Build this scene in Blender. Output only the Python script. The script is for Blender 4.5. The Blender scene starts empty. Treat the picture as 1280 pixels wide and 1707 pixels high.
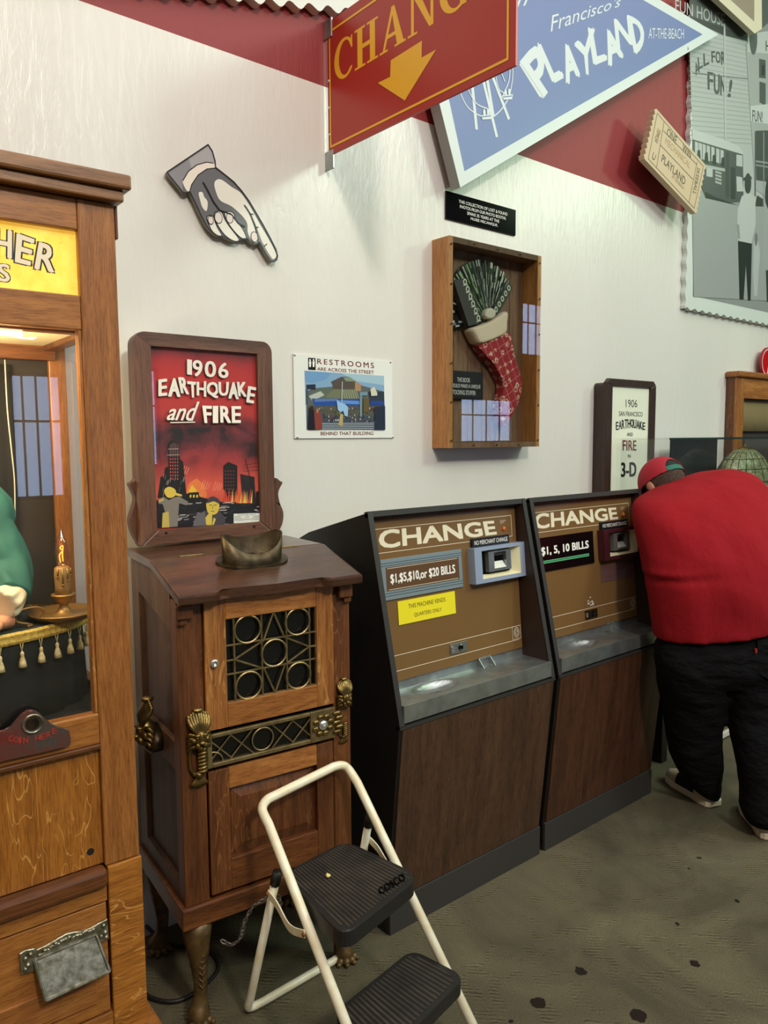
import bpy, bmesh, math, random
from mathutils import Vector, Matrix, noise
from mathutils.geometry import tessellate_polygon
random.seed(7)
SC = bpy.context.scene
COL = SC.collection
PI = math.pi

# ---------------------------------------------------------------- camera
FPX, CX, CY = 1282.0, 640.0, 853.5
vx = Vector((1540, 133.5, -FPX)).normalized()
vy = Vector((-1077, 116, -FPX)).normalized()
vz = vx.cross(vy).normalized()
vy = vz.cross(vx).normalized()
RM = Matrix((vx, vy, vz))                 # world = RM @ camera vector
CAM = Vector((0, 0, 1.60))
cd = bpy.data.cameras.new('camera')
cam = bpy.data.objects.new('camera', cd); COL.objects.link(cam)
cam.matrix_world = Matrix.Translation(CAM) @ RM.to_4x4()
cd.sensor_fit = 'HORIZONTAL'; cd.sensor_width = 36.0; cd.lens = FPX/1280*36.0
cd.clip_start = 0.02; cd.clip_end = 200
SC.camera = cam

# ---------------------------------------------------------------- world, light, exposure
w = bpy.data.worlds.new('World'); SC.world = w; w.use_nodes = True
bg = w.node_tree.nodes['Background']
bg.inputs[0].default_value = (0.50, 0.66, 1.0, 1); bg.inputs[1].default_value = 4.5
SC.view_settings.view_transform = 'Standard'; SC.view_settings.look = 'None'
SC.view_settings.exposure = 0.28; SC.view_settings.gamma = 1.0
SC.view_settings.use_curve_mapping = False

def light(name, kind, loc, target, energy, color, size=0.3, spot=None, blend=0.6, size_y=None):
    d = bpy.data.lights.new(name, kind); d.energy = energy; d.color = color
    if kind == 'AREA':
        d.size = size
        if size_y: d.shape = 'RECTANGLE'; d.size_y = size_y
    else:
        d.shadow_soft_size = size
    if kind == 'SPOT': d.spot_size = math.radians(spot); d.spot_blend = blend
    o = bpy.data.objects.new(name, d); COL.objects.link(o); o.location = loc
    if target is not None:
        o.rotation_euler = (Vector(target)-Vector(loc)).to_track_quat('-Z', 'Y').to_euler()
    return o
light('ceiling_lamp_key', 'AREA', (0.5, -2.9, 4.6), (1.6, 2.3, 1.3), 112, (1.0, 0.925, 0.83), 0.45)
light('ceiling_lamp_right', 'AREA', (4.6, -2.2, 4.7), (2.6, 2.3, 1.2), 70, (0.78, 1.0, 0.84), 0.8)
light('ceiling_lamp_far', 'AREA', (7.8, -1.34, 4.6), (3.6, 2.3, 2.4), 50, (0.66, 1.0, 0.62), 0.55)
light('ceiling_lamp_left', 'SPOT', (-0.9, -0.6, 4.5), (0.5, 2.2, 1.7), 70, (1.0, 0.78, 0.52), 0.12, 60, 0.8)
light('ceiling_wash', 'AREA', (2.5, -1.0, 4.9), (2.5, -1.0, 0), 165, (1.0, 0.965, 0.92), 7.0, size_y=4.5)

# ---------------------------------------------------------------- pixel -> place helpers
def pxray(u, v): return RM @ Vector((u-CX, -(v-CY), -FPX))
def on_plane(u, v, p, n):
    d = pxray(u, v); n = Vector(n); t = (Vector(p)-CAM).dot(n)/d.dot(n)
    return CAM + d*t
class Frame:
    def __init__(s, o=(0, 0, 0), deg=0):
        s.o = Vector(o); s.M = Matrix.Rotation(math.radians(deg), 3, 'Z'); s.I = s.M.transposed()
    def L(s, p): return s.I @ (Vector(p)-s.o)
    def W(s, p): return s.M @ Vector(p) + s.o
    def pl(s, u, v, ax, val):
        c = s.L(CAM); d = s.I @ pxray(u, v)
        return c + d*((val-c[ax])/d[ax])
    def X(s, u, v, x=0): return s.pl(u, v, 0, x)
    def Y(s, u, v, y=0): return s.pl(u, v, 1, y)
    def Z(s, u, v, z=0): return s.pl(u, v, 2, z)
ID = Frame()
def T(pts, ox=0, oy=0, s=1.0): return [(ox+p[0]/s, oy+p[1]/s) for p in pts]
class Surf:
    """flat face in the room: origin, right vector, up vector; normal looks out of the face"""
    def __init__(s, o, ex, ez):
        s.o = Vector(o); s.ex = Vector(ex).normalized(); s.ez = Vector(ez).normalized(); s.n = s.ex.cross(s.ez).normalized()
    def ab(s, u, v):
        p = on_plane(u, v, s.o, s.n)-s.o
        return (p.dot(s.ex), p.dot(s.ez))
    def P(s, a, b, d=0): return s.o+s.ex*a+s.ez*b+s.n*d
    def rect(s, pts):
        q = [s.ab(*p) for p in pts]          # TL TR BR BL
        return ((q[0][0]+q[3][0])/2, (q[1][0]+q[2][0])/2, (q[2][1]+q[3][1])/2, (q[0][1]+q[1][1])/2)

# ---------------------------------------------------------------- colour + materials
def lin(c):
    c = c/255.0
    return c/12.92 if c <= 0.04045 else ((c+0.055)/1.055)**2.4
def rgb(r, g, b): return (lin(r), lin(g), lin(b), 1.0)
def newmat(name):
    m = bpy.data.materials.new(name); m.use_nodes = True
    return m, m.node_tree.nodes, m.node_tree.links, m.node_tree.nodes['Principled BSDF']
def ramp(ns, stops):
    r = ns.new('ShaderNodeValToRGB'); e = r.color_ramp.elements
    e[0].position, e[0].color = stops[0]; e[1].position, e[1].color = stops[-1]
    for p, c in stops[1:-1]:
        x = e.new(p); x.color = c
    return r
def coords(ns, ls, scale=(1, 1, 1), rot=(0, 0, 0)):
    tc = ns.new('ShaderNodeTexCoord'); mp = ns.new('ShaderNodeMapping')
    ls.new(tc.outputs['Object'], mp.inputs['Vector']); mp.inputs['Scale'].default_value = scale; mp.inputs['Rotation'].default_value = rot
    return mp.outputs[0]
def tex(ns, ls, co, scale, detail=4, rough=0.55, dist=0):
    n = ns.new('ShaderNodeTexNoise'); n.inputs['Scale'].default_value = scale; n.inputs['Detail'].default_value = detail
    n.inputs['Roughness'].default_value = rough; n.inputs['Distortion'].default_value = dist
    ls.new(co, n.inputs['Vector']); return n.outputs[0]
def bump(ns, ls, h, b, strength, dist=0.002):
    n = ns.new('ShaderNodeBump'); n.inputs['Strength'].default_value = strength; n.inputs['Distance'].default_value = dist
    ls.new(h, n.inputs['Height']); ls.new(n.outputs[0], b.inputs['Normal'])
def mixc(ns, ls, f, a, b, mode='MIX'):
    n = ns.new('ShaderNodeMix'); n.data_type = 'RGBA'; n.blend_type = mode
    for s, v in ((n.inputs['Factor'], f), (n.inputs['A'], a), (n.inputs['B'], b)):
        pass
    fi, ai, bi = n.inputs[0], n.inputs[6], n.inputs[7]
    for s, v in ((fi, f), (ai, a), (bi, b)):
        if hasattr(v, 'is_linked') or hasattr(v, 'links'): ls.new(v, s)
        else: s.default_value = v
    return n.outputs[2]
def mat(name, c, rough=0.5, metal=0.0, c2=None, ns_=30, bmp=0.0, bs=80, emit=0, spec=None, sheen=0, scale=(1, 1, 1)):
    m, ns, ls, b = newmat(name)
    b.inputs['Base Color'].default_value = c; b.inputs['Roughness'].default_value = rough; b.inputs['Metallic'].default_value = metal
    if spec is not None: b.inputs['Specular IOR Level'].default_value = spec
    if c2 or bmp:
        co = coords(ns, ls, scale)
    if c2:
        r = ramp(ns, [(0.35, c), (0.68, c2)]); ls.new(tex(ns, ls, co, ns_, 5), r.inputs[0]); ls.new(r.outputs[0], b.inputs['Base Color'])
    if bmp: bump(ns, ls, tex(ns, ls, co, bs, 4), b, bmp)
    if emit:
        b.inputs['Emission Color'].default_value = c; b.inputs['Emission Strength'].default_value = emit
    if sheen: b.inputs['Sheen Weight'].default_value = sheen
    return m
def wood(name, dark, mid, light_, axis='z', rough=0.4, fleck=None, freq=1.0, bmp=0.25, coat=0.0, fd=(0.50, 0.62)):
    m, ns, ls, b = newmat(name)
    st = {'z': (1, 1, 0.07), 'x': (0.07, 1, 1), 'y': (1, 0.07, 1)}[axis]
    co = coords(ns, ls, tuple(s*freq for s in st))
    broad = tex(ns, ls, co, 22, 6, 0.68, 0.5); fine = tex(ns, ls, co, 210, 3, 0.7)
    r = ramp(ns, [(0.25, dark), (0.5, mid), (0.78, light_)]); ls.new(broad, r.inputs[0])
    r2 = ramp(ns, [(0.34, (0.5, 0.43, 0.36, 1)), (0.56, (1.06, 1.05, 1.04, 1))]); ls.new(fine, r2.inputs[0])
    col = mixc(ns, ls, 0.75, r.outputs[0], r2.outputs[0], 'MULTIPLY')
    if fleck:
        st2 = {'z': (1, 1, 0.22), 'x': (0.22, 1, 1), 'y': (1, .22, 1)}[axis]
        co2 = coords(ns, ls, st2)
        fl = tex(ns, ls, co2, 34, 1, 0.5, 1.2)
        r3 = ramp(ns, [(0.475, (0, 0, 0, 1)), (0.5, (0.8, 0.8, 0.8, 1)), (0.522, (0, 0, 0, 1))]); ls.new(fl, r3.inputs[0])
        g = tex(ns, ls, co2, 9, 2); r4 = ramp(ns, [(fd[0], (0, 0, 0, 1)), (fd[1], (1, 1, 1, 1))]); ls.new(g, r4.inputs[0])
        f = mixc(ns, ls, 1.0, r3.outputs[0], r4.outputs[0], 'MULTIPLY')
        col = mixc(ns, ls, f, col, fleck)
    ls.new(col, b.inputs['Base Color']); b.inputs['Roughness'].default_value = rough
    b.inputs['Coat Weight'].default_value = coat; b.inputs['Coat Roughness'].default_value = 0.2
    bump(ns, ls, fine, b, bmp, 0.001)
    return m
def glass(name, tint=(1, 1, 1, 1), refl=0.045):
    m, ns, ls, b = newmat(name); ns.remove(b); out = ns['Material Output']
    tr = ns.new('ShaderNodeBsdfTransparent'); tr.inputs[0].default_value = tint
    gl = ns.new('ShaderNodeBsdfGlossy'); gl.inputs['Roughness'].default_value = 0.01
    lw = ns.new('ShaderNodeLayerWeight'); lw.inputs[0].default_value = 0.5
    pw = ns.new('ShaderNodeMath'); pw.operation = 'POWER'; ls.new(lw.outputs['Facing'], pw.inputs[0]); pw.inputs[1].default_value = 5
    fr = ns.new('ShaderNodeMath'); fr.operation = 'MULTIPLY_ADD'; ls.new(pw.outputs[0], fr.inputs[0]); fr.inputs[1].default_value = 0.9; fr.inputs[2].default_value = refl
    mx = ns.new('ShaderNodeMixShader'); ls.new(fr.outputs[0], mx.inputs[0]); ls.new(tr.outputs[0], mx.inputs[1]); ls.new(gl.outputs[0], mx.inputs[2])
    ls.new(mx.outputs[0], out.inputs[0]); return m
def artmat(name, rough=0.5, emit=0.0, bmp=0, coat=0):
    m, ns, ls, b = newmat(name)
    a = ns.new('ShaderNodeAttribute'); a.attribute_name = 'Col'
    ls.new(a.outputs['Color'], b.inputs['Base Color']); b.inputs['Roughness'].default_value = rough
    if emit:
        ls.new(a.outputs['Color'], b.inputs['Emission Color']); b.inputs['Emission Strength'].default_value = emit
    if coat: b.inputs['Coat Weight'].default_value = coat; b.inputs['Coat Roughness'].default_value = 0.03
    return m

# ---------------------------------------------------------------- mesh building
def tagset(o, label=None, cat=None, group=None, kind=None):
    if label: o['label'] = label
    if cat: o['category'] = cat
    if group: o['group'] = group
    if kind: o['kind'] = kind
    return o
def thing(name, label, cat, loc=(0, 0, 0), group=None):
    o = bpy.data.objects.new(name, None); COL.objects.link(o); o.location = loc; o.empty_display_size = 0.1
    return tagset(o, label, cat, group)
def wloc(o):
    v = Vector((0, 0, 0))
    while o: v += Vector(o.location); o = o.parent
    return v
class MB:
    def __init__(s, fr=ID):
        s.bm = bmesh.new(); s.fr = fr; s.col = s.bm.loops.layers.float_color.new('Col'); s.layer = 0
    def v(s, p): return s.bm.verts.new(s.fr.W(p))
    def face(s, pts, col=None):
        try: f = s.bm.faces.new([s.v(p) for p in pts])
        except ValueError: return None
        if col:
            for l in f.loops: l[s.col] = col
        return f
    def paint(s, faces, col):
        for f in faces:
            for l in f.loops: l[s.col] = col
    def box(s, x0, x1, y0, y1, z0, z1, bev=0, seg=1, col=None):
        c = [(x, y, z) for x in (x0, x1) for y in (y0, y1) for z in (z0, z1)]
        vs = [s.v(p) for p in c]
        fs = [s.bm.faces.new([vs[i] for i in q]) for q in ((0, 1, 3, 2), (4, 6, 7, 5), (0, 4, 5, 1), (2, 3, 7, 6), (0, 2, 6, 4), (1, 5, 7, 3))]
        if bev:
            r = bmesh.ops.bevel(s.bm, geom=list({e for f in fs for e in f.edges}), offset=bev, segments=seg, affect='EDGES', profile=0.7)
            fs = r['faces']
        if col: s.paint(fs, col)
        return s
    def prism(s, poly, vec, bev=0, col=None, seg=1):
        """poly: list of 3D local points (planar, any shape), extruded by vec"""
        vec = Vector(vec); P = [Vector(p) for p in poly]
        a = [s.v(p) for p in P]; b = [s.v(p+vec) for p in P]; n = len(P); fs = []
        tri = tessellate_polygon([P])
        side = [s.bm.faces.new((a[i], a[(i+1) % n], b[(i+1) % n], b[i])) for i in range(n)]
        if bev:
            try:
                fa = s.bm.faces.new(a); fb = s.bm.faces.new(b[::-1]); fs = [fa, fb]
                r = bmesh.ops.bevel(s.bm, geom=list(fa.edges)+list(fb.edges), offset=bev, segments=seg, affect='EDGES', profile=0.6)
                fs = r['faces']
            except ValueError: pass
        else:
            for t in tri:
                for q in (a, b):
                    try: fs.append(s.bm.faces.new([q[i] for i in t]))
                    except ValueError: pass
        if col: s.paint(fs+side, col)
        return s
    def tube(s, pts, r, n=10, cap=True, rad=None):
        pts = [Vector(p) for p in pts]; rings = []; up = None
        for i, p in enumerate(pts):
            t = (pts[min(i+1, len(pts)-1)]-pts[max(i-1, 0)]).normalized()
            if up is None:
                up = Vector((0, 0, 1)) if abs(t.z) < 0.9 else Vector((0, 1, 0))
            up = (up-t*up.dot(t)).normalized(); sd = t.cross(up)
            rr = rad[i] if rad else r
            rings.append([s.v(p+up*rr*math.cos(a)+sd*rr*math.sin(a)) for a in (2*PI*k/n for k in range(n))])
        for A, B in zip(rings, rings[1:]):
            for k in range(n): s.bm.faces.new((A[k], A[(k+1) % n], B[(k+1) % n], B[k]))
        if cap:
            s.bm.faces.new(rings[0][::-1]); s.bm.faces.new(rings[-1])
        return s
    def lathe(s, c, prof, n=24, ax='z', sx=1, sy=1):
        c = Vector(c); rings = []
        for r, h in prof:
            ring = []
            for k in range(n):
                a = 2*PI*k/n; x, y = r*math.cos(a)*sx, r*math.sin(a)*sy
                p = {'z': Vector((x, y, h)), 'y': Vector((x, h, y)), 'x': Vector((h, x, y))}[ax]
                ring.append(s.v(c+p))
            rings.append(ring)
        for A, B in zip(rings, rings[1:]):
            for k in range(n): s.bm.faces.new((A[k], A[(k+1) % n], B[(k+1) % n], B[k]))
        s.bm.faces.new(rings[0][::-1]); s.bm.faces.new(rings[-1]); return s
    def ball(s, c, r, seg=14, sc=(1, 1, 1), rot=None):
        m = Matrix.Translation(s.fr.W(c)) @ s.fr.M.to_4x4() @ (rot.to_4x4() if rot else Matrix()) @ Matrix.Diagonal((*sc, 1))
        bmesh.ops.create_uvsphere(s.bm, u_segments=seg, v_segments=max(6, seg//2+2), radius=r, matrix=m); return s
    def loft(s, rings, cap0=True, cap1=True):
        R = [[s.v(p) for p in r] for r in rings]; n = len(R[0])
        for A, B in zip(R, R[1:]):
            for k in range(n): s.bm.faces.new((A[k], A[(k+1) % n], B[(k+1) % n], B[k]))
        if cap0: s.bm.faces.new(R[0][::-1])
        if cap1: s.bm.faces.new(R[-1])
        return s
    # ---- flat artwork on a Surf
    def art(s, surf, poly, col, px=True, off=None):
        """polygon painted on a face, in photo pixels (px) or in face metres"""
        q = [surf.ab(*p) for p in poly] if px else poly
        s.layer += 1; d = (0.0003+s.layer*0.00002) if off is None else off
        P = [surf.P(a, b, d) for a, b in q]
        tri = tessellate_polygon([[Vector((a, b, 0)) for a, b in q]])
        vs = [s.bm.verts.new(p) for p in P]
        for t in tri:
            try:
                f = s.bm.faces.new([vs[i] for i in t])
            except ValueError: continue
            f.normal_update()
            if f.normal.dot(surf.n) < 0: f.normal_flip()
            for l in f.loops: l[s.col] = col
        return s
    def line(s, surf, pts, wd, col, px=True, closed=False):
        q = [Vector(surf.ab(*p)) if px else Vector(p) for p in pts]
        if closed: q.append(q[0])
        for a, b in zip(q, q[1:]):
            d = (b-a)
            if d.length < 1e-6: continue
            d.normalize(); nrm = Vector((-d.y, d.x))*wd/2; e = d*wd*0.3
            s.art(surf, [a-nrm-e, b-nrm+e, b+nrm+e, a+nrm-e], col, px=False)
        return s
    def ell(s, surf, c, ra, rb, col, px=True, n=20, rot=0):
        a0, b0 = surf.ab(*c) if px else c
        s.art(surf, [(a0+ra*math.cos(t)*math.cos(rot)-rb*math.sin(t)*math.sin(rot), b0+ra*math.cos(t)*math.sin(rot)+rb*math.sin(t)*math.cos(rot)) for t in (2*PI*k/n for k in range(n))], col, px=False); return s
    def mesh2d(s, surf, verts, faces, quad, col, px=True, depth=None):
        """verts normalised 0..1; quad = BL BR TR TL"""
        q = [Vector(surf.ab(*p)) if px else Vector(p) for p in quad]
        s.layer += 1; d = (0.0003+s.layer*0.00002) if depth is None else depth
        vs = []
        for x, y in verts:
            p = q[0]*(1-x)*(1-y)+q[1]*x*(1-y)+q[2]*x*y+q[3]*(1-x)*y
            vs.append(s.bm.verts.new(surf.P(p.x, p.y, d)))
        for fc in faces:
            try: f = s.bm.faces.new([vs[i] for i in fc])
            except ValueError: continue
            f.normal_update()
            if f.normal.dot(surf.n) < 0: f.normal_flip()
            for l in f.loops: l[s.col] = col
        return s
    def text(s, surf, body, quad, col, px=True, bold=0.0, shear=0.0, space=1.0, depth=None):
        v, f = glyphs(body, 0.0, shear, space); q = [Vector(surf.ab(*p)) if px else Vector(p) for p in quad]
        h = (q[3]-q[0]).length*bold
        for dx, dy in (((0, 0),) if bold <= 0 else ((-h, -h*.6), (h, -h*.6), (h, h*.6), (-h, h*.6), (0, 0))):
            s.mesh2d(surf, v, f, [p+Vector((dx, dy)) for p in q], col, False, depth)
        return s
    def build(s, name, m, parent=None, smooth=False, bev=0, label=None, recalc=True):
        bm = s.bm
        if recalc: bmesh.ops.recalc_face_normals(bm, faces=bm.faces[:])
        me = bpy.data.meshes.new(name)
        if parent is not None: o0 = wloc(parent)
        else:
            if len(bm.verts):
                xs = [v.co for v in bm.verts]
                o0 = Vector(((min(p.x for p in xs)+max(p.x for p in xs))/2, (min(p.y for p in xs)+max(p.y for p in xs))/2, min(p.z for p in xs)))
            else: o0 = Vector((0, 0, 0))
        bmesh.ops.translate(bm, verts=bm.verts[:], vec=-o0)
        bm.to_mesh(me); bm.free()
        me.materials.append(m)
        if smooth:
            for p in me.polygons: p.use_smooth = True
        o = bpy.data.objects.new(name, me); COL.objects.link(o)
        if parent is not None: o.parent = parent
        else: o.location = o0
        if bev:
            bv = o.modifiers.new('bevel', 'BEVEL'); bv.width = bev; bv.segments = 2; bv.limit_method = 'ANGLE'; bv.angle_limit = 0.9
        if label: o['label'] = label
        return o
_gc = {}
def glyphs(body, bold=0.0, shear=0.0, space=1.0):
    k = (body, bold, shear, space)
    if k in _gc: return _gc[k]
    cu = bpy.data.curves.new('lettering', 'FONT'); cu.body = body; cu.size = 1; cu.offset = bold; cu.shear = shear; cu.space_character = space
    cu.resolution_u = 3; cu.fill_mode = 'FRONT'
    ob = bpy.data.objects.new('lettering', cu)
    me = bpy.data.meshes.new_from_object(ob)
    vs = [(v.co.x, v.co.y) for v in me.vertices]; fs = [tuple(p.vertices) for p in me.polygons]
    x0 = min(v[0] for v in vs); x1 = max(v[0] for v in vs); y0 = min(v[1] for v in vs); y1 = max(v[1] for v in vs)
    vs = [((x-x0)/(x1-x0), (y-y0)/max(y1-y0, 1e-6)) for x, y in vs]
    bpy.data.objects.remove(ob); bpy.data.curves.remove(cu); bpy.data.meshes.remove(me)
    _gc[k] = (vs, fs); return _gc[k]
def smoothpath(pts, n=6):
    P = [Vector(p) for p in pts]; out = []
    for i in range(len(P)-1):
        p0 = P[max(i-1, 0)]; p1 = P[i]; p2 = P[i+1]; p3 = P[min(i+2, len(P)-1)]
        for k in range(n):
            t = k/n
            out.append(0.5*((2*p1)+(p2-p0)*t+(2*p0-5*p1+4*p2-p3)*t*t+(3*p1-p0-3*p2+p3)*t**3))
    out.append(P[-1]); return out
def closedspline(pts, n=4):
    P = [Vector((p[0], p[1], 0)) for p in pts]; out = []; m = len(P)
    for i in range(m):
        p0, p1, p2, p3 = P[i-1], P[i], P[(i+1) % m], P[(i+2) % m]
        for k in range(n):
            t = k/n
            q = 0.5*((2*p1)+(p2-p0)*t+(2*p0-5*p1+4*p2-p3)*t*t+(3*p1-p0-3*p2+p3)*t**3); out.append((q.x, q.y))
    return out

# ---------------------------------------------------------------- shared materials
D = 2.30                                       # distance to the long wall
M = {}
M['oak'] = wood('oak_upright', rgb(124, 74, 28), rgb(150, 94, 44), rgb(174, 116, 60), 'z', 0.36, None, coat=0.25, freq=1.7)
M['oak_h'] = wood('oak_level', rgb(130, 78, 32), rgb(160, 102, 46), rgb(186, 126, 64), 'x', 0.36, None, coat=0.25, freq=1.6)
M['oak_panel'] = wood('oak_quartered', rgb(132, 78, 24), rgb(158, 98, 34), rgb(176, 114, 46), 'z', 0.34, rgb(214, 160, 84), coat=0.3, fd=(0.38, 0.46), freq=1.5)
M['oak_dark'] = wood('oak_brown', rgb(62, 32, 14), rgb(98, 56, 26), rgb(128, 78, 40), 'z', 0.42, rgb(140, 90, 50), coat=0.1)
M['oak_dark_h'] = wood('oak_brown_level', rgb(66, 34, 15), rgb(104, 60, 28), rgb(134, 82, 42), 'x', 0.42, None, coat=0.1)
M['oak_mid'] = wood('oak_mid', rgb(100, 58, 24), rgb(150, 94, 44), rgb(186, 130, 70), 'z', 0.4, rgb(198, 144, 82), coat=0.15)
M['oak_mid_h'] = wood('oak_mid_level', rgb(108, 62, 26), rgb(156, 98, 46), rgb(190, 132, 70), 'x', 0.4, None, coat=0.15)
M['frame_wood'] = wood('frame_oak', rgb(58, 34, 24), rgb(94, 62, 46), rgb(120, 84, 62), 'z', 0.45, None, coat=0.1)
M['frame_wood_h'] = wood('frame_oak_level', rgb(58, 34, 26), rgb(94, 62, 48), rgb(118, 82, 62), 'x', 0.45, None, coat=0.1)
M['walnut'] = wood('walnut_laminate', rgb(52, 34, 24), rgb(78, 54, 39), rgb(96, 68, 50), 'z', 0.42, None, bmp=0.05)
M['box_wood'] = wood('box_pine', rgb(160, 104, 54), rgb(192, 134, 76), rgb(204, 150, 90), 'z', 0.45, None)
M['box_inner'] = wood('box_boards', rgb(96, 70, 52), rgb(132, 100, 76), rgb(150, 118, 90), 'z', 0.55, None)
M['black'] = mat('black_laminate', rgb(22, 19, 17), 0.45, bmp=0.05, bs=300)
M['edge_grey'] = mat('dark_trim', rgb(52, 50, 48), 0.4)
M['kick'] = mat('kick_vinyl', rgb(56, 53, 51), 0.5)
M['brown_panel'] = mat('brown_enamel', rgb(118, 88, 52), 0.32)
M['hinge_brown'] = mat('brown_hinge', rgb(72, 40, 26), 0.35, 0.3)
M['steel'] = mat('brushed_steel', rgb(150, 155, 154), 0.30, 0.8, rgb(176, 181, 180), 20, 0.03, 400)
M['steel_blue'] = mat('blue_grey_metal', rgb(160, 174, 200), 0.4, 0.3)
M['chrome'] = mat('worn_chrome', rgb(205, 205, 200), 0.25, 0.8)
M['brass'] = mat('old_brass', rgb(140, 116, 68), 0.38, 0.9, rgb(92, 76, 44), 60, 0.4, 120)
M['brass_pale'] = mat('pale_brass', rgb(160, 140, 96), 0.42, 0.8, rgb(122, 104, 70), 40)
M['bronze'] = mat('dark_bronze', rgb(84, 72, 50), 0.4, 0.8, rgb(46, 38, 28), 30, 0.3, 60)
M['nickel'] = mat('tarnished_nickel', rgb(176, 172, 154), 0.34, 0.85, rgb(110, 106, 84), 60, 0.3, 90)
M['gold_paint'] = mat('gold_painted_metal', rgb(150, 114, 62), 0.4, 0.6)
M['black_gloss'] = mat('black_glass', rgb(10, 10, 12), 0.08)
M['cream_paint'] = mat('cream_enamel', rgb(242, 237, 214), 0.32, 0, rgb(228, 214, 178), 22, 0.05, 60)
M['rubber'] = mat('black_rubber', rgb(30, 28, 27), 0.5)
M['cloth_black'] = mat('black_cloth', rgb(12, 14, 15), 0.9)
M['glass'] = glass('clear_glass', (0.97, 0.98, 0.98, 1))
M['acrylic'] = glass('acrylic_sheet', (0.90, 0.92, 0.91, 1), 0.06)
M['art'] = artmat('printed_colours', 0.5)
M['art_gloss'] = artmat('printed_colours_gloss', 0.3)
M['sign_paint'] = artmat('sign_paint', 0.38)
WHITE = rgb(240, 238, 230); CREAM = rgb(232, 222, 196); BLK = rgb(16, 15, 15)

# ================================================================ THE ROOM
def wall_material():
    m, ns, ls, b = newmat('painted_board_wall')
    tc = ns.new('ShaderNodeTexCoord'); sp = ns.new('ShaderNodeSeparateXYZ'); geo = ns.new('ShaderNodeNewGeometry')
    ls.new(geo.outputs['Position'], sp.inputs[0])
    mt = ns.new('ShaderNodeMath'); mt.operation = 'GREATER_THAN'; mt.inputs[1].default_value = 2.83; ls.new(sp.outputs[2], mt.inputs[0])
    mp = ns.new('ShaderNodeMapping'); mp.inputs['Scale'].default_value = (1, 1, 0.22); ls.new(geo.outputs['Position'], mp.inputs[0])
    co = mp.outputs[0]
    big = tex(ns, ls, co, 1.3, 3); r = ramp(ns, [(0.3, rgb(214, 210, 203)), (0.7, rgb(222, 219, 212))]); ls.new(big, r.inputs[0])
    # scuffs
    mp2 = ns.new('ShaderNodeMapping'); mp2.inputs['Scale'].default_value = (1, 1, 9); ls.new(geo.outputs['Position'], mp2.inputs[0])
    sc = tex(ns, ls, mp2.outputs[0], 5, 6, 0.7, 0.6); r2 = ramp(ns, [(0.70, (1, 1, 1, 1)), (0.78, (0.72, 0.68, 0.62, 1))]); ls.new(sc, r2.inputs[0])
    c = mixc(ns, ls, 0.6, r.outputs[0], r2.outputs[0], 'MULTIPLY')
    c = mixc(ns, ls, mt.outputs[0], c, rgb(138, 44, 46)); ls.new(c, b.inputs['Base Color'])
    rr_ = ns.new('ShaderNodeMath'); rr_.operation = 'MULTIPLY_ADD'; ls.new(mt.outputs[0], rr_.inputs[0]); rr_.inputs[1].default_value = 0.28; rr_.inputs[2].default_value = 0.30; ls.new(rr_.outputs[0], b.inputs['Roughness'])
    t1 = tex(ns, ls, co, 42, 4, 0.6, 0.8)
    bump(ns, ls, t1, b, 0.5, 0.004)
    return m
M['wall'] = wall_material()
M['plain_wall'] = mat('grey_wall', rgb(120, 116, 108), 0.7)
M['ceiling'] = mat('dark_ceiling', rgb(96, 92, 86), 0.8)

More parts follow.
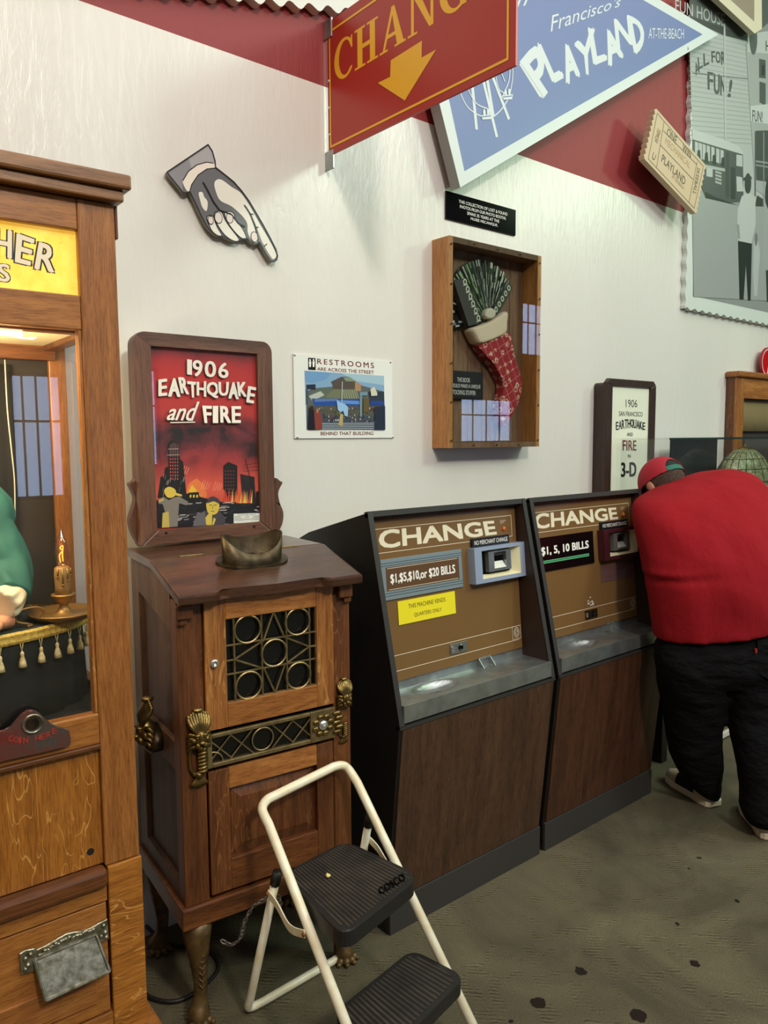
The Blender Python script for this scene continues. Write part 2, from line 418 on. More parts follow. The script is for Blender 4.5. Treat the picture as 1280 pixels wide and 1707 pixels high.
def floor_material():
    m, ns, ls, b = newmat('worn_carpet')
    co = coords(ns, ls, (1, 1, 1))
    big = tex(ns, ls, co, 2.2, 4, 0.6, 1.0)
    mid = tex(ns, ls, co, 9, 4, 0.65, 1.5)
    r = ramp(ns, [(0.30, rgb(80, 75, 60)), (0.5, rgb(97, 91, 72)), (0.72, rgb(112, 105, 83))]); ls.new(big, r.inputs[0])
    wv = ns.new('ShaderNodeTexWave'); wv.wave_type = 'BANDS'; wv.bands_direction = 'DIAGONAL'; wv.inputs['Scale'].default_value = 32
    wv.inputs['Distortion'].default_value = 3.0; wv.inputs['Detail'].default_value = 3; wv.inputs['Detail Scale'].default_value = 1.2; ls.new(co, wv.inputs[0])
    patch = ramp(ns, [(0.52, (0, 0, 0, 1)), (0.64, (1, 1, 1, 1))]); ls.new(mid, patch.inputs[0])
    wr = ramp(ns, [(0.25, (0.58, 0.58, 0.58, 1)), (0.75, (1.35, 1.33, 1.25, 1))]); ls.new(wv.outputs[0], wr.inputs[0])
    f = mixc(ns, ls, patch.outputs[0], (1, 1, 1, 1), wr.outputs[0])
    c = mixc(ns, ls, 1.0, r.outputs[0], f, 'MULTIPLY')
    fine = tex(ns, ls, co, 260, 3, 0.7); fr = ramp(ns, [(0.35, (0.6, 0.6, 0.6, 1)), (0.65, (1.3, 1.3, 1.3, 1))]); ls.new(fine, fr.inputs[0])
    c = mixc(ns, ls, 0.8, c, fr.outputs[0], 'MULTIPLY')
    # gum stains pressed into the pile
    stains = [(967, 1619, .020), (897, 1672, .024), (1064, 1693, .026), (1158, 1606, .018), (1129, 1540, .010), (1228, 1502, .011), (1165, 1430, .010), (852, 1703, .008), (1148, 1448, .006)]
    for u, v, rad in stains:
        p = on_plane(u, v, (0, 0, 0), (0, 0, 1))
        vm = ns.new('ShaderNodeVectorMath'); vm.operation = 'DISTANCE'; ls.new(co, vm.inputs[0]); vm.inputs[1].default_value = p
        ad = ns.new('ShaderNodeMath'); ad.operation = 'MULTIPLY_ADD'; n2 = tex(ns, ls, co, 60, 2); ls.new(n2, ad.inputs[0]); ad.inputs[1].default_value = 0.02; ls.new(vm.outputs['Value'], ad.inputs[2])
        lt = ns.new('ShaderNodeMath'); lt.operation = 'LESS_THAN'; ls.new(ad.outputs[0], lt.inputs[0]); lt.inputs[1].default_value = rad+0.008
        c = mixc(ns, ls, lt.outputs[0], c, rgb(38, 30, 26))
    ls.new(c, b.inputs['Base Color']); b.inputs['Roughness'].default_value = 0.95; b.inputs['Specular IOR Level'].default_value = 0.15
    bump(ns, ls, fine, b, 0.6, 0.004)
    return m
XL, XR, YB, ZC = -2.5, 13.0, -5.0, 5.0
def struct(name, mb, m, parent=None):
    o = mb.build(name, m, parent, recalc=True); o['kind'] = 'structure'; return o
o = struct('floor', MB().box(XL, XR, YB, D, -0.1, 0), floor_material())
# keep world-aligned texture coordinates on the floor
me = o.data; me.transform(Matrix.Translation(o.location)); o.location = (0, 0, 0)
struct('wall_back', MB().box(XL-.1, XR+.1, D, D+.12, 0, ZC), M['wall'])
struct('wall_left', MB().box(XL-.1, XL, YB, D, 0, ZC), M['plain_wall'])
struct('wall_right', MB().box(XR, XR+.1, YB, D, 0, ZC), M['plain_wall'])
struct('ceiling', MB().box(XL-.1, XR+.1, YB-.1, D+.12, ZC, ZC+.1), M['ceiling'])
WIN = [(1.55, 2.08, 0.98, 2.30), (3.35, 4.14, 1.25, 2.5), (8.3, 9.2, 1.7, 2.6), (9.6, 11.0, 1.5, 2.3), (11.2, 12.1, 3.1, 4.1)]
mb = MB(); xs = sorted({XL, XR} | {w_[0] for w_ in WIN} | {w_[1] for w_ in WIN})
for a, b_ in zip(xs, xs[1:]):
    wn = [w_ for w_ in WIN if w_[0] <= a+1e-6 and w_[1] >= b_-1e-6]
    if wn:
        mb.box(a, b_, YB-.1, YB, 0, wn[0][2]); mb.box(a, b_, YB-.1, YB, wn[0][3], ZC)
    else: mb.box(a, b_, YB-.1, YB, 0, ZC)
struct('wall_behind', mb, M['plain_wall'])
M['win_frame'] = mat('dark_window_frame', rgb(44, 42, 44), 0.5)
for i, (a, b_, c_, d_) in enumerate(WIN):
    mb = MB()
    for q in ((a, a+.04, c_, d_), (b_-.04, b_, c_, d_), (a+.04, b_-.04, c_, c_+.04), (a+.04, b_-.04, d_-.04, d_)):
        mb.box(q[0], q[1], YB-.08, YB-.02, q[2], q[3])
    for k in range(1, 4): x = a+(b_-a)*k/4; mb.box(x-.01, x+.01, YB-.06, YB-.04, c_+.04, d_-.04)
    zz = c_+(d_-c_)*.62; mb.box(a+.04, b_-.04, YB-.065, YB-.035, zz-.012, zz+.012)
    f = struct('window_%d' % (i+1), mb, M['win_frame'])
    g = MB().box(a+.04, b_-.04, YB-.052, YB-.048, c_+.04, d_-.04).build('window_pane', M['glass'], f); g['kind'] = 'structure'

# ================================================================ ON THE WALL
def surf_y(y, x=0, z=0): return Surf((x, y, z), (1, 0, 0), (0, 0, 1))
def wall_board(name, label, cat, outline, y, th, m, px=True, group=None):
    """flat board standing th off y (front face at y, back at y+th)"""
    s = surf_y(y); q = [s.ab(*p) for p in outline] if px else outline
    root = thing(name, label, cat, (sum(a for a, b in q)/len(q), y+th, min(b for a, b in q)), group)
    MB().prism([(a, y, b) for a, b in q], (0, th, 0)).build('board', m, root)
    return root, s

# ---- pointing hand
HO = T([(480,118),(520,180),(545,270),(550,330),(640,400),(720,465),(790,545),(860,640),(920,740),(990,860),(1060,990),(1110,1090),(1125,1150),(1115,1190),(1090,1205),(1060,1195),(1020,1140),(955,1020),(945,1035),(920,1047),(890,1035),(865,1015),(845,990),(820,993),(790,990),(770,1010),(740,1020),(700,1012),(650,990),(620,968),(580,970),(545,955),(510,925),(470,880),(420,790),(370,680),(310,555),(275,568),(245,562),(225,535),(97,375)], 260, 220, 5.565)
def hp(*p): return T(p, 260, 220, 5.565)
root, s = wall_board('pointing_hand_sign', 'cut-out sign of a grey shaded hand with pale cuff pointing down to the right', 'sign', HO, D-.022, .014, mat('grey_board_edge', rgb(150, 145, 135), .6))
G1, G2, G3, HW = rgb(104, 104, 108), rgb(140, 138, 142), rgb(168, 166, 168), rgb(232, 228, 216)
a = MB()
a.art(s, HO, G1)
a.art(s, hp((478,120),(520,185),(545,270),(545,300),(480,283),(400,300),(320,345),(260,420),(245,480),(248,555),(225,530),(100,375)), G2)
a.art(s, hp((300,240),(478,120),(520,185),(545,270),(545,300),(480,283),(400,300),(330,338)), G3)
a.art(s, closedspline(hp((250,450),(300,365),(380,305),(470,280),(535,292),(550,330),(470,345),(390,400),(330,490),(312,550),(290,548),(262,505)), 3), rgb(236, 226, 212))
a.line(s, hp((250,450),(300,365),(380,305),(470,280),(530,290)), .003, BLK)
a.line(s, hp((548,335),(470,345),(390,400),(330,490),(312,552)), .003, BLK)
a.art(s, closedspline(hp((540,480),(570,440),(620,450),(700,510),(780,560),(840,640),(900,740),(960,850),(1040,985),(1100,1100),(1115,1150),(1090,1180),(1050,1150),(990,1050),(940,960),(940,1015),(915,1030),(880,1000),(850,930),(845,850),(800,780),(700,690),(600,640),(560,570)), 3), HW)
a.art(s, closedspline(hp((395,565),(430,560),(445,600),(475,640),(478,690),(465,735),(430,700),(410,640)), 3), HW)
a.art(s, closedspline(hp((820,670),(870,740),(920,850),(950,930),(985,1020),(1040,1120),(1085,1190),(1060,1195),(1010,1120),(955,1015),(925,930),(880,800)), 3), rgb(130, 128, 130))
for f_ in (hp((470,800),(490,775),(530,785),(545,830),(570,890),(610,960),(570,960),(520,920),(490,860)), hp((538,760),(570,735),(610,750),(635,810),(680,880),(770,1000),(720,1012),(640,960),(580,880),(545,810)), hp((632,760),(665,738),(715,755),(740,820),(800,900),(835,985),(790,985),(730,930),(670,850))):
    c_ = closedspline(f_, 3); a.art(s, c_, HW); a.line(s, c_, .0028, BLK, closed=True)
for c0, r_ in (((505, 820), 25), ((576, 797), 35), ((680, 800), 32), ((910, 975), 34)):
    p_ = hp(c0)[0]; a.ell(s, p_, r_/5.565*.0021+.0012, r_/5.565*.0027+.0012, BLK); a.ell(s, p_, r_/5.565*.0021-.001, r_/5.565*.0027-.001, rgb(228, 216, 208))
a.line(s, hp((435,470),(470,530),(530,650),(590,730),(640,745),(700,770),(760,850),(820,880)), .005, BLK)
a.line(s, hp((815,680),(870,760),(920,880),(945,1000)), .003, BLK); a.line(s, hp((870,760),(900,765)), .003, BLK); a.line(s, hp((1000,1060),(1025,1040)), .003, BLK); a.line(s, hp((930,885),(945,885)), .003, BLK)
a.line(s, HO, .0035, BLK, closed=True)
a.build('painted_hand', M['art_gloss'], root, recalc=False)

# ---- restrooms notice
def rp(*p): return T(p, 470, 570, 6.095)
RO = rp((100,120),(1110,195),(1130,970),(145,985))
s = surf_y(D-.006); r0 = s.rect(RO)
root = thing('restrooms_notice', 'laminated white restrooms notice with a street picture, right of the red fire poster', 'notice', ((r0[0]+r0[1])/2, D, r0[2]))
MB().box(r0[0], r0[1], D-.006, D-.001, r0[2], r0[3]).build('sheet', mat('laminated_paper', rgb(230, 232, 226), .15), root)
a = MB(); RB = rgb(110, 34, 30)
a.art(s, rp((265,160),(340,165),(342,288),(265,283)), BLK)
for cx_ in (285, 320):
    a.ell(s, rp((cx_,185))[0], .0035, .004, WHITE); a.art(s, rp((cx_-12,198),(cx_+12,198),(cx_+8,255),(cx_-8,255)), WHITE)
a.text(s, 'RESTROOMS', rp((358,222),(935,268),(930,212),(358,170)), RB, bold=.022, space=1.35)
a.text(s, 'ARE ACROSS THE STREET', rp((356,290),(935,328),(932,292),(356,256)), RB, bold=.02)
a.text(s, 'BEHIND THAT BUILDING', rp((392,948),(926,945),(926,910),(392,913)), RB, bold=.02)
PIC = rp((228,292),(1035,345),(1042,893),(250,892))
a.art(s, PIC, rgb(128, 164, 196))
a.art(s, rp((250,500),(330,470),(500,455),(760,430),(1036,505),(1042,893),(250,892)), rgb(92, 96, 96))
a.art(s, rp((228,292),(500,310),(450,380),(300,420),(232,400)), rgb(110, 154, 196))
a.art(s, rp((600,318),(1035,345),(1037,440),(900,420),(760,400)), rgb(160, 190, 206))
a.art(s, rp((245,435),(340,430),(340,490),(245,478)), rgb(40, 48, 60))
a.art(s, rp((240,480),(262,480),(262,640),(240,640)), rgb(60, 80, 100))
a.art(s, rp((260,545),(380,470),(500,460),(520,590),(300,610)), rgb(92, 104, 90)); a.art(s, rp((270,550),(390,500),(430,540),(310,600)), rgb(180, 186, 176))
a.art(s, rp((495,405),(600,355),(680,352),(755,400),(740,430),(740,495),(520,495),(510,440)), rgb(84, 74, 66)); a.art(s, rp((620,365),(680,352),(755,400),(650,400)), rgb(126, 144, 120))
a.art(s, rp((740,400),(800,430),(800,500),(740,495)), rgb(168, 132, 96))
a.art(s, rp((440,560),(520,480),(740,480),(790,575),(600,580)), rgb(112, 116, 90))
for k in range(7): a.line(s, rp((620+k*22,490),(640+k*24,572)), .0018, rgb(170, 178, 150))
a.art(s, rp((300,575),(790,580),(790,655),(330,650)), rgb(40, 76, 150)); a.art(s, rp((560,590),(790,600),(790,635),(560,625)), rgb(96, 140, 200)); a.art(s, rp((330,580),(560,575),(560,600),(330,610)), rgb(90, 116, 170))
a.art(s, rp((870,505),(1036,505),(1040,650),(890,650)), rgb(44, 54, 66)); a.art(s, rp((900,600),(1038,600),(1040,640),(890,640)), rgb(36, 66, 140))
a.art(s, rp((250,650),(1040,650),(1041,760),(250,770)), rgb(84, 82, 72)); a.art(s, rp((250,760),(1041,750),(1042,893),(250,892)), rgb(66, 74, 84))
random.seed(3)
for k in range(150):
    x, y = random.uniform(330, 1030), random.uniform(650, 810); c_ = random.choice([rgb(170, 160, 130), rgb(60, 50, 44), rgb(120, 50, 40), rgb(190, 190, 180), rgb(90, 110, 60), rgb(40, 60, 110)])
    wq = random.uniform(4, 12); a.art(s, rp((x, y), (x+wq, y), (x+wq, y+wq*1.8), (x, y+wq*1.8)), c_)
for k in range(4): a.art(s, rp((400, 825+k*18), (930, 822+k*18), (930, 829+k*18), (400, 833+k*18)), rgb(170, 180, 190))
a.art(s, rp((782,510),(865,508),(860,545),(805,545),(805,760),(785,760)), rgb(112, 142, 158)); a.art(s, rp((820,570),(880,575),(870,720),(820,715)), rgb(98, 84, 50))
a.art(s, rp((548,590),(580,615),(630,630),(665,665),(660,760),(630,750),(615,700),(585,715),(560,690)), rgb(150, 190, 226))
a.art(s, rp((585,725),(615,740),(610,855),(565,850)), rgb(176, 160, 110))
a.art(s, rp((270,670),(310,660),(330,760),(350,892),(262,892)), rgb(30, 28, 40)); a.art(s, rp((320,715),(370,705),(400,780),(395,890),(330,890)), rgb(132, 62, 52)); a.ell(s, rp((352,700))[0], .006, .008, rgb(170, 110, 84)); a.ell(s, rp((298,670))[0], .006, .008, rgb(60, 40, 34))
a.art(s, rp((935,660),(1040,650),(1042,893),(930,893)), rgb(34, 42, 60)); a.art(s, rp((890,480),(930,455),(960,520),(960,545),(900,550)), rgb(206, 204, 180))
a.line(s, rp((605,405),(600,640)), .003, rgb(190, 200, 205))
a.build('printed_notice', M['art_gloss'], root, recalc=False)
for p_ in rp((128,132),(1102,205),(1128,965),(155,968)):
    q = on_plane(*p_, (0, D-.006, 0), (0, 1, 0)); MB().ball(q, .005, 10, (1, .5, 1)).build('pin', M['chrome'], root, True)

# ---- black engraved plaque
def bp(*p): return T(p, 690, 300, 3.484)
s = surf_y(D-.008); r0 = s.rect(bp((185,57),(592,178),(590,327),(187,222)))
root = thing('engraved_plaque', 'black plaque with white engraved words mounted on the wall above the stocking case', 'plaque', ((r0[0]+r0[1])/2, D, r0[2]))
MB().box(r0[0], r0[1], D-.008, D, r0[2], r0[3]).build('plate', M['black_gloss'], root, bev=.001)
a = MB(); zt = r0[3]; hh = r0[3]-r0[2]; wd = r0[1]-r0[0]
for k, (t_, f0, f1) in enumerate((('THIS COLLECTION OF LOST & FOUND', .17, .87), ('PHOTOS FROM OUR PHOTO BOOTHS', .185, .845), ('SPANS 35 YEARS AT THE', .285, .745), ('MUSEE MECANIQUE.', .335, .725))):
    x0, x1 = r0[0]+wd*f0, r0[0]+wd*f1; z1_ = zt-hh*(.20+k*.175); z0_ = z1_-hh*.115
    a.text(s, t_, [(x0, z0_), (x1, z0_), (x1, z1_), (x0, z1_)], WHITE, px=False)
a.build('engraving', M['art'], root, recalc=False)

# ---- pennant
def pp(*p): return T(p, 700, 0, 2.207)
PEN = [(731, 167.6), (767, 312.6), (1197, 57.5), (618.5, -286)]
YP = D-.085
root, s = wall_board('pennant_sign', 'large blue triangular pennant board with white border hung tilted high on the wall', 'sign', PEN, YP, .05, mat('pennant_edge', rgb(150, 150, 146), .5))
a = MB(); a.art(s, PEN, rgb(206, 214, 212)); a.art(s, [(747.5, 163), (774, 285.5), (1171, 57.5), (645, -248)], rgb(104, 120, 168))
PW = rgb(206, 214, 214)
def letter(c, q, src=pp, col=PW, bold=.05, sf=None, tgt=None): (tgt or a).text(sf or s, c, src(*q), col, bold=bold)
# jagged PLAYLAND
for c, q in (('P', ((445,355),(475,350),(440,150),(370,235))), ('L', ((490,300),(525,280),(455,160),(435,165))), ('A', ((540,305),(585,275),(560,170),(520,165))), ('Y', ((605,275),(625,270),(640,105),(570,165))),
             ('L', ((640,235),(685,215),(665,130),(620,105))), ('A', ((695,240),(745,205),(705,120),(680,105))), ('N', ((725,180),(780,160),(770,60),(715,75))), ('D', ((790,195),(825,160),(815,80),(765,60)))):
    letter(c, q)
# fix bulk of the P with a solid stem
a.art(s, pp((372,235),(395,225),(470,340),(455,360)), PW)
a.text(s, 'Francisco\u2019s', pp((480,118),(738,22),(738,-12),(470,60)), PW, bold=-.005, shear=.35)
a.text(s, 'San', pp((262,62),(395,18),(400,-35),(262,5)), PW, bold=-.005, shear=.3)
a.text(s, 'AT-THE-BEACH', pp((840,143),(970,143),(970,106),(840,103)), PW, bold=0)
for q in (((190,300),(207,472)), ((228,280),(281,500)), ((245,285),(268,420)), ((262,270),(325,435))): a.line(s, pp(*q), .016, PW)
for q in (((145,335),(175,395),(230,430),(275,425),(320,370),(338,300),(340,240)), ((170,320),(205,380),(245,400)), ((330,245),(325,300),(300,360)), ((275,270),(290,330),(318,345)), ((295,262),(310,300))):
    a.line(s, smoothpath([(x, y, 0) for x, y in pp(*q)], 5) and [(p.x, p.y) for p in smoothpath([(x, y, 0) for x, y in pp(*q)], 5)], .005, PW)
for cx_, cy_ in ((242, 425), (320, 352)):
    a.art(s, pp((cx_-20,cy_),(cx_+20,cy_-5),(cx_+17,cy_+14),(cx_-14,cy_+16)), PW); a.line(s, pp((cx_-16,cy_+6),(cx_+16,cy_+2)), .004, rgb(92, 110, 160))
    a.ell(s, pp((cx_-7,cy_-10))[0], .008, .014, PW); a.ell(s, pp((cx_+7,cy_-12))[0], .008, .014, PW)
a.build('painted_face', M['sign_paint'], root, recalc=False)
for p_ in pp((985,178)): MB().ball(on_plane(*p_, (0, YP, 0), (0, 1, 0)), .008, 8, (1, .5, 1)).build('screw', M['steel'], root)

# ---- giant deckle-edged photograph
def deckle(x0, x1, z0, z1, amp, per):
    q = []
    def run(p, r_, n_):
        L = math.dist(p, r_); k = max(2, int(L/per*6)); 
        for i in range(k):
            t = i/k; o_ = amp*math.sin(2*PI*t*L/per); q.append((p[0]+(r_[0]-p[0])*t+n_[0]*o_, p[1]+(r_[1]-p[1])*t+n_[1]*o_))
    run((x0, z0), (x1, z0), (0, 1)); run((x1, z0), (x1, z1), (1, 0)); run((x1, z1), (x0, z1), (0, 1)); run((x0, z1), (x0, z0), (1, 0))
    return q
def mp_(*p): return T(p, 1040, 0, 3.1625)
YM = D-.03
s = surf_y(YM); pa = s.ab(1142, 512)
q = deckle(pa[0], 6.3, pa[1]-.005, 4.75, .007, .085)
root = thing('giant_photograph', 'huge black and white street photograph panel with white wavy edges high on the right', 'photograph', (5.2, D, pa[1]))
MB().prism([(a_, YM, b_) for a_, b_ in q], (0, .028, 0)).build('board', mat('white_photo_border', rgb(205, 212, 206), .35), root)
a = MB()
def g(v): v = v*.93; return rgb(v, v+5, v+2)
def AR(col, *p): a.art(s, mp_(*p), g(col))
def W2(x, z): return (x, z)
ix = s.ab(*mp_((362, 1560))[0])
a.art(s, [(ix[0], ix[1]), (6.15, ix[1]), (6.15, 4.6), (ix[0]-.02, 4.6)], g(150), px=False)
AR(184, (340,80),(700,190),(1000,240),(1000,1100),(640,1080),(360,720))         # clapboard wall
for k in range(24): a.line(s, mp_((345, 140+k*26), (690, 230+k*23)), .004, g(160))
AR(96, (345,-40),(760,-40),(760,120),(655,215),(560,185),(345,95))                                 # roof band
AR(70, (345,80),(560,160),(655,192),(652,218),(520,185),(345,100))
a.text(s, 'FUN HOUSE', mp_((270,60),(530,140),(530,75),(270,-5)), g(190), bold=.0)
for c, qq in (('A', ((378,398),(398,380),(385,325),(372,340))), ('L', ((392,368),(415,352),(405,295),(388,305))), ('L', ((420,350),(448,335),(438,275),(418,285))), ('F', ((462,330),(480,328),(478,270),(460,272))), ('O', ((484,332),(508,332),(506,272),(482,272))), ('R', ((512,340),(532,345),(530,275),(512,272))),
              ('F', ((442,470),(468,475),(468,385),(440,380))), ('U', ((474,492),(502,498),(502,395),(474,390))), ('N', ((508,500),(535,505),(535,415),(508,405))), ('!', ((545,510),(560,510),(570,425),(560,420)))):
    a.text(s, c, mp_(*qq), g(88), bold=.03)
a.line(s, mp_((528,130),(533,730)), .02, g(190)); a.line(s, mp_((360,385),(690,420)), .004, g(120))
# tower house on the right
AR(170, (640,230),(1000,170),(1000,1200),(690,1000)); AR(196, (650,180),(1000,130),(1000,300),(650,275))
AR(88, (710,310),(745,318),(745,415),(710,410)); AR(88, (712,430),(745,440),(745,560),(712,540)); AR(60, (725,340),(740,345),(740,400),(722,395))
AR(204, (665,560),(1000,520),(1000,690),(668,640)); a.text(s, 'FUN!', mp_((675,640),(728,645),(728,590),(675,580)), g(90), bold=.02)
AR(78, (690,690),(1000,680),(1000,1000),(695,950)); a.line(s, mp_((735,700),(735,1100)), .012, g(150)); a.line(s, mp_((690,850),(900,880)), .01, g(150)); a.line(s, mp_((690,870),(900,905)), .01, g(140))
a.line(s, mp_((690,700),(690,1030)), .014, g(90))
a.ell(s, mp_((680, 205))[0], .05, .09, g(96)); a.text(s, 'HA', mp_((745,270),(800,275),(800,215),(745,215)), g(60))
# tram
AR(196, (356,680),(520,735),(600,770),(625,800),(625,820),(360,735)); AR(84, (360,735),(625,815),(628,1060),(560,1070),(430,1040),(360,880))
for x in (372, 392, 412, 434, 458, 484, 506): AR(186, (x,745+(x-370)*.32),(x+17,752+(x-370)*.32),(x+17,838+(x-370)*.22),(x,830+(x-370)*.22))
for x in (385, 425, 466, 512): AR(50, (x,790+(x-370)*.3),(x+14,786+(x-370)*.3),(x+18,850+(x-370)*.22),(x-4,845+(x-370)*.22))
AR(176, (360,855),(530,890),(530,905),(360,872)); AR(190, (432,885),(465,890),(465,935),(432,930)); AR(70, (535,800),(552,803),(552,1040),(535,1040)); AR(60, (560,880),(585,885),(585,1050),(560,1050))
for k in range(4): a.line(s, mp_((480, 905+k*18), (510, 915+k*18)), .012, g(170))
AR(188, (590,815),(622,820),(622,880),(590,875)); AR(190, (590,930),(620,935),(628,1010),(592,1010)); AR(50, (425,1010),(480,1040),(600,1085),(560,1090),(430,1045))
AR(66, (700,1030),(730,1050),(730,1110),(690,1090))
AR(162, (355,880),(425,1045),(600,1085),(1000,1100),(1000,1600),(365,1565))    # ground
# man seen from behind, woman, child
AR(194, (618,1035),(660,1010),(690,1050),(692,1180),(668,1290),(610,1290),(592,1240),(598,1100)); AR(46, (598,1270),(672,1285),(665,1585),(650,1583),(640,1400),(628,1580),(606,1578)); a.ell(s, mp_((652, 968))[0], .04, .06, g(64)); AR(70, (630,935),(668,930),(672,945),(628,952)); AR(150, (590,1180),(605,1185),(610,1260),(596,1256))
AR(186, (682,1270),(705,1270),(715,1340),(706,1440),(700,1560),(684,1560),(678,1440)); a.ell(s, mp_((694, 1262))[0], .02, .04, g(120))
AR(166, (735,1080),(790,1060),(800,1420),(728,1420)); a.ell(s, mp_((765, 1020))[0], .06, .1, g(60)); AR(60, (745,1425),(760,1425),(760,1590),(750,1590))
AR(110, (800,1200),(900,1150),(950,1590),(790,1590))
a.build('printed_photograph', M['art_gloss'], root, recalc=False)

# ---- second wavy-edged panel, top left
s = surf_y(D-.04)
pts = [(426, 0), (600, 21)]
A0, A1 = s.ab(*pts[0]), s.ab(*pts[1]); dx, dz = A1[0]-A0[0], A1[1]-A0[1]; L = math.hypot(dx, dz); ux, uz = dx/L, dz/L
q = []; st = (A1[0]+ux*.12, A1[1]+uz*.12); Ln = 1.5; n_ = 150
for i in range(n_+1):
    t = -Ln*i/n_; o_ = .011*math.sin(i*.78); q.append((st[0]+ux*t-uz*o_, st[1]+uz*t+ux*o_))
q += [(q[-1][0]-uz*1.2, q[-1][1]+ux*1.2), (q[0][0]-uz*1.2, q[0][1]+ux*1.2)]
root = thing('wavy_edged_panel', 'white panel with a wavy lower edge hung above the red wall band at the top', 'panel', (q[0][0]-.7, D, q[n_][1]))
MB().prism([(a_, D-.04, b_) for a_, b_ in q], (0, .035, 0)).build('board', mat('white_panel_paint', rgb(214, 212, 206), .4), root)

# ---- tickets
def ticket_shape(q, n=9, amp=.012):
    """q: TL TR BR BL in face metres; short ends scalloped"""
    q = [Vector(p) for p in q]; out = []
    def edge(a_, b_, wob):
        k = n*2 if wob else 1
        for i in range(k):
            t = i/k; nrm = Vector((-(b_-a_).y, (b_-a_).x)).normalized()
            out.append(a_+(b_-a_)*t+nrm*(amp*(i % 2) if wob else 0))
    edge(q[0], q[1], False); edge(q[1], q[2], True); edge(q[2], q[3], False); edge(q[3], q[0], True)
    return [(p.x, p.y) for p in out]
YT = D-.13
def tk(*p): return T(p, 1040, 0, 3.1625)
s = surf_y(YT); tq = [s.ab(*p) for p in tk((165,572),(428,870),(372,1128),(105,840))]
tq[1] = s.ab(*tk((426,868))[0])
shape = ticket_shape([s.ab(*p) for p in tk((170,572),(428,868),(378,1125),(108,838))])
root = thing('arcade_ticket_sign', 'tan board cut like an admission ticket, tilted, overlapping the giant photograph edge', 'sign', (shape[0][0]+.2, D, min(p[1] for p in shape)))
MB().prism([(x, YT, z) for x, z in shape], (0, .03, 0)).build('board', mat('tan_board', rgb(196, 172, 140), .5), root)
MB().box(shape[0][0]+.12, shape[0][0]+.3, YT+.03, D-.045, 2.95, 3.1).build('spacer', M['oak_dark'], root)
a = MB(); TB = rgb(84, 66, 50)
a.line(s, tk((175,598),(418,878),(370,1098),(128,838)), .004, TB, closed=True)
a.line(s, tk((210,645),(172,880)), .004, TB); a.line(s, tk((385,855),(342,1068)), .004, TB); a.line(s, tk((208,690),(384,868)), .004, TB); a.line(s, tk((192,765),(362,945)), .004, TB)
a.text(s, 'ONE', tk((224,712),(275,762),(280,722),(230,672)), TB, bold=.01); a.text(s, 'WIN', tk((305,795),(350,838),(354,800),(312,755)), TB, bold=.01)
a.text(s, 'MECHANICAL', tk((215,755),(345,890),(350,858),(222,722)), rgb(170, 136, 104)); a.text(s, 'PLAYLAND', tk((196,850),(318,978),(326,940),(204,812)), TB, bold=.01); a.text(s, 'AT THE BEACH', tk((250,935),(312,1000),(316,985),(256,918)), rgb(150, 120, 90))
a.text(s, 'SKEEBALL', tk((386,880),(362,1020),(378,1030),(400,890)), TB); a.text(s, 'ADMIT', tk((160,740),(178,670),(192,690),(176,765)), rgb(130, 106, 80)); a.text(s, 'C', tk((145,835),(155,800),(170,818),(160,850)), TB)
a.build('printed_ticket', M['art'], root, recalc=False)

s = surf_y(D-.10); tri = [s.ab(*p) for p in ((1185, -14), (1257, 50), (1272, -20), (1260, -160), (1160, -160))]
shp = [s.ab(*p) for p in ((1090,-100),(1258,56),(1270,48),(1268,-160),(1110,-190))]
root = thing('tan_bordered_board', 'tan board with pale border at the top right, overlapping the giant photograph', 'sign', (shp[0][0]+.3, D, min(p[1] for p in shp)))
MB().prism([(x, D-.10, z) for x, z in shp], (0, .03, 0)).build('board', mat('pale_border', rgb(206, 196, 170), .5), root)
MB().box(shp[1][0]-.25, shp[1][0]-.15, D-.07, D-.045, shp[1][1]+.3, shp[1][1]+.4).build('spacer', M['oak_dark'], root)
a = MB(); a.art(s, [(1120,-90),(1257,36),(1258,-150),(1130,-165)], rgb(138, 124, 106)); a.build('painted_face', M['art'], root, recalc=False)

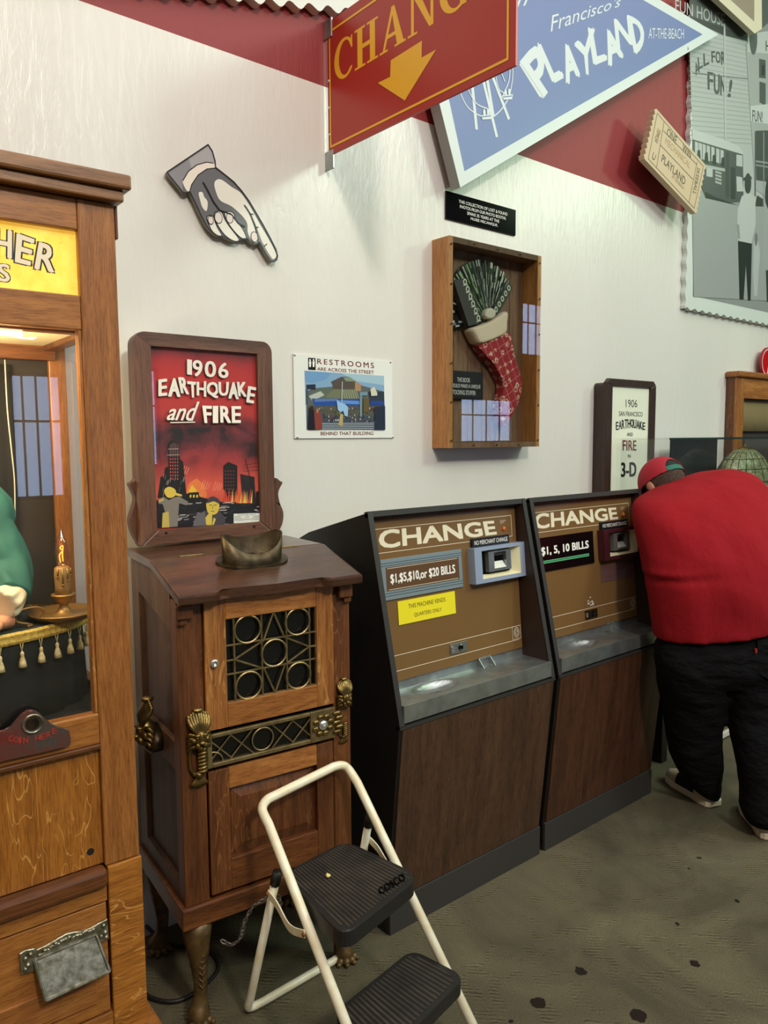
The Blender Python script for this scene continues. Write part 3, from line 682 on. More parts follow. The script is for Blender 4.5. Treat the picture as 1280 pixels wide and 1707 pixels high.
# ================================================================ CHANGE SIGN (stands out from the wall)
XS = 1.665
s = Surf((XS, 0, 0), (0, -1, 0), (0, 0, 1))
Z0, Z1, Y0, Y1 = 2.592, 3.035, 2.283, 1.43
root = thing('change_arrow_sign', 'red projecting board with yellow capitals and a yellow down arrow, bolted to the wall', 'sign', (XS, D, Z0))
MB().box(XS, XS+.007, Y1, Y0, Z0, Z1).build('board', mat('red_sign_paint', rgb(182, 48, 36), .35), root)
def arc(cx_, cy_, rx, ry, a0, a1, n=14): return [(cx_+rx*math.cos(math.radians(a0+(a1-a0)*k/n)), cy_+ry*math.sin(math.radians(a0+(a1-a0)*k/n))) for k in range(n+1)]
def serif(c):
    R = []
    def r(x0, y0, x1, y1): R.append([(x0, y0), (x1, y0), (x1, y1), (x0, y1)])
    if c == 'H':
        r(.12, 0, .34, 1); r(.66, 0, .88, 1); r(.3, .45, .7, .56)
        for x in (.0, .54): r(x, 0, x+.46, .055); r(x, .945, x+.46, 1)
    if c == 'A':
        R.append([(.10, 0), (.19, 0), (.52, .86), (.47, 1)]); R.append([(.45, 1), (.58, 1), (.94, 0), (.68, 0)]); r(.24, .29, .74, .38); r(0, 0, .32, .055); r(.58, 0, 1, .055)
    if c == 'N':
        r(.12, 0, .22, 1); r(.8, 0, .9, 1); R.append([(.12, 1), (.36, 1), (.90, .0), (.76, 0)]); r(0, 0, .34, .055); r(.68, .945, 1, 1); r(0, .945, .3, 1)
    if c in 'CG':
        out = arc(.53, .5, .53, .52, 42, 318, 24); inn = arc(.58, .5, .33, .44, 318, 42, 24)
        out = [(min(x, .96), y) for x, y in out]; R.append(out+[(.93, .2), (.86, .2)]+inn[1:-1]+[(.86, .7)])
        r(.88, .66, .95, .97)
        if c == 'G': r(.72, .04, .94, .42); r(.6, .40, 1, .455)
    if c == 'E':
        r(.12, 0, .36, 1); r(0, 0, .86, .07); r(0, .93, .86, 1); r(.3, .46, .62, .54); r(.82, 0, .9, .3); r(.82, .7, .88, 1); r(.58, .36, .64, .64)
    return R
YEL = rgb(255, 190, 46)
a = MB()
for c, y0, y1 in (('C', 2.243, 2.135), ('H', 2.128, 2.006), ('A', 1.998, 1.871), ('N', 1.862, 1.735), ('G', 1.722, 1.605), ('E', 1.592, 1.488)):
    for pl_ in serif(c): a.art(s, [(-(y0+(y1-y0)*x), 2.822+.126*z) for x, z in pl_], YEL, px=False)
a.art(s, [(500+x/3.2, y/3.2) for x, y in ((485,322),(652,217),(650,308),(728,264),(560,537),(416,443),(482,410))], YEL)
b0 = (-2.268, -1.458)
a.line(s, [(b0[0], 2.618), (b0[1], 2.618), (b0[1], 3.0), (b0[0], 3.0)], .0075, YEL, px=False, closed=True)
a.build('painted_face', M['sign_paint'], root, recalc=False)
for zc in (Z0-.02, Z1-.025):
    MB().box(XS-.004, XS+.004, Y0-.03, D, zc-.03, zc+.035, bev=.002).build('bracket', M['steel'], root)
for zc in (2.66, 2.75, 2.84): MB().ball((XS-.001, Y0-.008, zc), .005, 8).build('screw', M['chrome'], root)

# ================================================================ STOCKING CASE
BX0, BX1, BZ0, BZ1, BYF = 2.182, 2.747, 1.558, 2.386, 2.200
root = thing('display_case', 'shallow wooden wall case with clear front around the hanging red stocking', 'display case', ((BX0+BX1)/2, D, BZ0))
t_ = .022
MB().box(BX0, BX0+t_, BYF+.004, D, BZ0, BZ1).build('side_panel', M['box_wood'], root)
MB().box(BX1-t_, BX1, BYF+.004, D, BZ0, BZ1).build('side_panel', M['box_wood'], root)
MB().box(BX0+t_, BX1-t_, BYF+.004, D, BZ1-t_, BZ1).build('top_panel', M['box_inner'], root)
MB().box(BX0+t_, BX1-t_, BYF+.004, D, BZ0, BZ0+t_).build('bottom_panel', M['box_inner'], root)
mb = MB(); n_ = 6
for k in range(n_):
    a0 = BX0+t_+(BX1-BX0-2*t_)*k/n_; a1 = BX0+t_+(BX1-BX0-2*t_)*(k+1)/n_; mb.box(a0+.0015, a1-.0015, D-.012, D-.002, BZ0+t_, BZ1-t_, bev=.0015)
mb.build('back_boards', M['box_inner'], root)
MB().box(BX0, BX1, BYF, BYF+.004, BZ0, BZ1).build('clear_front', M['acrylic'], root)
for k in range(6):
    z = BZ0+.03+(BZ1-BZ0-.06)*k/5
    for x in (BX0+.011, BX1-.011): MB().ball((x, BYF-.001, z), .0045, 8, (1, .5, 1)).build('screw', M['bronze'], root)
for k in range(1, 4):
    x = BX0+(BX1-BX0)*k/4
    for z in (BZ0+.011, BZ1-.011): MB().ball((x, BYF-.001, z), .0045, 8, (1, .5, 1)).build('screw', M['bronze'], root)
# the stocking
def sp_(*p): return T(p, 690, 300, 3.484)
ss = surf_y(2.262)
def puff(name, pts, y, depth, m, parent, nrm=8, label=None, wr=0.0):
    """cushion-like solid from an outline: rounded front and back"""
    q = [Vector(surf_y(y).ab(*p)) for p in pts]; c = sum(q, Vector((0, 0)))/len(q)
    mb = MB(); rings = []
    for i in range(nrm+1):
        t = i/nrm*PI; k = max(math.sin(t), .02)**.42 if i not in (0, nrm) else .25
        dy = -math.cos(t)*depth/2
        ring = []
        for j, p in enumerate(q):
            # shrink towards the outline's local spine
            r_ = p+(c-p)*(1-k)*.35
            ring.append((r_.x, y+dy*(-1)+wr*math.sin(j*2.1+i), r_.y))
        rings.append(ring)
    R = [[mb.v(p) for p in r_] for r_ in rings]; n = len(q)
    for A, B in zip(R, R[1:]):
        for k in range(n): mb.bm.faces.new((A[k], A[(k+1) % n], B[(k+1) % n], B[k]))
    for ri in (R[0], R[-1]):
        tri = tessellate_polygon([[v_.co.copy() for v_ in ri]])
        for t in tri:
            try: mb.bm.faces.new([ri[k] for k in t])
            except ValueError: pass
    return mb.build(name, m, parent, smooth=False, label=label)
def stock_mat():
    m, ns, ls, b = newmat('red_printed_cotton'); co = coords(ns, ls, (1, 1, 1), (0, math.radians(28), 0))
    sp = ns.new('ShaderNodeSeparateXYZ'); ls.new(co, sp.inputs[0])
    def grid(ax):
        f = ns.new('ShaderNodeMath'); f.operation = 'PINGPONG'; f.inputs[1].default_value = .02; ls.new(sp.outputs[ax], f.inputs[0])
        g_ = ns.new('ShaderNodeMath'); g_.operation = 'LESS_THAN'; g_.inputs[1].default_value = .0011; ls.new(f.outputs[0], g_.inputs[0]); return g_.outputs[0]
    mx = ns.new('ShaderNodeMath'); mx.operation = 'MAXIMUM'; ls.new(grid(0), mx.inputs[0]); ls.new(grid(2), mx.inputs[1])
    c = mixc(ns, ls, mx.outputs[0], rgb(158, 34, 44), rgb(214, 120, 118))
    vo = ns.new('ShaderNodeTexVoronoi'); vo.inputs['Scale'].default_value = 26; vo.inputs['Randomness'].default_value = .6; ls.new(co, vo.inputs['Vector'])
    n_ = tex(ns, ls, co, 120, 2); ad = ns.new('ShaderNodeMath'); ad.operation = 'MULTIPLY_ADD'; ls.new(n_, ad.inputs[0]); ad.inputs[1].default_value = .5; ls.new(vo.outputs['Distance'], ad.inputs[2])
    r = ramp(ns, [(0.44, (0, 0, 0, 1)), (0.47, (1, 1, 1, 1)), (0.53, (1, 1, 1, 1)), (0.56, (0, 0, 0, 1))]); ls.new(ad.outputs[0], r.inputs[0])
    c = mixc(ns, ls, r.outputs[0], c, rgb(224, 200, 170)); ls.new(c, b.inputs['Base Color']); b.inputs['Roughness'].default_value = .85
    return m
sk = thing('christmas_stocking', 'red patterned cloth stocking with cream cuff hanging inside the display case', 'stocking', tuple(on_plane(*sp_((500,1440))[0], (0, 2.262, 0), (0, 1, 0))))
leg = closedspline(sp_((345,935),(520,880),(555,940),(570,1020),(600,1120),(612,1200),(600,1270),(575,1340),(540,1400),(515,1442),(492,1430),(478,1390),(475,1320),(492,1240),(495,1180),(460,1110),(410,1020)), 3)
puff('foot_and_leg', leg, 2.257, .05, stock_mat(), sk, 9)
cuff = closedspline(sp_((308,868),(360,850),(430,820),(518,765),(520,830),(512,890),(450,925),(400,945),(352,955),(325,915)), 3)
puff('cuff', cuff, 2.252, .066, mat('cream_cotton', rgb(226, 206, 180), .9, bmp=.3, bs=60), sk, 9)
# fan of photo pages
fan = thing('photo_flip_book', 'book of photo strips fanned open, standing in the top of the red stocking', 'book', tuple(on_plane(*sp_((430,810))[0], (0, 2.262, 0), (0, 1, 0))))
c0 = Vector(surf_y(2.262).ab(*sp_((430,830))[0])); mb = MB(); random.seed(11)
N = 95
rim = [(212,860),(218,720),(225,620),(250,545),(300,490),(350,468),(400,465),(450,485),(500,520),(540,575),(552,620)]
rimw = [Vector(surf_y(2.262).ab(*p)) for p in sp_(*rim)]
rp_ = smoothpath([(p.x, p.y, 0) for p in rimw], 12)
for i in range(N):
    t = i/(N-1)*(len(rp_)-1); k = int(t); e = rp_[k].lerp(rp_[min(k+1, len(rp_)-1)], t-k); e = Vector((e.x, e.y))
    e2t = min((i+1)/(N-1)*(len(rp_)-1), len(rp_)-1); k2 = int(e2t); e2 = rp_[k2].lerp(rp_[min(k2+1, len(rp_)-1)], e2t-k2); e2 = Vector((e2.x, e2.y))
    yy = 2.268-.012*math.sin(i*.9)-.004*random.random(); d = e-c0; w_ = (e2-e)*.55; segs = 9
    for j in range(segs):
        f0, f1 = .12+.88*j/segs, .12+.88*(j+1)/segs
        green = i > 12 and i < 45
        col_ = random.choice([rgb(40, 44, 38), rgb(90, 94, 84), rgb(214, 220, 206), rgb(150, 160, 140), rgb(74, 110, 54) if green else rgb(50, 52, 48), rgb(140, 180, 104) if green else rgb(120, 124, 112)])
        if i <= 14: col_ = random.choice([rgb(14, 14, 14), rgb(24, 24, 26), rgb(200, 204, 206), rgb(110, 116, 122)])
        q = [(c0+d*f0-w_*f0), (c0+d*f0+w_*f0), (c0+d*f1+w_*f1), (c0+d*f1-w_*f1)]
        mb.face([(p.x, yy-.0012*(i % 2), p.y) for p in q], col_)
mb.prism([(p.x, 2.270, p.y) for p in [c0]+[Vector((v.x, v.y)) for v in rp_[::4]]], (0, .012, 0), col=rgb(40, 40, 38))
mb.build('photo_pages', M['art_gloss'], fan, recalc=False)
sf = surf_y(2.232)
cov = sp_((232,590),(282,570),(372,830),(318,850)); q = [sf.ab(*p) for p in cov]
MB().prism([(x, 2.232, z) for x, z in q], (0, .03, 0)).build('spine', mat('dark_book_cloth', rgb(58, 54, 52), .6), fan)
a = MB()
fr1 = sp_((282,572),(305,574),(392,800),(372,832)); a.art(sf, fr1, rgb(40, 42, 40))
for k in range(6):
    x, y = 296+k*15.5, 592+k*42; a.ell(sf, sp_((x, y))[0], .011, .013, rgb(206, 204, 180)); a.ell(sf, sp_((x, y))[0], .0055, .007, rgb(40, 40, 36)); a.line(sf, sp_((x-9,y+20),(x+14,y+16)), .004, rgb(206, 204, 180))
strip = closedspline(sp_((462,745),(530,620),(552,600),(566,618),(560,650),(500,760),(475,785),(460,775)), 3); a.art(sf, strip, rgb(44, 46, 40))
for k in range(5): x, y = 476+k*18.5, 752-k*31; a.ell(sf, sp_((x, y))[0], .010, .012, rgb(214, 210, 184)); a.ell(sf, sp_((x, y))[0], .005, .007, rgb(50, 50, 44))
a.build('cover_letters', M['art'], fan, recalc=False)
puff('end_roll', closedspline(sp_((398,790),(410,755),(440,745),(462,770),(455,800),(420,808)), 3), 2.236, .03, mat('cream_paper', rgb(208, 200, 178), .7), fan, 6)
# plaque in the case
sf = surf_y(2.268); r0 = sf.rect(sp_((200,1105),(402,1118),(400,1272),(200,1268)))
root = thing('stocking_stuffer_plaque', 'small black plaque with white words on the boards inside the display case', 'plaque', ((r0[0]+r0[1])/2, 2.276, r0[2]))
r0 = (BX0+t_+.002, r0[1], r0[2], r0[3])
MB().box(r0[0], r0[1], 2.268, 2.2865, r0[2], r0[3]).build('plate', mat('black_plaque', rgb(26, 26, 30), .4), root)
a = MB(); x0, x1 = sf.ab(*sp_((214, 1180))[0])[0], sf.ab(*sp_((392, 1180))[0])[0]; h_ = r0[3]-r0[2]; zt = r0[3]; wd = x1-x0
for t_x, f0, f1, k in (('THIS BOOK', .20, .62, 0), ('COULD MAKE A UNIQUE', 0, .96, 1), ('STOCKING STUFFER', .02, .8, 2)):
    a.text(sf, t_x, [(x0+wd*f0, zt-h_*(.40+.23*k)), (x0+wd*f1, zt-h_*(.40+.23*k)), (x0+wd*f1, zt-h_*(.24+.23*k)), (x0+wd*f0, zt-h_*(.24+.23*k))], WHITE, px=False)
a.build('engraving', M['art'], root, recalc=False)

# ================================================================ OAK FORTUNE CABINET (left)
FO = Frame((0.70, 1.77, 0), -2.5)
XO1, XO0 = -.010, -.86                      # right and left outer edges
def zO(u, v, y=0): return FO.Y(u, v, y)[2]
def xO(u, v, y=0): return FO.Y(u, v, y)[0]
M['oak_brown_mid'] = wood('oak_crown', rgb(96, 62, 34), rgb(134, 92, 56), rgb(158, 114, 74), 'x', .42, None, coat=.1)
oc = thing('fortune_cabinet', 'tall golden oak fortune teller cabinet with lit yellow sign, glass front and nickel drawer pull', 'arcade machine', tuple(FO.W((-.43, .25, 0))))
XG = -.093                                   # inner edge of the stile
ZG0, ZG1 = .962, 1.845                       # glass opening
ZM0, ZM1 = 1.921, 2.062                      # lit sign opening
DP = .48
def ob(name, m, *a_, bev=.003, par=oc, label=None, **k): return MB(FO).box(*a_, **k).build(name, m, par, bev=bev, label=label)
mb = MB(FO).box(XO0, XO1, 0, .035, .585, 2.125)
o_ = None
ob('stile', M['oak'], XG, XO1, 0, .04, .585, 2.13); ob('stile', M['oak'], XO0, XO0+.083, 0, .04, .585, 2.13)
ob('stile_bead', M['oak_mid'], XG-.008, XG, .004, .03, ZG0, ZG1, bev=.002)
ob('top_rail', M['oak_h'], XO0+.083, XG, .002, .03, ZM1, 2.13); ob('middle_rail', M['oak_h'], XO0+.083, XG, .002, .03, ZG1, ZM0)
ob('crown', M['oak_brown_mid'], XO0-.04, XO1+.028, -.04, DP+.02, 2.157, 2.19, bev=.006)
ob('crown', M['oak_brown_mid'], XO0-.022, XO1+.014, -.026, DP+.01, 2.132, 2.157, bev=.004)
ob('corner_block', M['oak_dark'], XO1, XO1+.006, -.002, .05, 2.055, 2.128, bev=.002)
# lower front
zr = zO(160, 1241)
ob('coin_rail', M['oak_h'], XO0+.083, XG, 0, .03, zr, ZG0)
ob('rail_bead', M['oak_dark_h'], XO0+.083, XG, -.006, .006, zr-.012, zr, bev=.003)
zp = zO(179, 1441)
ob('front_panel', M['oak_panel'], XO0+.083, XG, .012, .03, zp, zr-.012)
c_ = FO.Y(151, 1420, .011)
MB(FO).lathe((c_[0], .0115, c_[2]), [(.0, 0), (.0085, 0), (.0085, .004), (0, .004)], 14, 'y').build('peg_hole', M['cloth_black'], oc)
ob('waist_moulding', M['oak_dark_h'], XO0+.0, XG, -.022, .02, zp-.045, zp, bev=.010)
ob('waist_rail', M['oak_h'], XO0+.083, XG, -.006, .02, zO(184, 1497), zp-.045, bev=.003)
ob('base_stile', wood('oak_ribboned', rgb(128, 76, 24), rgb(168, 106, 40), rgb(186, 122, 52), 'x', .36, rgb(216, 158, 84), coat=.25, fd=(.30, .42)), XG+.004, XO1+.004, -.004, .045, .14, .583)
zd0, zd1 = zO(191, 1680), zO(184, 1497)-.004
dr = ob('drawer', M['oak_h'], XO0+.09, XG-.002, -.002, .03, zd0, zd1)
q1, q2 = FO.Y(0, 1640, -.004), FO.Y(153, 1655, -.004)
MB(FO).box(XO0+.17, xO(153, 1640)+.01, -.008, 0, zd0+.035, zd0+.115).build('raised_panel', M['oak_mid_h'], dr, bev=.003)
# drawer pull, traced plate with hanging cup
def fp(*p): return T(p, 0, 1240, 3.654)
sO = Surf(FO.W((0, -.004, 0)), FO.M @ Vector((1, 0, 0)), (0, 0, 1))
def solid(name, surf, pts, d0, th, m, par, px=True, bev=0, label=None):
    q = [surf.ab(*p) for p in pts] if px else pts
    return MB().prism([surf.P(a_, b_, d0) for a_, b_ in q], surf.n*th, bev=bev).build(name, m, par, label=label)
pl_ = fp((115,1272),(150,1250),(205,1240),(225,1256),(285,1228),(345,1180),(400,1150),(450,1138),(500,1135),(550,1125),(590,1090),(650,1060),(660,1180),(615,1205),(560,1175),(240,1290),(205,1300),(205,1385),(190,1375),(125,1402))
solid('pull_plate', sO, pl_, 0, .006, M['nickel'], dr, bev=.0015, label='tarnished embossed metal pull plate')
random.seed(5)
cup = fp((205,1305),(578,1150),(632,1322),(250,1495)); q = [sO.ab(*p) for p in cup]
mb = MB()
def PQ(a_, b_, d): return sO.P(a_, b_, d)
fr_ = [PQ(q[0][0], q[0][1], .008), PQ(q[1][0], q[1][1], .008), PQ(q[2][0], q[2][1], .045), PQ(q[3][0], q[3][1], .045)]
for i in range(4): mb.tube([fr_[i], fr_[(i+1) % 4]], .004, 8)
mb.prism(fr_, -sO.n*.004)
mb.build('pull_cup', M['nickel'], dr, label='dull metal cup pull')
mb = MB()
for k in range(26):
    t = k/25; u, v = 235+330*t+random.uniform(-6, 6), 1275-150*t+18*math.sin(t*PI)*-1+random.uniform(-6, 6); p_ = fp((u, v))[0]
    a0, b0_ = sO.ab(*p_); mb.ball(sO.P(a0, b0_, .007), .005, 8, (1.2, .7, .8))
for (u, v) in ((150, 1300), (165, 1340), (150, 1365), (180, 1275), (625, 1100), (635, 1140), (610, 1165), (640, 1170)):
    a0, b0_ = sO.ab(*fp((u, v))[0]); mb.ball(sO.P(a0, b0_, .006), .006, 8)
mb.build('pull_relief', M['nickel'], dr, True)
ob('plinth', M['oak_h'], XO0-.03, XO1+.035, -.035, DP, 0, .14, bev=.008)
ob('bottom_rail', M['oak_h'], XO0+.083, XG+.004, -.002, .03, .14, zd0-.005)
# sides, back
ob('side_panel', M['oak'], XO1-.025, XO1, .045, DP, .14, ZG0, bev=.002); ob('side_panel', M['oak'], XO0, XO0+.025, .045, DP, .14, ZG0, bev=.002)
ob('side_top', M['oak'], XO1-.03, XO1, .04, DP, ZG1+.012, 2.13, bev=.002); ob('side_top', M['oak'], XO0, XO0+.03, .04, DP, ZG1+.012, 2.13, bev=.002)
ob('back_post', M['oak'], XO1-.045, XO1, DP-.035, DP, ZG0, ZG1+.012); ob('back_post', M['oak'], XO0, XO0+.045, DP-.035, DP, ZG0, ZG1+.012)
ob('back_panel', mat('dark_stained_board', rgb(46, 36, 28), .7), XO0+.045, XO1-.045, DP-.02, DP-.005, .14, 2.13, bev=0)
ob('side_window', M['glass'], XO1-.014, XO1-.010, .04, DP-.035, ZG0, ZG1+.012, bev=0); ob('side_window', M['glass'], XO0+.010, XO0+.014, .04, DP-.035, ZG0, ZG1+.012, bev=0)
ob('front_window', M['glass'], XO0+.083, XG, .012, .016, ZG0, ZG1, bev=0)
ob('inner_ceiling', mat('cream_inner_board', rgb(226, 206, 160), .6), XO0+.083, XO1-.06, .07, DP-.05, ZG1+.008, ZG1+.02, bev=0)
ob('ceiling_frame', M['oak_dark_h'], XO0+.03, XO1-.03, .035, .07, ZG1-.004, ZG1+.03); ob('ceiling_frame', M['oak_dark'], XO1-.062, XO1-.026, .07, DP-.035, ZG1-.006, ZG1+.03); ob('ceiling_frame', M['oak_dark_h'], XO0+.03, XO1-.03, DP-.055, DP-.02, ZG1-.03, ZG1+.03)
ob('inner_floor', M['cloth_black'], XO0+.03, XO1-.03, .05, DP-.02, .93, .945, bev=0)
# lit sign
def signmat():
    m, ns, ls, b = newmat('backlit_yellow_glass'); co = coords(ns, ls)
    t1 = tex(ns, ls, co, 14, 6, .7); r = ramp(ns, [(.3, rgb(240, 176, 52)), (.6, rgb(250, 198, 84)), (.8, rgb(255, 216, 120))]); ls.new(t1, r.inputs[0])
    t2 = tex(ns, ls, co, 70, 4, .7); r2 = ramp(ns, [(.22, rgb(150, 100, 30)), (.34, (1, 1, 1, 1))]); ls.new(t2, r2.inputs[0])
    c = mixc(ns, ls, .7, r.outputs[0], r2.outputs[0], 'MULTIPLY'); ls.new(c, b.inputs['Base Color']); ls.new(c, b.inputs['Emission Color']); b.inputs['Emission Strength'].default_value = .62; b.inputs['Roughness'].default_value = .3
    return m
sg = MB(FO).box(XO0+.083, XG, .018, .026, ZM0, ZM1).build('lit_sign', signmat(), oc, label='backlit yellow glass sign with outlined capitals')
a = MB(); sS = Surf(FO.W((0, .018, 0)), FO.M @ Vector((1, 0, 0)), (0, 0, 1))
def op(*p): return T(p, 0, 240, 4.2692)
def outlined(q_, c, col=rgb(214, 198, 168)):
    q_ = op(*q_); cx_ = sum(p[0] for p in q_)/4; cy_ = sum(p[1] for p in q_)/4
    a.text(sS, c, q_, BLK, bold=.085); a.text(sS, c, q_, col, bold=.03)
outlined(((-38,790),(78,812),(80,622),(-34,600)), 'H'); outlined(((112,838),(210,862),(242,682),(124,640)), 'E'); outlined(((250,885),(378,912),(395,735),(282,702)), 'R'); outlined(((-14,972),(66,985),(66,862),(-12,850)), 'S')
a.build('sign_lettering', artmat('sign_letters', .4, .25), sg, recalc=False)
# coin plaque
def cq(*p): return T(p, 0, 840, 3.8808)
sC = Surf(FO.W((0, 0, 0)), FO.M @ Vector((1, 0, 0)), (0, 0, 1))
cp = cq((-80,1500),(0,1470),(50,1450),(95,1400),(140,1350),(175,1330),(205,1328),(245,1345),(290,1385),(340,1428),(380,1440),(430,1448),(442,1480),(446,1545),(380,1568),(60,1640),(-20,1660),(-90,1670))
q = closedspline([sC.ab(*p) for p in cp], 3)
cpl = solid('coin_plaque', sC, q, .001, .012, mat('cast_iron_plaque', rgb(84, 74, 68), .45, .4, rgb(122, 44, 34), 16, .3, 120), oc, px=False, bev=.002, label='worn cast coin plaque with traces of red paint')
ctr = sC.ab(*cq((202, 1412))[0])
mb = MB()
for rr in (.020,):
    pts_ = [sC.P(ctr[0]+rr*math.cos(2*PI*k/24), ctr[1]+rr*math.sin(2*PI*k/24), .0135) for k in range(25)]; mb.tube(pts_, .003, 8, cap=False)
mb.build('coin_ring', M['nickel'], cpl, True)
mb = MB(Frame(sC.P(ctr[0], ctr[1], .013), -2.5)).lathe((0, 0, 0), [(0, .002), (.016, .002), (.013, -.002), (0, -.002)], 20, 'y').build('coin_slot', M['bronze'], cpl)
a = MB(); sL = Surf(sC.P(0, 0, .0132), sC.ex, (0, 0, 1))
for c, u, v in (('C', 58, 1520), ('O', 90, 1527), ('I', 124, 1530), ('N', 152, 1530), ('H', 228, 1515), ('E', 262, 1506), ('R', 300, 1492), ('E', 338, 1470)):
    a.text(sL, c, cq((u-2, v+20), (u+(12 if c == 'I' else 28), v+13), (u+(12 if c == 'I' else 28), v-24), (u-2, v-18)), rgb(158, 50, 36), bold=.03)
a.build('coin_lettering', M['art'], cpl, recalc=False)

# inside: table, fringe, candle lamp, figure
ftab = thing('fortune_table', 'round table under black cloth with gold tasselled braid inside the oak cabinet', 'table', tuple(FO.W((-.40, .25, .945))))
TC = (-.43, .245); TA, TBb, ZT = .385, .188, 1.163
def tabpt(t, k=1.0, z=ZT): return (TC[0]+TA*k*math.cos(t), TC[1]+TBb*k*math.sin(t), z)
n_ = 72
MB(FO).loft([[tabpt(2*PI*k/n_, 1, ZT-.012) for k in range(n_)], [tabpt(2*PI*k/n_, 1.0, ZT-.003) for k in range(n_)], [tabpt(2*PI*k/n_, .985, ZT) for k in range(n_)]]).build('table_top', mat('green_black_felt', rgb(40, 48, 44), .85), ftab, True)
mb = MB(FO); rings = []
for j in range(5):
    t = j/4; rings.append([tabpt(2*PI*k/n_, .97+.025*math.sin(k*1.9)*t, ZT-.012-(ZT-.012-.947)*t) for k in range(n_)])
mb.loft(rings, True, True).build('cloth_skirt', M['cloth_black'], ftab, True)
# braid as a bumpy band
mb = MB(FO); n2 = 260; rings = []
for dz, dk in ((0, 1.008), (-.006, 1.022), (-.014, 1.016), (-.022, 1.022), (-.028, 1.008)):
    rings.append([tabpt(2*PI*k/n2, dk+(.006 if k % 2 else 0), ZT+.002+dz) for k in range(n2)])
mb.loft(rings, False, False); gm = mat('gold_braid', rgb(232, 196, 92), .5, .2, rgb(190, 146, 56), 160)
mb.build('gold_braid', gm, ftab)
tm = mat('gold_tassel_thread', rgb(238, 218, 164), .6, .0, rgb(190, 158, 92), 90)
for k in range(46):
    t = 2*PI*(k+.3)/46
    if math.sin(t) > .3: continue
    x, y, z = tabpt(t, 1.02, ZT-.026)
    mb = MB(FO); mb.tube([(x-.003, y, z), (x, y, z-.02)], .0009, 5); mb.tube([(x+.003, y, z), (x, y, z-.02)], .0009, 5)
    mb.lathe((x, y, z-.055), [(0, 0), (.0095, 0), (.0075, .012), (.0045, .022), (.0035, .025), (.0045, .029), (.0038, .034), (.001, .037)], 12)
    mb.build('tassel', tm, ftab, True)
# candlestick lamp
c0 = FO.Z(107, 1019, 1.181); cx_, cy_ = c0[0], c0[1]
cl = thing('candlestick_lamp', 'gold chamber candlestick with a clear flame bulb glowing, on the fringed table', 'lamp', tuple(FO.W((cx_, cy_, ZT))))
sc_ = .0016
MB(FO).lathe((cx_, cy_, ZT), [(0, .0), (.055, .0), (.078, .012), (.084, .019), (.082, .021), (.06, .012), (.03, .012), (.018, .02), (.009, .032), (.011, .036), (.022, .050), (.024, .056), (.029, .058), (.028, .062), (.012, .062), (0, .062)], 36).build('saucer', M['gold_paint'], cl, True)
MB(FO).lathe((cx_, cy_, ZT+.060), [(0, 0), (.0195, 0), (.0185, .02), (.0195, .045), (.0185, .066), (.0135, .070), (0, .070)], 24).build('candle_tube', mat('antique_gold_wax', rgb(168, 130, 76), .5, .2, rgb(140, 104, 58), 40), cl, True)
mb = MB(FO)
for k, (an, l_) in enumerate(((-1.2, .03), (-.6, .018), (-1.8, .04), (.4, .03), (-2.4, .02))):
    x, y = cx_+.0195*math.cos(an), cy_+.0195*math.sin(an); mb.tube([(x, y, ZT+.126), (x, y, ZT+.126-l_)], .0022, 8); mb.ball((x, y, ZT+.126-l_), .0032, 8)
mb.build('wax_drips', M['gold_paint'], cl, True)
pb = [(0, 0), (.010, .0), (.0125, .008), (.0172, .022), (.0182, .036), (.0155, .053), (.0095, .070), (.0035, .083), (.001, .094), (0, .096)]
bulb = MB(FO).lathe((cx_, cy_, ZT+.130), pb, 24).build('bulb', glass('pink_bulb_glass', (1.0, .86, .78, 1), .16), cl, True, label='clear pointed flame bulb')
fm = mat('glowing_filament', rgb(255, 150, 60), .5, emit=3.5)
MB(FO).tube(smoothpath([(cx_-.003, cy_, ZT+.140), (cx_-.005, cy_, ZT+.158), (cx_+.003, cy_, ZT+.168), (cx_-.003, cy_, ZT+.175), (cx_+.004, cy_, ZT+.180), (cx_+.002, cy_, ZT+.158), (cx_+.003, cy_, ZT+.142)]), .0013, 6).build('filament', fm, bulb)
MB(FO).tube([(cx_, cy_, ZT+.130), (cx_, cy_, ZT+.150)], .004, 8).build('bulb_stem', M['glass'], bulb)
hx, hy = cx_-.083, cy_-.03
MB(FO).tube(smoothpath([(hx+.018, hy, ZT+.010), (hx+.03, hy, ZT+.03), (hx+.01, hy-.005, ZT+.044), (hx-.03, hy-.01, ZT+.040), (hx-.035, hy-.01, ZT+.018), (hx-.01, hy-.01, ZT+.008), (hx+.0, hy-.008, ZT+.003), (hx-.012, hy-.014, ZT+.003)], 6), .0035, 8).build('handle', M['gold_paint'], cl, True)

# the automaton figure (mostly beyond the left edge of the picture)
fig = thing('fortune_teller_figure', 'seated fortune teller figure in a teal robe, white cuff and hand on the table', 'figure', tuple(FO.W((-.48, .3, .945))))
def ring(c, rx, ry, n=20, ax=(1, 0, 0), ay=(0, 1, 0), wob=0, ph=0):
    c, ax, ay = Vector(c), Vector(ax).normalized(), Vector(ay).normalized()
    return [c+ax*(rx*(1+wob*math.sin(5*t+ph))*math.cos(t))+ay*(ry*(1+wob*math.cos(4*t+ph))*math.sin(t)) for t in (2*PI*k/n for k in range(n))]
teal = mat('teal_robe_cloth', rgb(44, 104, 92), .8, 0, rgb(34, 84, 76), 9, .5, 14)
skin_fig = mat('painted_wax_skin', rgb(222, 160, 122), .45, 0, rgb(206, 136, 100), 30)
bd = MB(FO).loft([ring((-.52, .33, ZT+.001+z), rx, ry, 24, wob=.02) for z, rx, ry in ((0, .16, .10), (.08, .165, .105), (.16, .17, .10), (.23, .18, .095), (.27, .15, .085), (.30, .08, .06), (.32, .04, .04))]).build('robe', teal, fig, True)
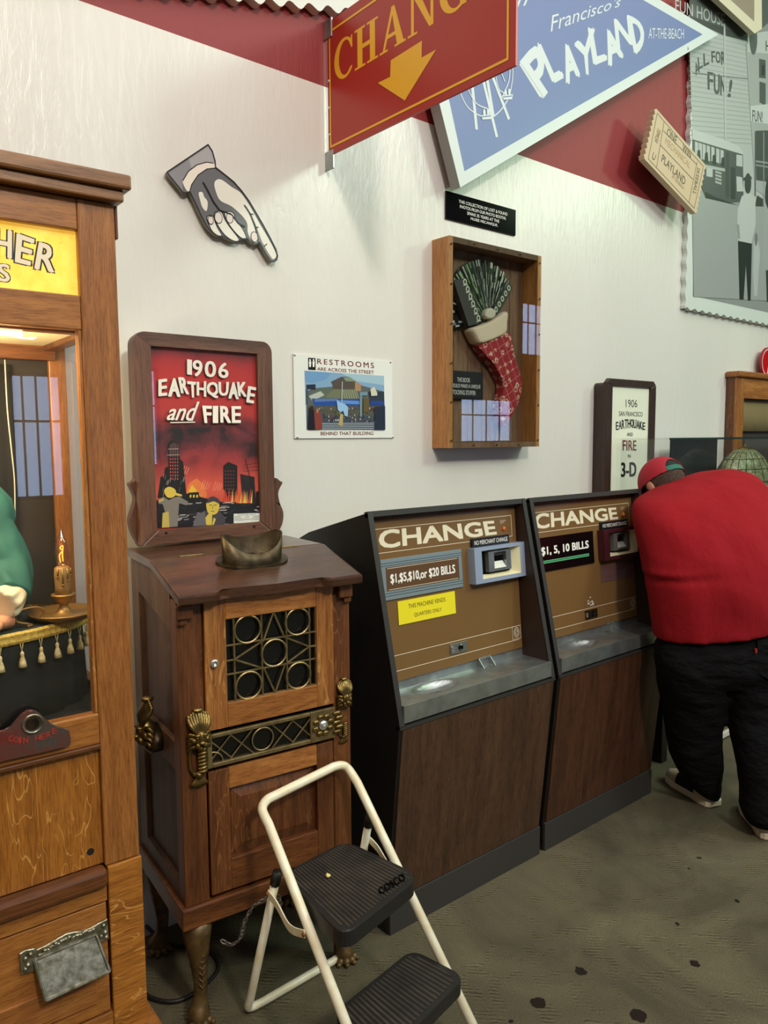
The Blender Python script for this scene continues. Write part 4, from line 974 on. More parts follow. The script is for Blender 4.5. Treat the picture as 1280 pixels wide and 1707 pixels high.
MB(FO).loft([ring((-.52, .31, ZT+z), rx, ry, 20) for z, rx, ry in ((.28, .035, .035), (.33, .036, .038), (.345, .05, .055), (.38, .066, .078), (.43, .074, .088), (.48, .07, .085), (.52, .045, .055), (.535, .012, .02))]).build('head', skin_fig, fig, True)
MB(FO).loft([ring((-.52, .335, ZT+z), rx, ry, 20) for z, rx, ry in ((.33, .085, .07), (.40, .09, .085), (.46, .088, .095), (.52, .07, .085), (.55, .03, .04))]).build('head_scarf', mat('scarf_cloth', rgb(120, 40, 48), .8), fig, True)
# right sleeve traced through the glass: shoulder -> elbow -> wrist
def fz(u, v, y): return FO.Y(u, v, y)
sl = [((-.475, .33, ZT+.235), .060), ((-.425, .325, ZT+.225), .066), (fz(-40, 842, .31), .064), (fz(-22, 880, .285), .064), (fz(-6, 918, .26), .065), (fz(6, 950, .23), .062), (fz(13, 975, .19), .055), (fz(15, 996, .155), .046)]
sp3 = smoothpath([Vector(p) for p, r_ in sl], 6); rings = []
for i, p in enumerate(sp3):
    f_i = i/6; k0 = min(int(f_i), len(sl)-2); r_ = sl[k0][1]+(sl[k0+1][1]-sl[k0][1])*(f_i-k0)
    t_d = (sp3[min(i+1, len(sp3)-1)]-sp3[max(i-1, 0)]).normalized(); sd = Vector((0, 1, 0)).cross(t_d).normalized(); u2 = t_d.cross(sd)
    rings.append([p+(sd*math.cos(a_)+u2*.92*math.sin(a_))*r_*(1+.10*noise.noise(Vector((math.cos(a_)*2.2, math.sin(a_)*2.2, i*.16)))+.05*math.sin(a_*5+i*.35)) for a_ in (2*PI*k/48 for k in range(48))])
MB(FO).loft(rings).build('sleeve', teal, fig, True)
w0, w1 = fz(12, 1000, .14), fz(-2, 1012, .11)
d_ = (w1-w0).normalized(); sd = Vector((0, 0, 1)).cross(d_).normalized(); u2 = d_.cross(sd)
def cuffring(o2, r_, w_, ph): return [w0+d_*o2+(sd*math.cos(a_)+u2*.9*math.sin(a_))*r_*(1+w_*math.sin(a_*9+ph)+.04*math.sin(a_*4)) for a_ in (2*PI*k/64 for k in range(64))]
MB(FO).loft([cuffring(-.022, .036, .01, 0), cuffring(-.004, .040, .03, .2), cuffring(.010, .042, .06, .5), cuffring(.024, .043, .08, .9), cuffring(.036, .040, .10, 1.1), cuffring(.034, .030, .08, 1.1)]).build('cuff', mat('cream_cuff', rgb(222, 206, 170), .8, bmp=.3, bs=40), fig, True)
# hand lying on the table, pointing left
hb = w0+d_*.03; hb.z = ZT+.022
mb = MB(FO); side_ = Vector((-.95, -.3, 0)).normalized(); ort = Vector((.3, -.95, 0)).normalized()
mb.loft([ring(hb-side_*.02, .022, .018, 16, ort, (0, 0, 1)), ring(hb+side_*.02, .030, .018, 16, ort, (0, 0, 1)), ring(hb+side_*.05, .036, .016, 16, ort, (0, 0, 1)), ring(hb+side_*.08, .034, .013, 16, ort, (0, 0, 1)), ring(hb+side_*.088, .028, .009, 16, ort, (0, 0, 1))])
for k, (o2, l2) in enumerate(((-.027, .055), (-.009, .068), (.009, .064), (.026, .05))):
    b3 = hb+side_*.078+ort*o2; mb.tube([b3, b3+side_*l2*.45+Vector((0, 0, .006)), b3+side_*l2*.8-Vector((0, 0, .004)), b3+side_*l2-Vector((0, 0, .010))], .008, 10, rad=[.0085, .0082, .0075, .005])
b3 = hb+side_*.02+ort*.028; mb.tube([b3, b3+side_*.02+ort*.02, b3+side_*.045+ort*.026], .009, 10, rad=[.011, .009, .006])
mb.build('hand', skin_fig, fig, True)
cd_ = MB(FO); cd_.tube(smoothpath([fz(8, 600, .40), fz(12, 680, .38), fz(18, 740, .37), fz(24, 800, .36), fz(25, 862, .35)], 5), .0016, 6)
o_ = cd_.build('hanging_cord', mat('pale_cord', rgb(200, 192, 170), .7)); tagset(o_, 'thin pale cord hanging inside the oak cabinet behind the glass', 'cord')
cu = MB(FO); n3 = 60
cu.loft([[(XO0+.06+(XO1-XO0-.20)*k/n3, DP-.033+.005*math.sin(k*1.1), z) for k in range(n3+1)]+[(XO0+.06+(XO1-XO0-.20)*k/n3, DP-.028+.005*math.sin(k*1.1), z) for k in range(n3, -1, -1)] for z in (.946, 1.4, 1.80)])
o_ = cu.build('black_curtain', mat('black_curtain_cloth', rgb(26, 22, 20), .9), None, True); tagset(o_, 'black curtain hanging across the inside back of the oak cabinet', 'curtain')
# lamp tube above the glass, hidden behind the middle rail
MB(FO).tube([(-.70, .085, ZG1-.006), (-.2, .085, ZG1-.006)], .008, 10).build('lamp_tube', mat('warm_lamp_tube', rgb(255, 226, 160), .5, emit=7), oc)
light('cabinet_lamp', 'AREA', tuple(FO.W((-.42, .10, ZG1-.02))), tuple(FO.W((-.35, .3, 1.0))), 5.5, (1.0, .80, .5), .5, size_y=.04)
light('cabinet_ceiling_fill', 'AREA', tuple(FO.W((-.42, .15, ZG1-.14))), tuple(FO.W((-.40, .26, 1.86))), 4.0, (1.0, .80, .5), .4, size_y=.1)  # added fill without a fixture, brightens the cabinet's inner ceiling

# ================================================================ VIEWER CABINET
FV = Frame((0.845, 1.83, 0), -6.4)
WV, DV = .505, .405
vc = thing('viewer_cabinet', 'antique carved oak peep show cabinet with brass grille door, lion head brasses and claw feet', 'arcade machine', tuple(FV.W((WV/2, DV/2, 0))))
def vb(name, m, *a_, bev=.003, par=vc, label=None): return MB(FV).box(*a_).build(name, m, par, bev=bev, label=label)
X0, X1 = -.012, WV
ZB0, ZB1, ZTF, ZTB = .295, .355, 1.186, 1.250
vb('base_rail', M['oak_dark_h'], X0-.012, X1+.012, -.010, DV+.005, ZB0, ZB1, bev=.004)
for x0, x1, nm in ((X0, .056, 'front_stile'), (.447, X1, 'front_stile')): vb(nm, M['oak_dark'], x0, x1, 0, .05, ZB1, ZTF)
# side with recessed panel; top follows the slope
def side(x0, x1, mname):
    out = [(0.05, ZB1), (DV, ZB1), (DV, ZTB), (.12, ZTB), (0.05, ZTF+.02)]
    MB(FV).prism([(x0, y, z) for y, z in out], (x1-x0, 0, 0)).build('side_panel', wood('side_oak', rgb(58, 38, 32), rgb(86, 62, 52), rgb(104, 78, 66), 'z', .5, None), vc)
sgn = -1
side(X0+.014, X0+.024, 'a'); side(X1-.024, X1-.014, 'b')
for xs_ in ((X0, X0+.016), (X1-.016, X1)):
    sm_ = M['side_oak'] = M.get('side_oak') or wood('side_frame_oak', rgb(66, 46, 38), rgb(98, 74, 60), rgb(118, 92, 76), 'z', .5, None)
    vb('side_stile', sm_, xs_[0], xs_[1], DV-.07, DV, ZB1, ZTB, bev=.002)
    vb('side_rail', sm_, xs_[0], xs_[1], .05, DV-.07, ZB1, ZB1+.05, bev=.002); vb('side_rail', sm_, xs_[0], xs_[1], .05, DV-.07, .72, .80, bev=.002)
    MB(FV).prism([(xs_[0], y, z) for y, z in ((.05, 1.10), (DV-.07, 1.16), (DV-.07, ZTB), (.12, ZTB), (.05, ZTF+.02))], (xs_[1]-xs_[0], 0, 0)).build('side_rail', sm_, vc)
vb('back_board', M['oak_dark'], X0+.02, X1-.02, DV-.015, DV, ZB1, ZTB, bev=0)
# sloping top with shaped front edge
def slab(pts, th, name, m, bev=.006):
    return MB(FV).prism(pts, (0, 0, -th), bev=bev, seg=2).build(name, m, vc)
yF, yC, yB = -.050, .175, .405
zf, zc, zb = 1.209, 1.274, 1.279
xl, xr = -.022, WV+.016
outl = [(xl, yF), (.075, yF-.004), (.088, yF+.004), (.098, yF+.018), (.125, yF+.013), (.25, yF+.006), (.37, yF+.012), (.395, yF+.017), (.405, yF+.004), (.418, yF-.004), (xr, yF)]
sl_ = (zc-zf)/(yC-yF)
front = [(x, y, zf+sl_*(y-yF)) for x, y in outl]+[(xr, yC, zc), (xl, yC, zc)]
M['top_wood'] = wood('worn_top_oak', rgb(44, 26, 18), rgb(72, 44, 28), rgb(96, 58, 34), 'x', .28, None, coat=.4)
slab(front, .026, 'sloping_top', M['top_wood'])
slab([(xl, yC+.0015, zc), (xr, yC+.0015, zc), (xr-.02, yB, zb), (xl+.0, yB, zb)], .026, 'back_top', M['top_wood'])
for x in (.06, .36): vb('top_hinge', M['brass_pale'], x, x+.07, yC-.004, yC+.008, zc-.002, zc+.003, bev=.001)
# door with grille
def dz(u, v): return FV.Y(u, v, -.004)
dx0, dx1, dz0, dz1 = .058, .445, .829, 1.184
gx0, gx1, gz0, gz1 = .117, .390, .895, 1.124
door = thing('door', None, None); door.location = (0, 0, 0)
bpy.data.objects.remove(door)
door = MB(FV).box(dx0, gx0, -.010, .02, dz0, dz1).build('door', M['oak_mid'], vc, bev=.002); MB(FV).box(gx1, dx1, -.010, .02, dz0, dz1).build('door_stile', M['oak_mid'], door, bev=.002)
MB(FV).box(gx0, gx1, -.010, .02, dz0, gz0).build('door_rail', M['oak_mid_h'], door, bev=.002)
MB(FV).box(gx0, gx1, -.010, .02, gz1, dz1).build('door_rail', M['oak_mid_h'], door, bev=.002)
MB(FV).box(gx0, gx1, .008, .014, gz0, gz1).build('dark_pane', mat('dark_pane', rgb(14, 15, 17), .2), door)
def bar(mb, p, q_, r_=.0028, y=-.004): mb.tube([(p[0], y, p[1]), (q_[0], y, q_[1])], r_, 6)
def circ(mb, c, r_, th=.0030, y=-.005, a0=0, a1=360): mb.tube([(c[0]+r_*math.cos(math.radians(a0+(a1-a0)*k/28)), y, c[1]+r_*math.sin(math.radians(a0+(a1-a0)*k/28))) for k in range(29)], th, 6, cap=False)
mb = MB(FV); W_, H_ = gx1-gx0, gz1-gz0
def gp(fx, fz_): return (gx0+W_*fx, gz0+H_*fz_)
for fx in (.0, .09, .385, .66, .925, 1): bar(mb, gp(fx, 0), gp(fx, 1))
for fz_ in (0, .335, .68, 1): bar(mb, gp(0, fz_), gp(1, fz_))
for fx, fz_ in ((0, .5), (.93, .5)): bar(mb, gp(fx, fz_), gp(fx+.09 if fx == 0 else 1, fz_))
for cx2, cz2 in ((.235, .16), (.235, .84), (.79, .16), (.79, .84), (.52, .5)): circ(mb, gp(cx2, cz2), W_*.138)
bar(mb, gp(.40, .66), gp(.52, 1)); bar(mb, gp(.64, .66), gp(.52, 1)); bar(mb, gp(.40, .34), gp(.52, 0)); bar(mb, gp(.64, .34), gp(.52, 0))
bar(mb, gp(.38, .66), gp(.09, .5)); bar(mb, gp(.38, .34), gp(.09, .5)); bar(mb, gp(.66, .66), gp(.92, .5)); bar(mb, gp(.66, .34), gp(.92, .5))
mb.build('grille', M['brass_pale'], door, label='pale metal grille of circles and triangles')
lk = FV.Y(357, 1106, -.012)
MB(FV).lathe((lk[0], -.010, lk[2]), [(0, 0), (.012, 0), (.012, -.006), (.009, -.009), (.004, -.009), (.004, -.006), (0, -.006)], 20, 'y').build('lock', M['chrome'], door, True)
# cornice strip beneath the top and little corbels
vb('front_rail', M['oak_dark_h'], .056, .447, -.002, .03, dz1+.001, ZTF+.006, bev=.002)
for x in (X0-.006, WV-.045): vb('corbel', M['oak_dark'], x, x+.045, -.022, 0, ZTF-.045, ZTF-.008, bev=.004); 
for x in (X0-.006, WV-.030): vb('corbel', M['oak_dark'], x+.006, x+.030, -.014, 0, ZTF-.062, ZTF-.045, bev=.004)
# brass band with lattice
bz0, bz1 = .727, .819; ix0, ix1, iz0, iz1 = .070, .365, .739, .808
mb = MB(FV).box(.056, ix0, -.012, 0, bz0, bz1).box(ix1, .447, -.012, 0, bz0, bz1).box(ix0, ix1, -.012, 0, bz0, iz0).box(ix0, ix1, -.012, 0, iz1, bz1)
band = mb.build('brass_band', M['brass_pale'], vc, bev=.002)
MB(FV).box(ix0, ix1, -.001, .003, iz0, iz1).build('dark_pane', M['black_gloss'], band)
mb = MB(FV); cxm, czm = (ix0+ix1)/2, (iz0+iz1)/2; hz = (iz1-iz0)/2
circ(mb, (cxm, czm), hz-.003, .0022, -.007)
for k in range(-2, 3):
    if k == 0: continue
    x = cxm+k*.062
    bar(mb, (x-.034, iz0), (x+.034, iz1), .0022, -.006) if abs(k) < 3 else None
    bar(mb, (x-.034, iz1), (x+.034, iz0), .0022, -.006)
circ(mb, (ix0, iz0), .03, .0022, -.007, 0, 90)
mb.build('lattice', M['brass_pale'], band)
fl_ = (.405, czm)
MB(FV).lathe((fl_[0], -.012, fl_[1]), [(0, 0), (.016, 0), (.014, -.005), (.008, -.009), (0, -.010)], 18, 'y').build('rosette', M['chrome'], band, True)
mb = MB(FV)
for k in range(8):
    an = k*PI/4+.3; mb.ball((fl_[0]+.026*math.cos(an), -.014, fl_[1]+.026*math.sin(an)), .010, 10, (1.1, .5, .8))
for k in range(5): mb.ball((fl_[0]+.045+.008*(k % 2), -.016, fl_[1]-.028+.014*k), .0095, 10, (1.6, .6, .7))
mb.build('leaf_ornament', M['brass'], band, True)
# lion head brasses
def lion(c, ax, ny, s_=1.0, scroll=True, head=True):
    """lion mask: mane locks above, muzzle, hanging scroll and shell below; ax lateral, ny outward"""
    mb = MB(FV); c = Vector(c); ax = Vector(ax); ny = Vector(ny); Z = Vector((0, 0, 1))
    def P(dx, dz_, dn): return c+ax*dx*s_+Z*dz_*s_+ny*dn*s_
    def B(dx, dz_, dn, r_, sc=(1, 1, 1)): mb.ball(P(dx, dz_, dn), r_*s_, 12, sc)
    def K(pts, rads): mb.tube(smoothpath([P(*p) for p in pts], 4), 1, 7, rad=[rads[min(int(i/4), len(rads)-1)]*s_ for i in range(4*(len(pts)-1)+1)])
    if head:
        for k in range(9):
            f = (k-4)/4; K([(f*.008, .022, .022), (f*.022, .040+.006*(1-abs(f)), .020), (f*.027, .058+.014*(1-abs(f)), .008), (f*.024, .070+.014*(1-abs(f)), .004)], [.0050, .0062, .0050, .0025])
        for sg in (-1, 1):
            for k in range(4): K([(sg*.014, .018-k*.010, .018), (sg*.025, .020-k*.012, .012), (sg*.028, .008-k*.012, .003)], [.0055, .0058, .0030])
        B(0, .080, .006, .012, (1.2, .8, .6)); B(0, .010, .012, .022, (1, .9, 1.25)); B(0, .012, .026, .0085, (1, 1, 2.0)); B(0, .0, .034, .0075, (1.2, 1, .8))
        for sg in (-1, 1): B(sg*.009, -.008, .027, .0085); B(sg*.010, .020, .027, .0065, (1.3, 1, .6)); B(sg*.011, .014, .0285, .0032); B(sg*.017, .004, .018, .009)
        B(0, -.017, .020, .009, (1.1, 1, .8))
    if scroll:
        K([(-.020, -.004, .006), (-.026, -.04, .005), (-.024, -.075, .006), (-.012, -.094, .008)], [.006, .0052, .0055, .006])
        for k in range(7): K([(-.006, -.026-k*.010, .013), (.008, -.024-k*.010, .018), (.020, -.030-k*.009, .006)], [.0045, .0056, .0030])
        K([(.004, -.020, .012), (.010, -.06, .014), (-.002, -.09, .012)], [.008, .007, .007])
        B(-.004, -.094, .010, .011)
        for k in range(7): f = (k-3)/3; K([(f*.004-.003, -.098, .008), (f*.016-.003, -.115, .009), (f*.022-.003, -.130+.008*abs(f), .003)], [.0042, .0055, .0035])
    return mb.build('lion_brass', M['brass'], vc, True, label='cast brass lion head with hanging scroll' if scroll and head else None)
q_ = FV.Y(330, 1232, 0); lion((q_.x, 0, q_.z), (1, 0, 0), (0, -1, 0), 1.0)
q_ = FV.Y(573, 1166, 0); lion((WV-.024, 0, q_.z), (1, 0, 0), (0, -1, 0), .80, scroll=False)
q_ = FV.Y(572, 1206, 0); lion((WV-.026, 0, q_.z+.018), (1, 0, 0), (0, -1, 0), .60, head=False)
q_ = FV.X(263, 1222, X0); lion((X0-.018, q_.y, q_.z+.004), (0, 1, 0), (-1, 0, 0), 1.25, scroll=False)
mb = MB(FV); mb.loft([[Vector((X0-.001, q_.y+.055*math.cos(t), q_.z-.008+.040*math.sin(t))) for t in (2*PI*k/20 for k in range(20))], [Vector((X0-.028, q_.y+.048*math.cos(t), q_.z-.018+.032*math.sin(t))) for t in (2*PI*k/20 for k in range(20))], [Vector((X0-.042, q_.y+.022*math.cos(t), q_.z-.018+.016*math.sin(t))) for t in (2*PI*k/20 for k in range(20))]])
mb.build('side_bracket', M['bronze'], vc, True)
# lower door with fielded panel
lz0, lz1 = ZB1+.012, .715
px0, px1, pz0, pz1 = .118, .388, .455, .655
ld = MB(FV).box(.060, px0, -.004, .02, lz0, lz1).build('lower_door', M['oak_dark'], vc, bev=.002); MB(FV).box(px1, .443, -.004, .02, lz0, lz1).build('door_stile', M['oak_dark'], ld, bev=.002)
MB(FV).box(px0, px1, -.004, .02, lz0, pz0).build('door_rail', M['oak_dark_h'], ld, bev=.002); MB(FV).box(px0, px1, -.004, .02, pz1, lz1).build('door_rail', M['oak_mid_h'], ld, bev=.002)
mb = MB(FV); i_ = .034
A = [(px0, .014, pz0), (px1, .014, pz0), (px1, .014, pz1), (px0, .014, pz1)]; B_ = [(px0+i_, .002, pz0+i_), (px1-i_, .002, pz0+i_), (px1-i_, .002, pz1-i_), (px0+i_, .002, pz1-i_)]
mb.loft([A, B_], True, True).build('fielded_panel', M['oak_dark'], ld)
# cabriole legs with claw feet
def cleg(x, y, sx, sy, m):
    mb = MB(FV); rings = []
    for z, r_, o2 in ((.297, .040, .0), (.26, .038, .004), (.22, .032, .004), (.17, .025, 0), (.11, .019, -.004), (.07, .018, -.002), (.05, .024, .004), (.035, .030, .008), (.015, .030, .010), (.0, .024, .010)):
        rings.append([(x+sx*o2+r_*math.cos(t)*1.0, y+sy*o2+r_*math.sin(t), z) for t in (2*PI*k/18 for k in range(18))])
    mb.loft(rings)
    for k in range(9):  # carved chevrons down the knee
        z = .265-.02*k; w_ = .016-.0012*k; yy = y-(.037-.0024*k)
        mb.tube([(x-w_, yy+.004, z+.008), (x, yy-.002, z-.002), (x+w_, yy+.004, z+.008)], .0028, 6)
    for k in range(4):
        an = -PI/2+(k-1.5)*.62; mb.ball((x+sx*.01+.030*math.cos(an), y+sy*.01+.030*math.sin(an), .012), .012, 10, (1, 1, .95)); mb.ball((x+sx*.01+.040*math.cos(an), y+sy*.01+.040*math.sin(an), .0075), .0075, 8)
    return mb.build('leg', m, vc, True)
lm_ = mat('gilded_leg', rgb(112, 88, 48), .45, .3, rgb(66, 48, 30), 30, .3, 60)
for x, y, sx, sy in ((.03, .03, -1, -1), (WV-.03, .03, 1, -1), (.03, DV-.03, -1, 1), (WV-.03, DV-.03, 1, 1)): cleg(x, y, sx, sy, lm_)
# eyepiece hood standing on the sloping top
e0 = FV.Z(432, 943, 1.246)
def topz(y): return zf+sl_*(y-yF)
ex, ey = e0[0], e0[1]+.045
hood = thing('viewing_hood', None, None); bpy.data.objects.remove(hood)
n_ = 48; mb = MB(FV); outer, inner, ob_, ib_ = [], [], [], []
for k in range(n_):
    t = 2*PI*k/n_; pinch = 1-.16*max(0, -math.sin(t))**6
    rx, ry = .088, .046
    hgt = .034+.040*abs(math.cos(t))**2.2+(.012 if math.sin(t) > 0 else -.004)*abs(math.sin(t))
    x, y = ex+rx*math.cos(t), ey+ry*math.sin(t)*pinch
    xi, yi = ex+(rx-.006)*math.cos(t), ey+(ry-.006)*math.sin(t)*pinch
    fl = 1.05
    ob_.append((x, y, topz(y)+.001)); outer.append((ex+rx*fl*math.cos(t), ey+ry*fl*math.sin(t)*pinch, topz(y)+hgt+.006)); inner.append((ex+(rx*fl-.006)*math.cos(t), ey+(ry*fl-.006)*math.sin(t)*pinch, topz(y)+hgt+.006)); ib_.append((xi, yi, topz(y)+.004))
mb.loft([ob_, outer, inner, ib_], False, True)
hd = mb.build('viewing_hood', M['bronze'], vc, True, label='curved dark bronze eye hood')
mb = MB(FV); ringA = [(ex+.108*math.cos(t), ey+.060*math.sin(t)*(1-.2*max(0, -math.sin(t))**6), topz(ey+.060*math.sin(t))+.001) for t in (2*PI*k/n_ for k in range(n_))]
ringB = [(p[0], p[1], p[2]+.005) for p in ringA]; mb.loft([ringA, ringB]).build('hood_flange', M['bronze'], hd)
for dx in (-.034, .034): MB(FV).lathe((ex+dx, ey, topz(ey)+.006), [(0, 0), (.026, 0), (.026, .006), (.022, .008), (0, .008)], 20).build('eye_lens', M['black_gloss'], hd, True)

# ================================================================ RED FIRE POSTER ABOVE THE VIEWER CABINET
YPO = 2.175
def qp(*p): return T(p, 180, 530, 4.0)
s = surf_y(YPO); Rf = s.rect(qp((172,75),(1090,170),(1118,1450),(215,1525)))
Ri = s.rect(qp((288,185),(1003,240),(1015,1370),(325,1405)))
fx0, fx1, fz0, fz1 = Rf[0], Rf[1], Rf[2]+.004, Rf[3]
po = thing('framed_fire_poster', 'brown wooden frame with red poster of a burning city, standing on the viewer cabinet', 'poster', ((fx0+fx1)/2, YPO+.05, fz0))
R_ = .035
def rrect(x0, x1, z0, z1, r0_, y, n=6, top=True):
    out = [(x0, y, z0), (x1, y, z0)]
    for k in range(n+1): t = PI/2*k/n; out.append((x1-r0_+r0_*math.cos(t), y, z1-r0_+r0_*math.sin(t)))
    for k in range(n+1): t = PI/2+PI/2*k/n; out.append((x0+r0_+r0_*math.cos(t), y, z1-r0_+r0_*math.sin(t)))
    return out
MB().prism(rrect(fx0+.003, fx1-.003, fz0+.003, fz1-.003, R_, YPO+.022), (0, .03, 0)).build('backing_board', M['frame_wood'], po)
gx0_, gx1_, gz0_, gz1_ = Ri
def mitre(pts, m, name='frame_rail'):
    MB().prism([(x, YPO, z) for x, z in pts], (0, .022, 0)).build(name, m, po, bev=.005)
cr = [(fx1-R_+R_*math.cos(t), fz1-R_+R_*math.sin(t)) for t in (PI/4*k/4 for k in range(5))]
cr2 = [(fx1-R_+R_*math.cos(t), fz1-R_+R_*math.sin(t)) for t in (PI/4+PI/4*k/4 for k in range(5))]
clr = [(fx0+R_-R_*math.cos(t), fz1-R_+R_*math.sin(t)) for t in (PI/4*k/4 for k in range(5))]
clr2 = [(fx0+R_-R_*math.cos(t), fz1-R_+R_*math.sin(t)) for t in (PI/4+PI/4*k/4 for k in range(5))]
mitre([(gx1_, gz0_), (fx1, fz0)]+cr+[(gx1_, gz1_)], M['frame_wood'], 'frame_stile')
mitre([(gx0_, gz0_), (fx0, fz0)]+clr+[(gx0_, gz1_)], M['frame_wood'], 'frame_stile')
mitre([(gx0_, gz1_), (gx1_, gz1_)]+cr2+clr2[::-1], M['frame_wood_h'])
mitre([(gx0_, gz0_), (gx1_, gz0_), (fx1, fz0), (fx0, fz0)], M['frame_wood_h'])
for u, v in ((388, 1434), (975, 1392)):
    p_ = on_plane(*qp((u, v))[0], (0, YPO-.001, 0), (0, 1, 0)); MB().lathe(p_, [(0, 0), (.0045, 0), (.0045, .004), (0, .004)], 10, 'y').build('screw', M['bronze'], po)
# curled side brackets
for side_, pts_ in ((0, ((205,1085),(160,1095),(142,1110),(165,1160),(178,1200),(170,1250),(150,1310),(142,1360),(160,1430),(190,1490),(222,1525),(222,1400))), (1, ((1110,1080),(1145,1088),(1160,1100),(1140,1140),(1132,1180),(1145,1240),(1165,1290),(1165,1345),(1150,1395),(1112,1450),(1108,1300)))):
    sb = surf_y(YPO+.03); q = closedspline([sb.ab(*p) for p in qp(*pts_)], 3)
    MB().prism([(x, YPO+.026, z) for x, z in q], (0, .025, 0)).build('side_bracket', M['frame_wood'], po, bev=.002)
# the printed picture
def posterm():
    m, ns, ls, b = newmat('printed_fire_sky'); tc = ns.new('ShaderNodeTexCoord')
    mp = ns.new('ShaderNodeMapping'); ls.new(tc.outputs['Generated'], mp.inputs[0]); sp = ns.new('ShaderNodeSeparateXYZ'); ls.new(mp.outputs[0], sp.inputs[0])
    base = ramp(ns, [(0, rgb(190, 66, 56)), (.22, rgb(232, 96, 76)), (.36, rgb(176, 60, 62)), (.52, rgb(120, 50, 62)), (.64, rgb(196, 58, 58)), (.8, rgb(206, 52, 50)), (.93, rgb(180, 44, 48)), (1, rgb(90, 34, 44))]); ls.new(sp.outputs[2], base.inputs[0])
    zr_ = ramp(ns, [(.28, (0, 0, 0, 1)), (.40, (.9, .9, .9, 1)), (.55, (1, 1, 1, 1)), (.64, (.1, .1, .1, 1)), (.9, (0, 0, 0, 1)), (1, (.7, .7, .7, 1))]); ls.new(sp.outputs[2], zr_.inputs[0])
    mp2 = ns.new('ShaderNodeMapping'); mp2.inputs['Scale'].default_value = (1, 1, 1.4); ls.new(tc.outputs['Generated'], mp2.inputs[0])
    n_ = tex(ns, ls, mp2.outputs[0], 3.2, 4, .55, .5); nr = ramp(ns, [(.38, (0, 0, 0, 1)), (.6, (1, 1, 1, 1))]); ls.new(n_, nr.inputs[0])
    f = mixc(ns, ls, 1, zr_.outputs[0], nr.outputs[0], 'MULTIPLY'); c = mixc(ns, ls, f, base.outputs[0], rgb(34, 30, 36)); ls.new(c, b.inputs['Base Color']); b.inputs['Roughness'].default_value = .5
    return m
MB().box(gx0_-.004, gx1_+.004, YPO+.014, YPO+.018, gz0_-.004, gz1_+.004).build('poster_print', posterm(), po)
sp2 = surf_y(YPO+.014); a = MB(); s = sp2
def A_(col, *p): a.art(s, qp(*p), col)
DK = rgb(26, 22, 26); YL = rgb(226, 196, 84); OR = rgb(240, 130, 70); FLC = rgb(250, 190, 110)
A_(OR, (520,1160),(540,1100),(590,1070),(640,1110),(660,1180),(640,1230),(540,1230)); A_(rgb(246,196,60), (530,1170),(560,1110),(590,1150),(610,1180),(560,1200))
for x, y, r_ in ((480, 1000, 60), (620, 1100, 50), (420, 1060, 60), (700, 1110, 60)):
    for k in range(4): a.line(s, qp((x+k*14, y+40), (x+k*14+18, y-20+k*6)), .0016, rgb(250, 170, 130))
# tall tower left
A_(DK, (400,870),(470,865),(480,940),(500,960),(525,1200),(330,1200),(350,1060),(372,1050),(380,1000),(402,990)); a.art(s, closedspline(qp((398,880),(402,835),(430,815),(460,835),(468,880)), 4), DK)
for r_ in range(7):
    for c_i in range(4): x, y = 412+c_i*16, 935+r_*22; A_(rgb(214, 90, 84), (x, y), (x+7, y), (x+7, y+11), (x, y+11))
for k in range(5): a.line(s, qp((415+k*12, 830+abs(k-2)*8), (412+k*13, 925)), .0011, rgb(190, 140, 140))
a.line(s, qp((400,875),(468,872)), .0015, rgb(220, 180, 170)); a.line(s, qp((395,915),(474,912)), .0015, rgb(220, 180, 170))
for k in range(16): x, y = random.uniform(360, 510), random.uniform(1040, 1190); a.line(s, qp((x, y), (x+7, y-30)), .0013, random.choice([rgb(200, 120, 110), rgb(110, 130, 140), rgb(180, 180, 170)]))
# right buildings
A_(DK, (768,985),(800,960),(860,985),(862,1240),(820,1250),(780,1150),(768,1140)); A_(rgb(40, 34, 40), (880,1040),(975,1060),(985,1260),(900,1260)); A_(DK, (985,1160),(1012,1150),(1012,1260),(985,1260))
for r_ in range(8):
    for c_i in range(4): x, y = 778+c_i*18, 1015+r_*24; A_(rgb(140, 60, 66), (x, y), (x+7, y+1), (x+7, y+11), (x, y+10))
a.line(s, qp((915,945),(990,1240)), .002, DK)
for k in range(3): a.line(s, qp((900, 985+k*18), (1012, 960+k*26)), .0009, DK)
for bx, by, n_, sc2 in ((800, 1230, 8, 1.0), (880, 1235, 9, 1.1), (590, 1240, 6, .8)):
    for k in range(n_):
        x = bx+k*12-30; h2 = (60+40*random.random())*sc2; A_(random.choice([rgb(240,120,60), rgb(250,200,110), rgb(230,80,60)]), (x, by), (x+12, by), (x+9+random.uniform(-6, 6), by-h2))
# rubble ground
A_(rgb(28, 26, 34), (322,1215),(530,1170),(640,1200),(770,1230),(1012,1245),(1013,1370),(328,1400))
for k in range(70):
    x, y = random.uniform(330, 1000), random.uniform(1225, 1380); w_ = random.uniform(15, 60); A_(random.choice([rgb(206, 196, 196), rgb(150, 140, 146), rgb(60, 54, 60), rgb(190, 170, 160), rgb(18, 16, 20)]), (x, y), (x+w_, y-2), (x+w_*.8, y+5), (x+4, y+6))
A_(DK, (530,1165),(600,1160),(610,1230),(535,1225))
for k in range(3): A_(YL, (540+k*22,1180),(552+k*22,1178),(552+k*22,1196),(540+k*22,1198))
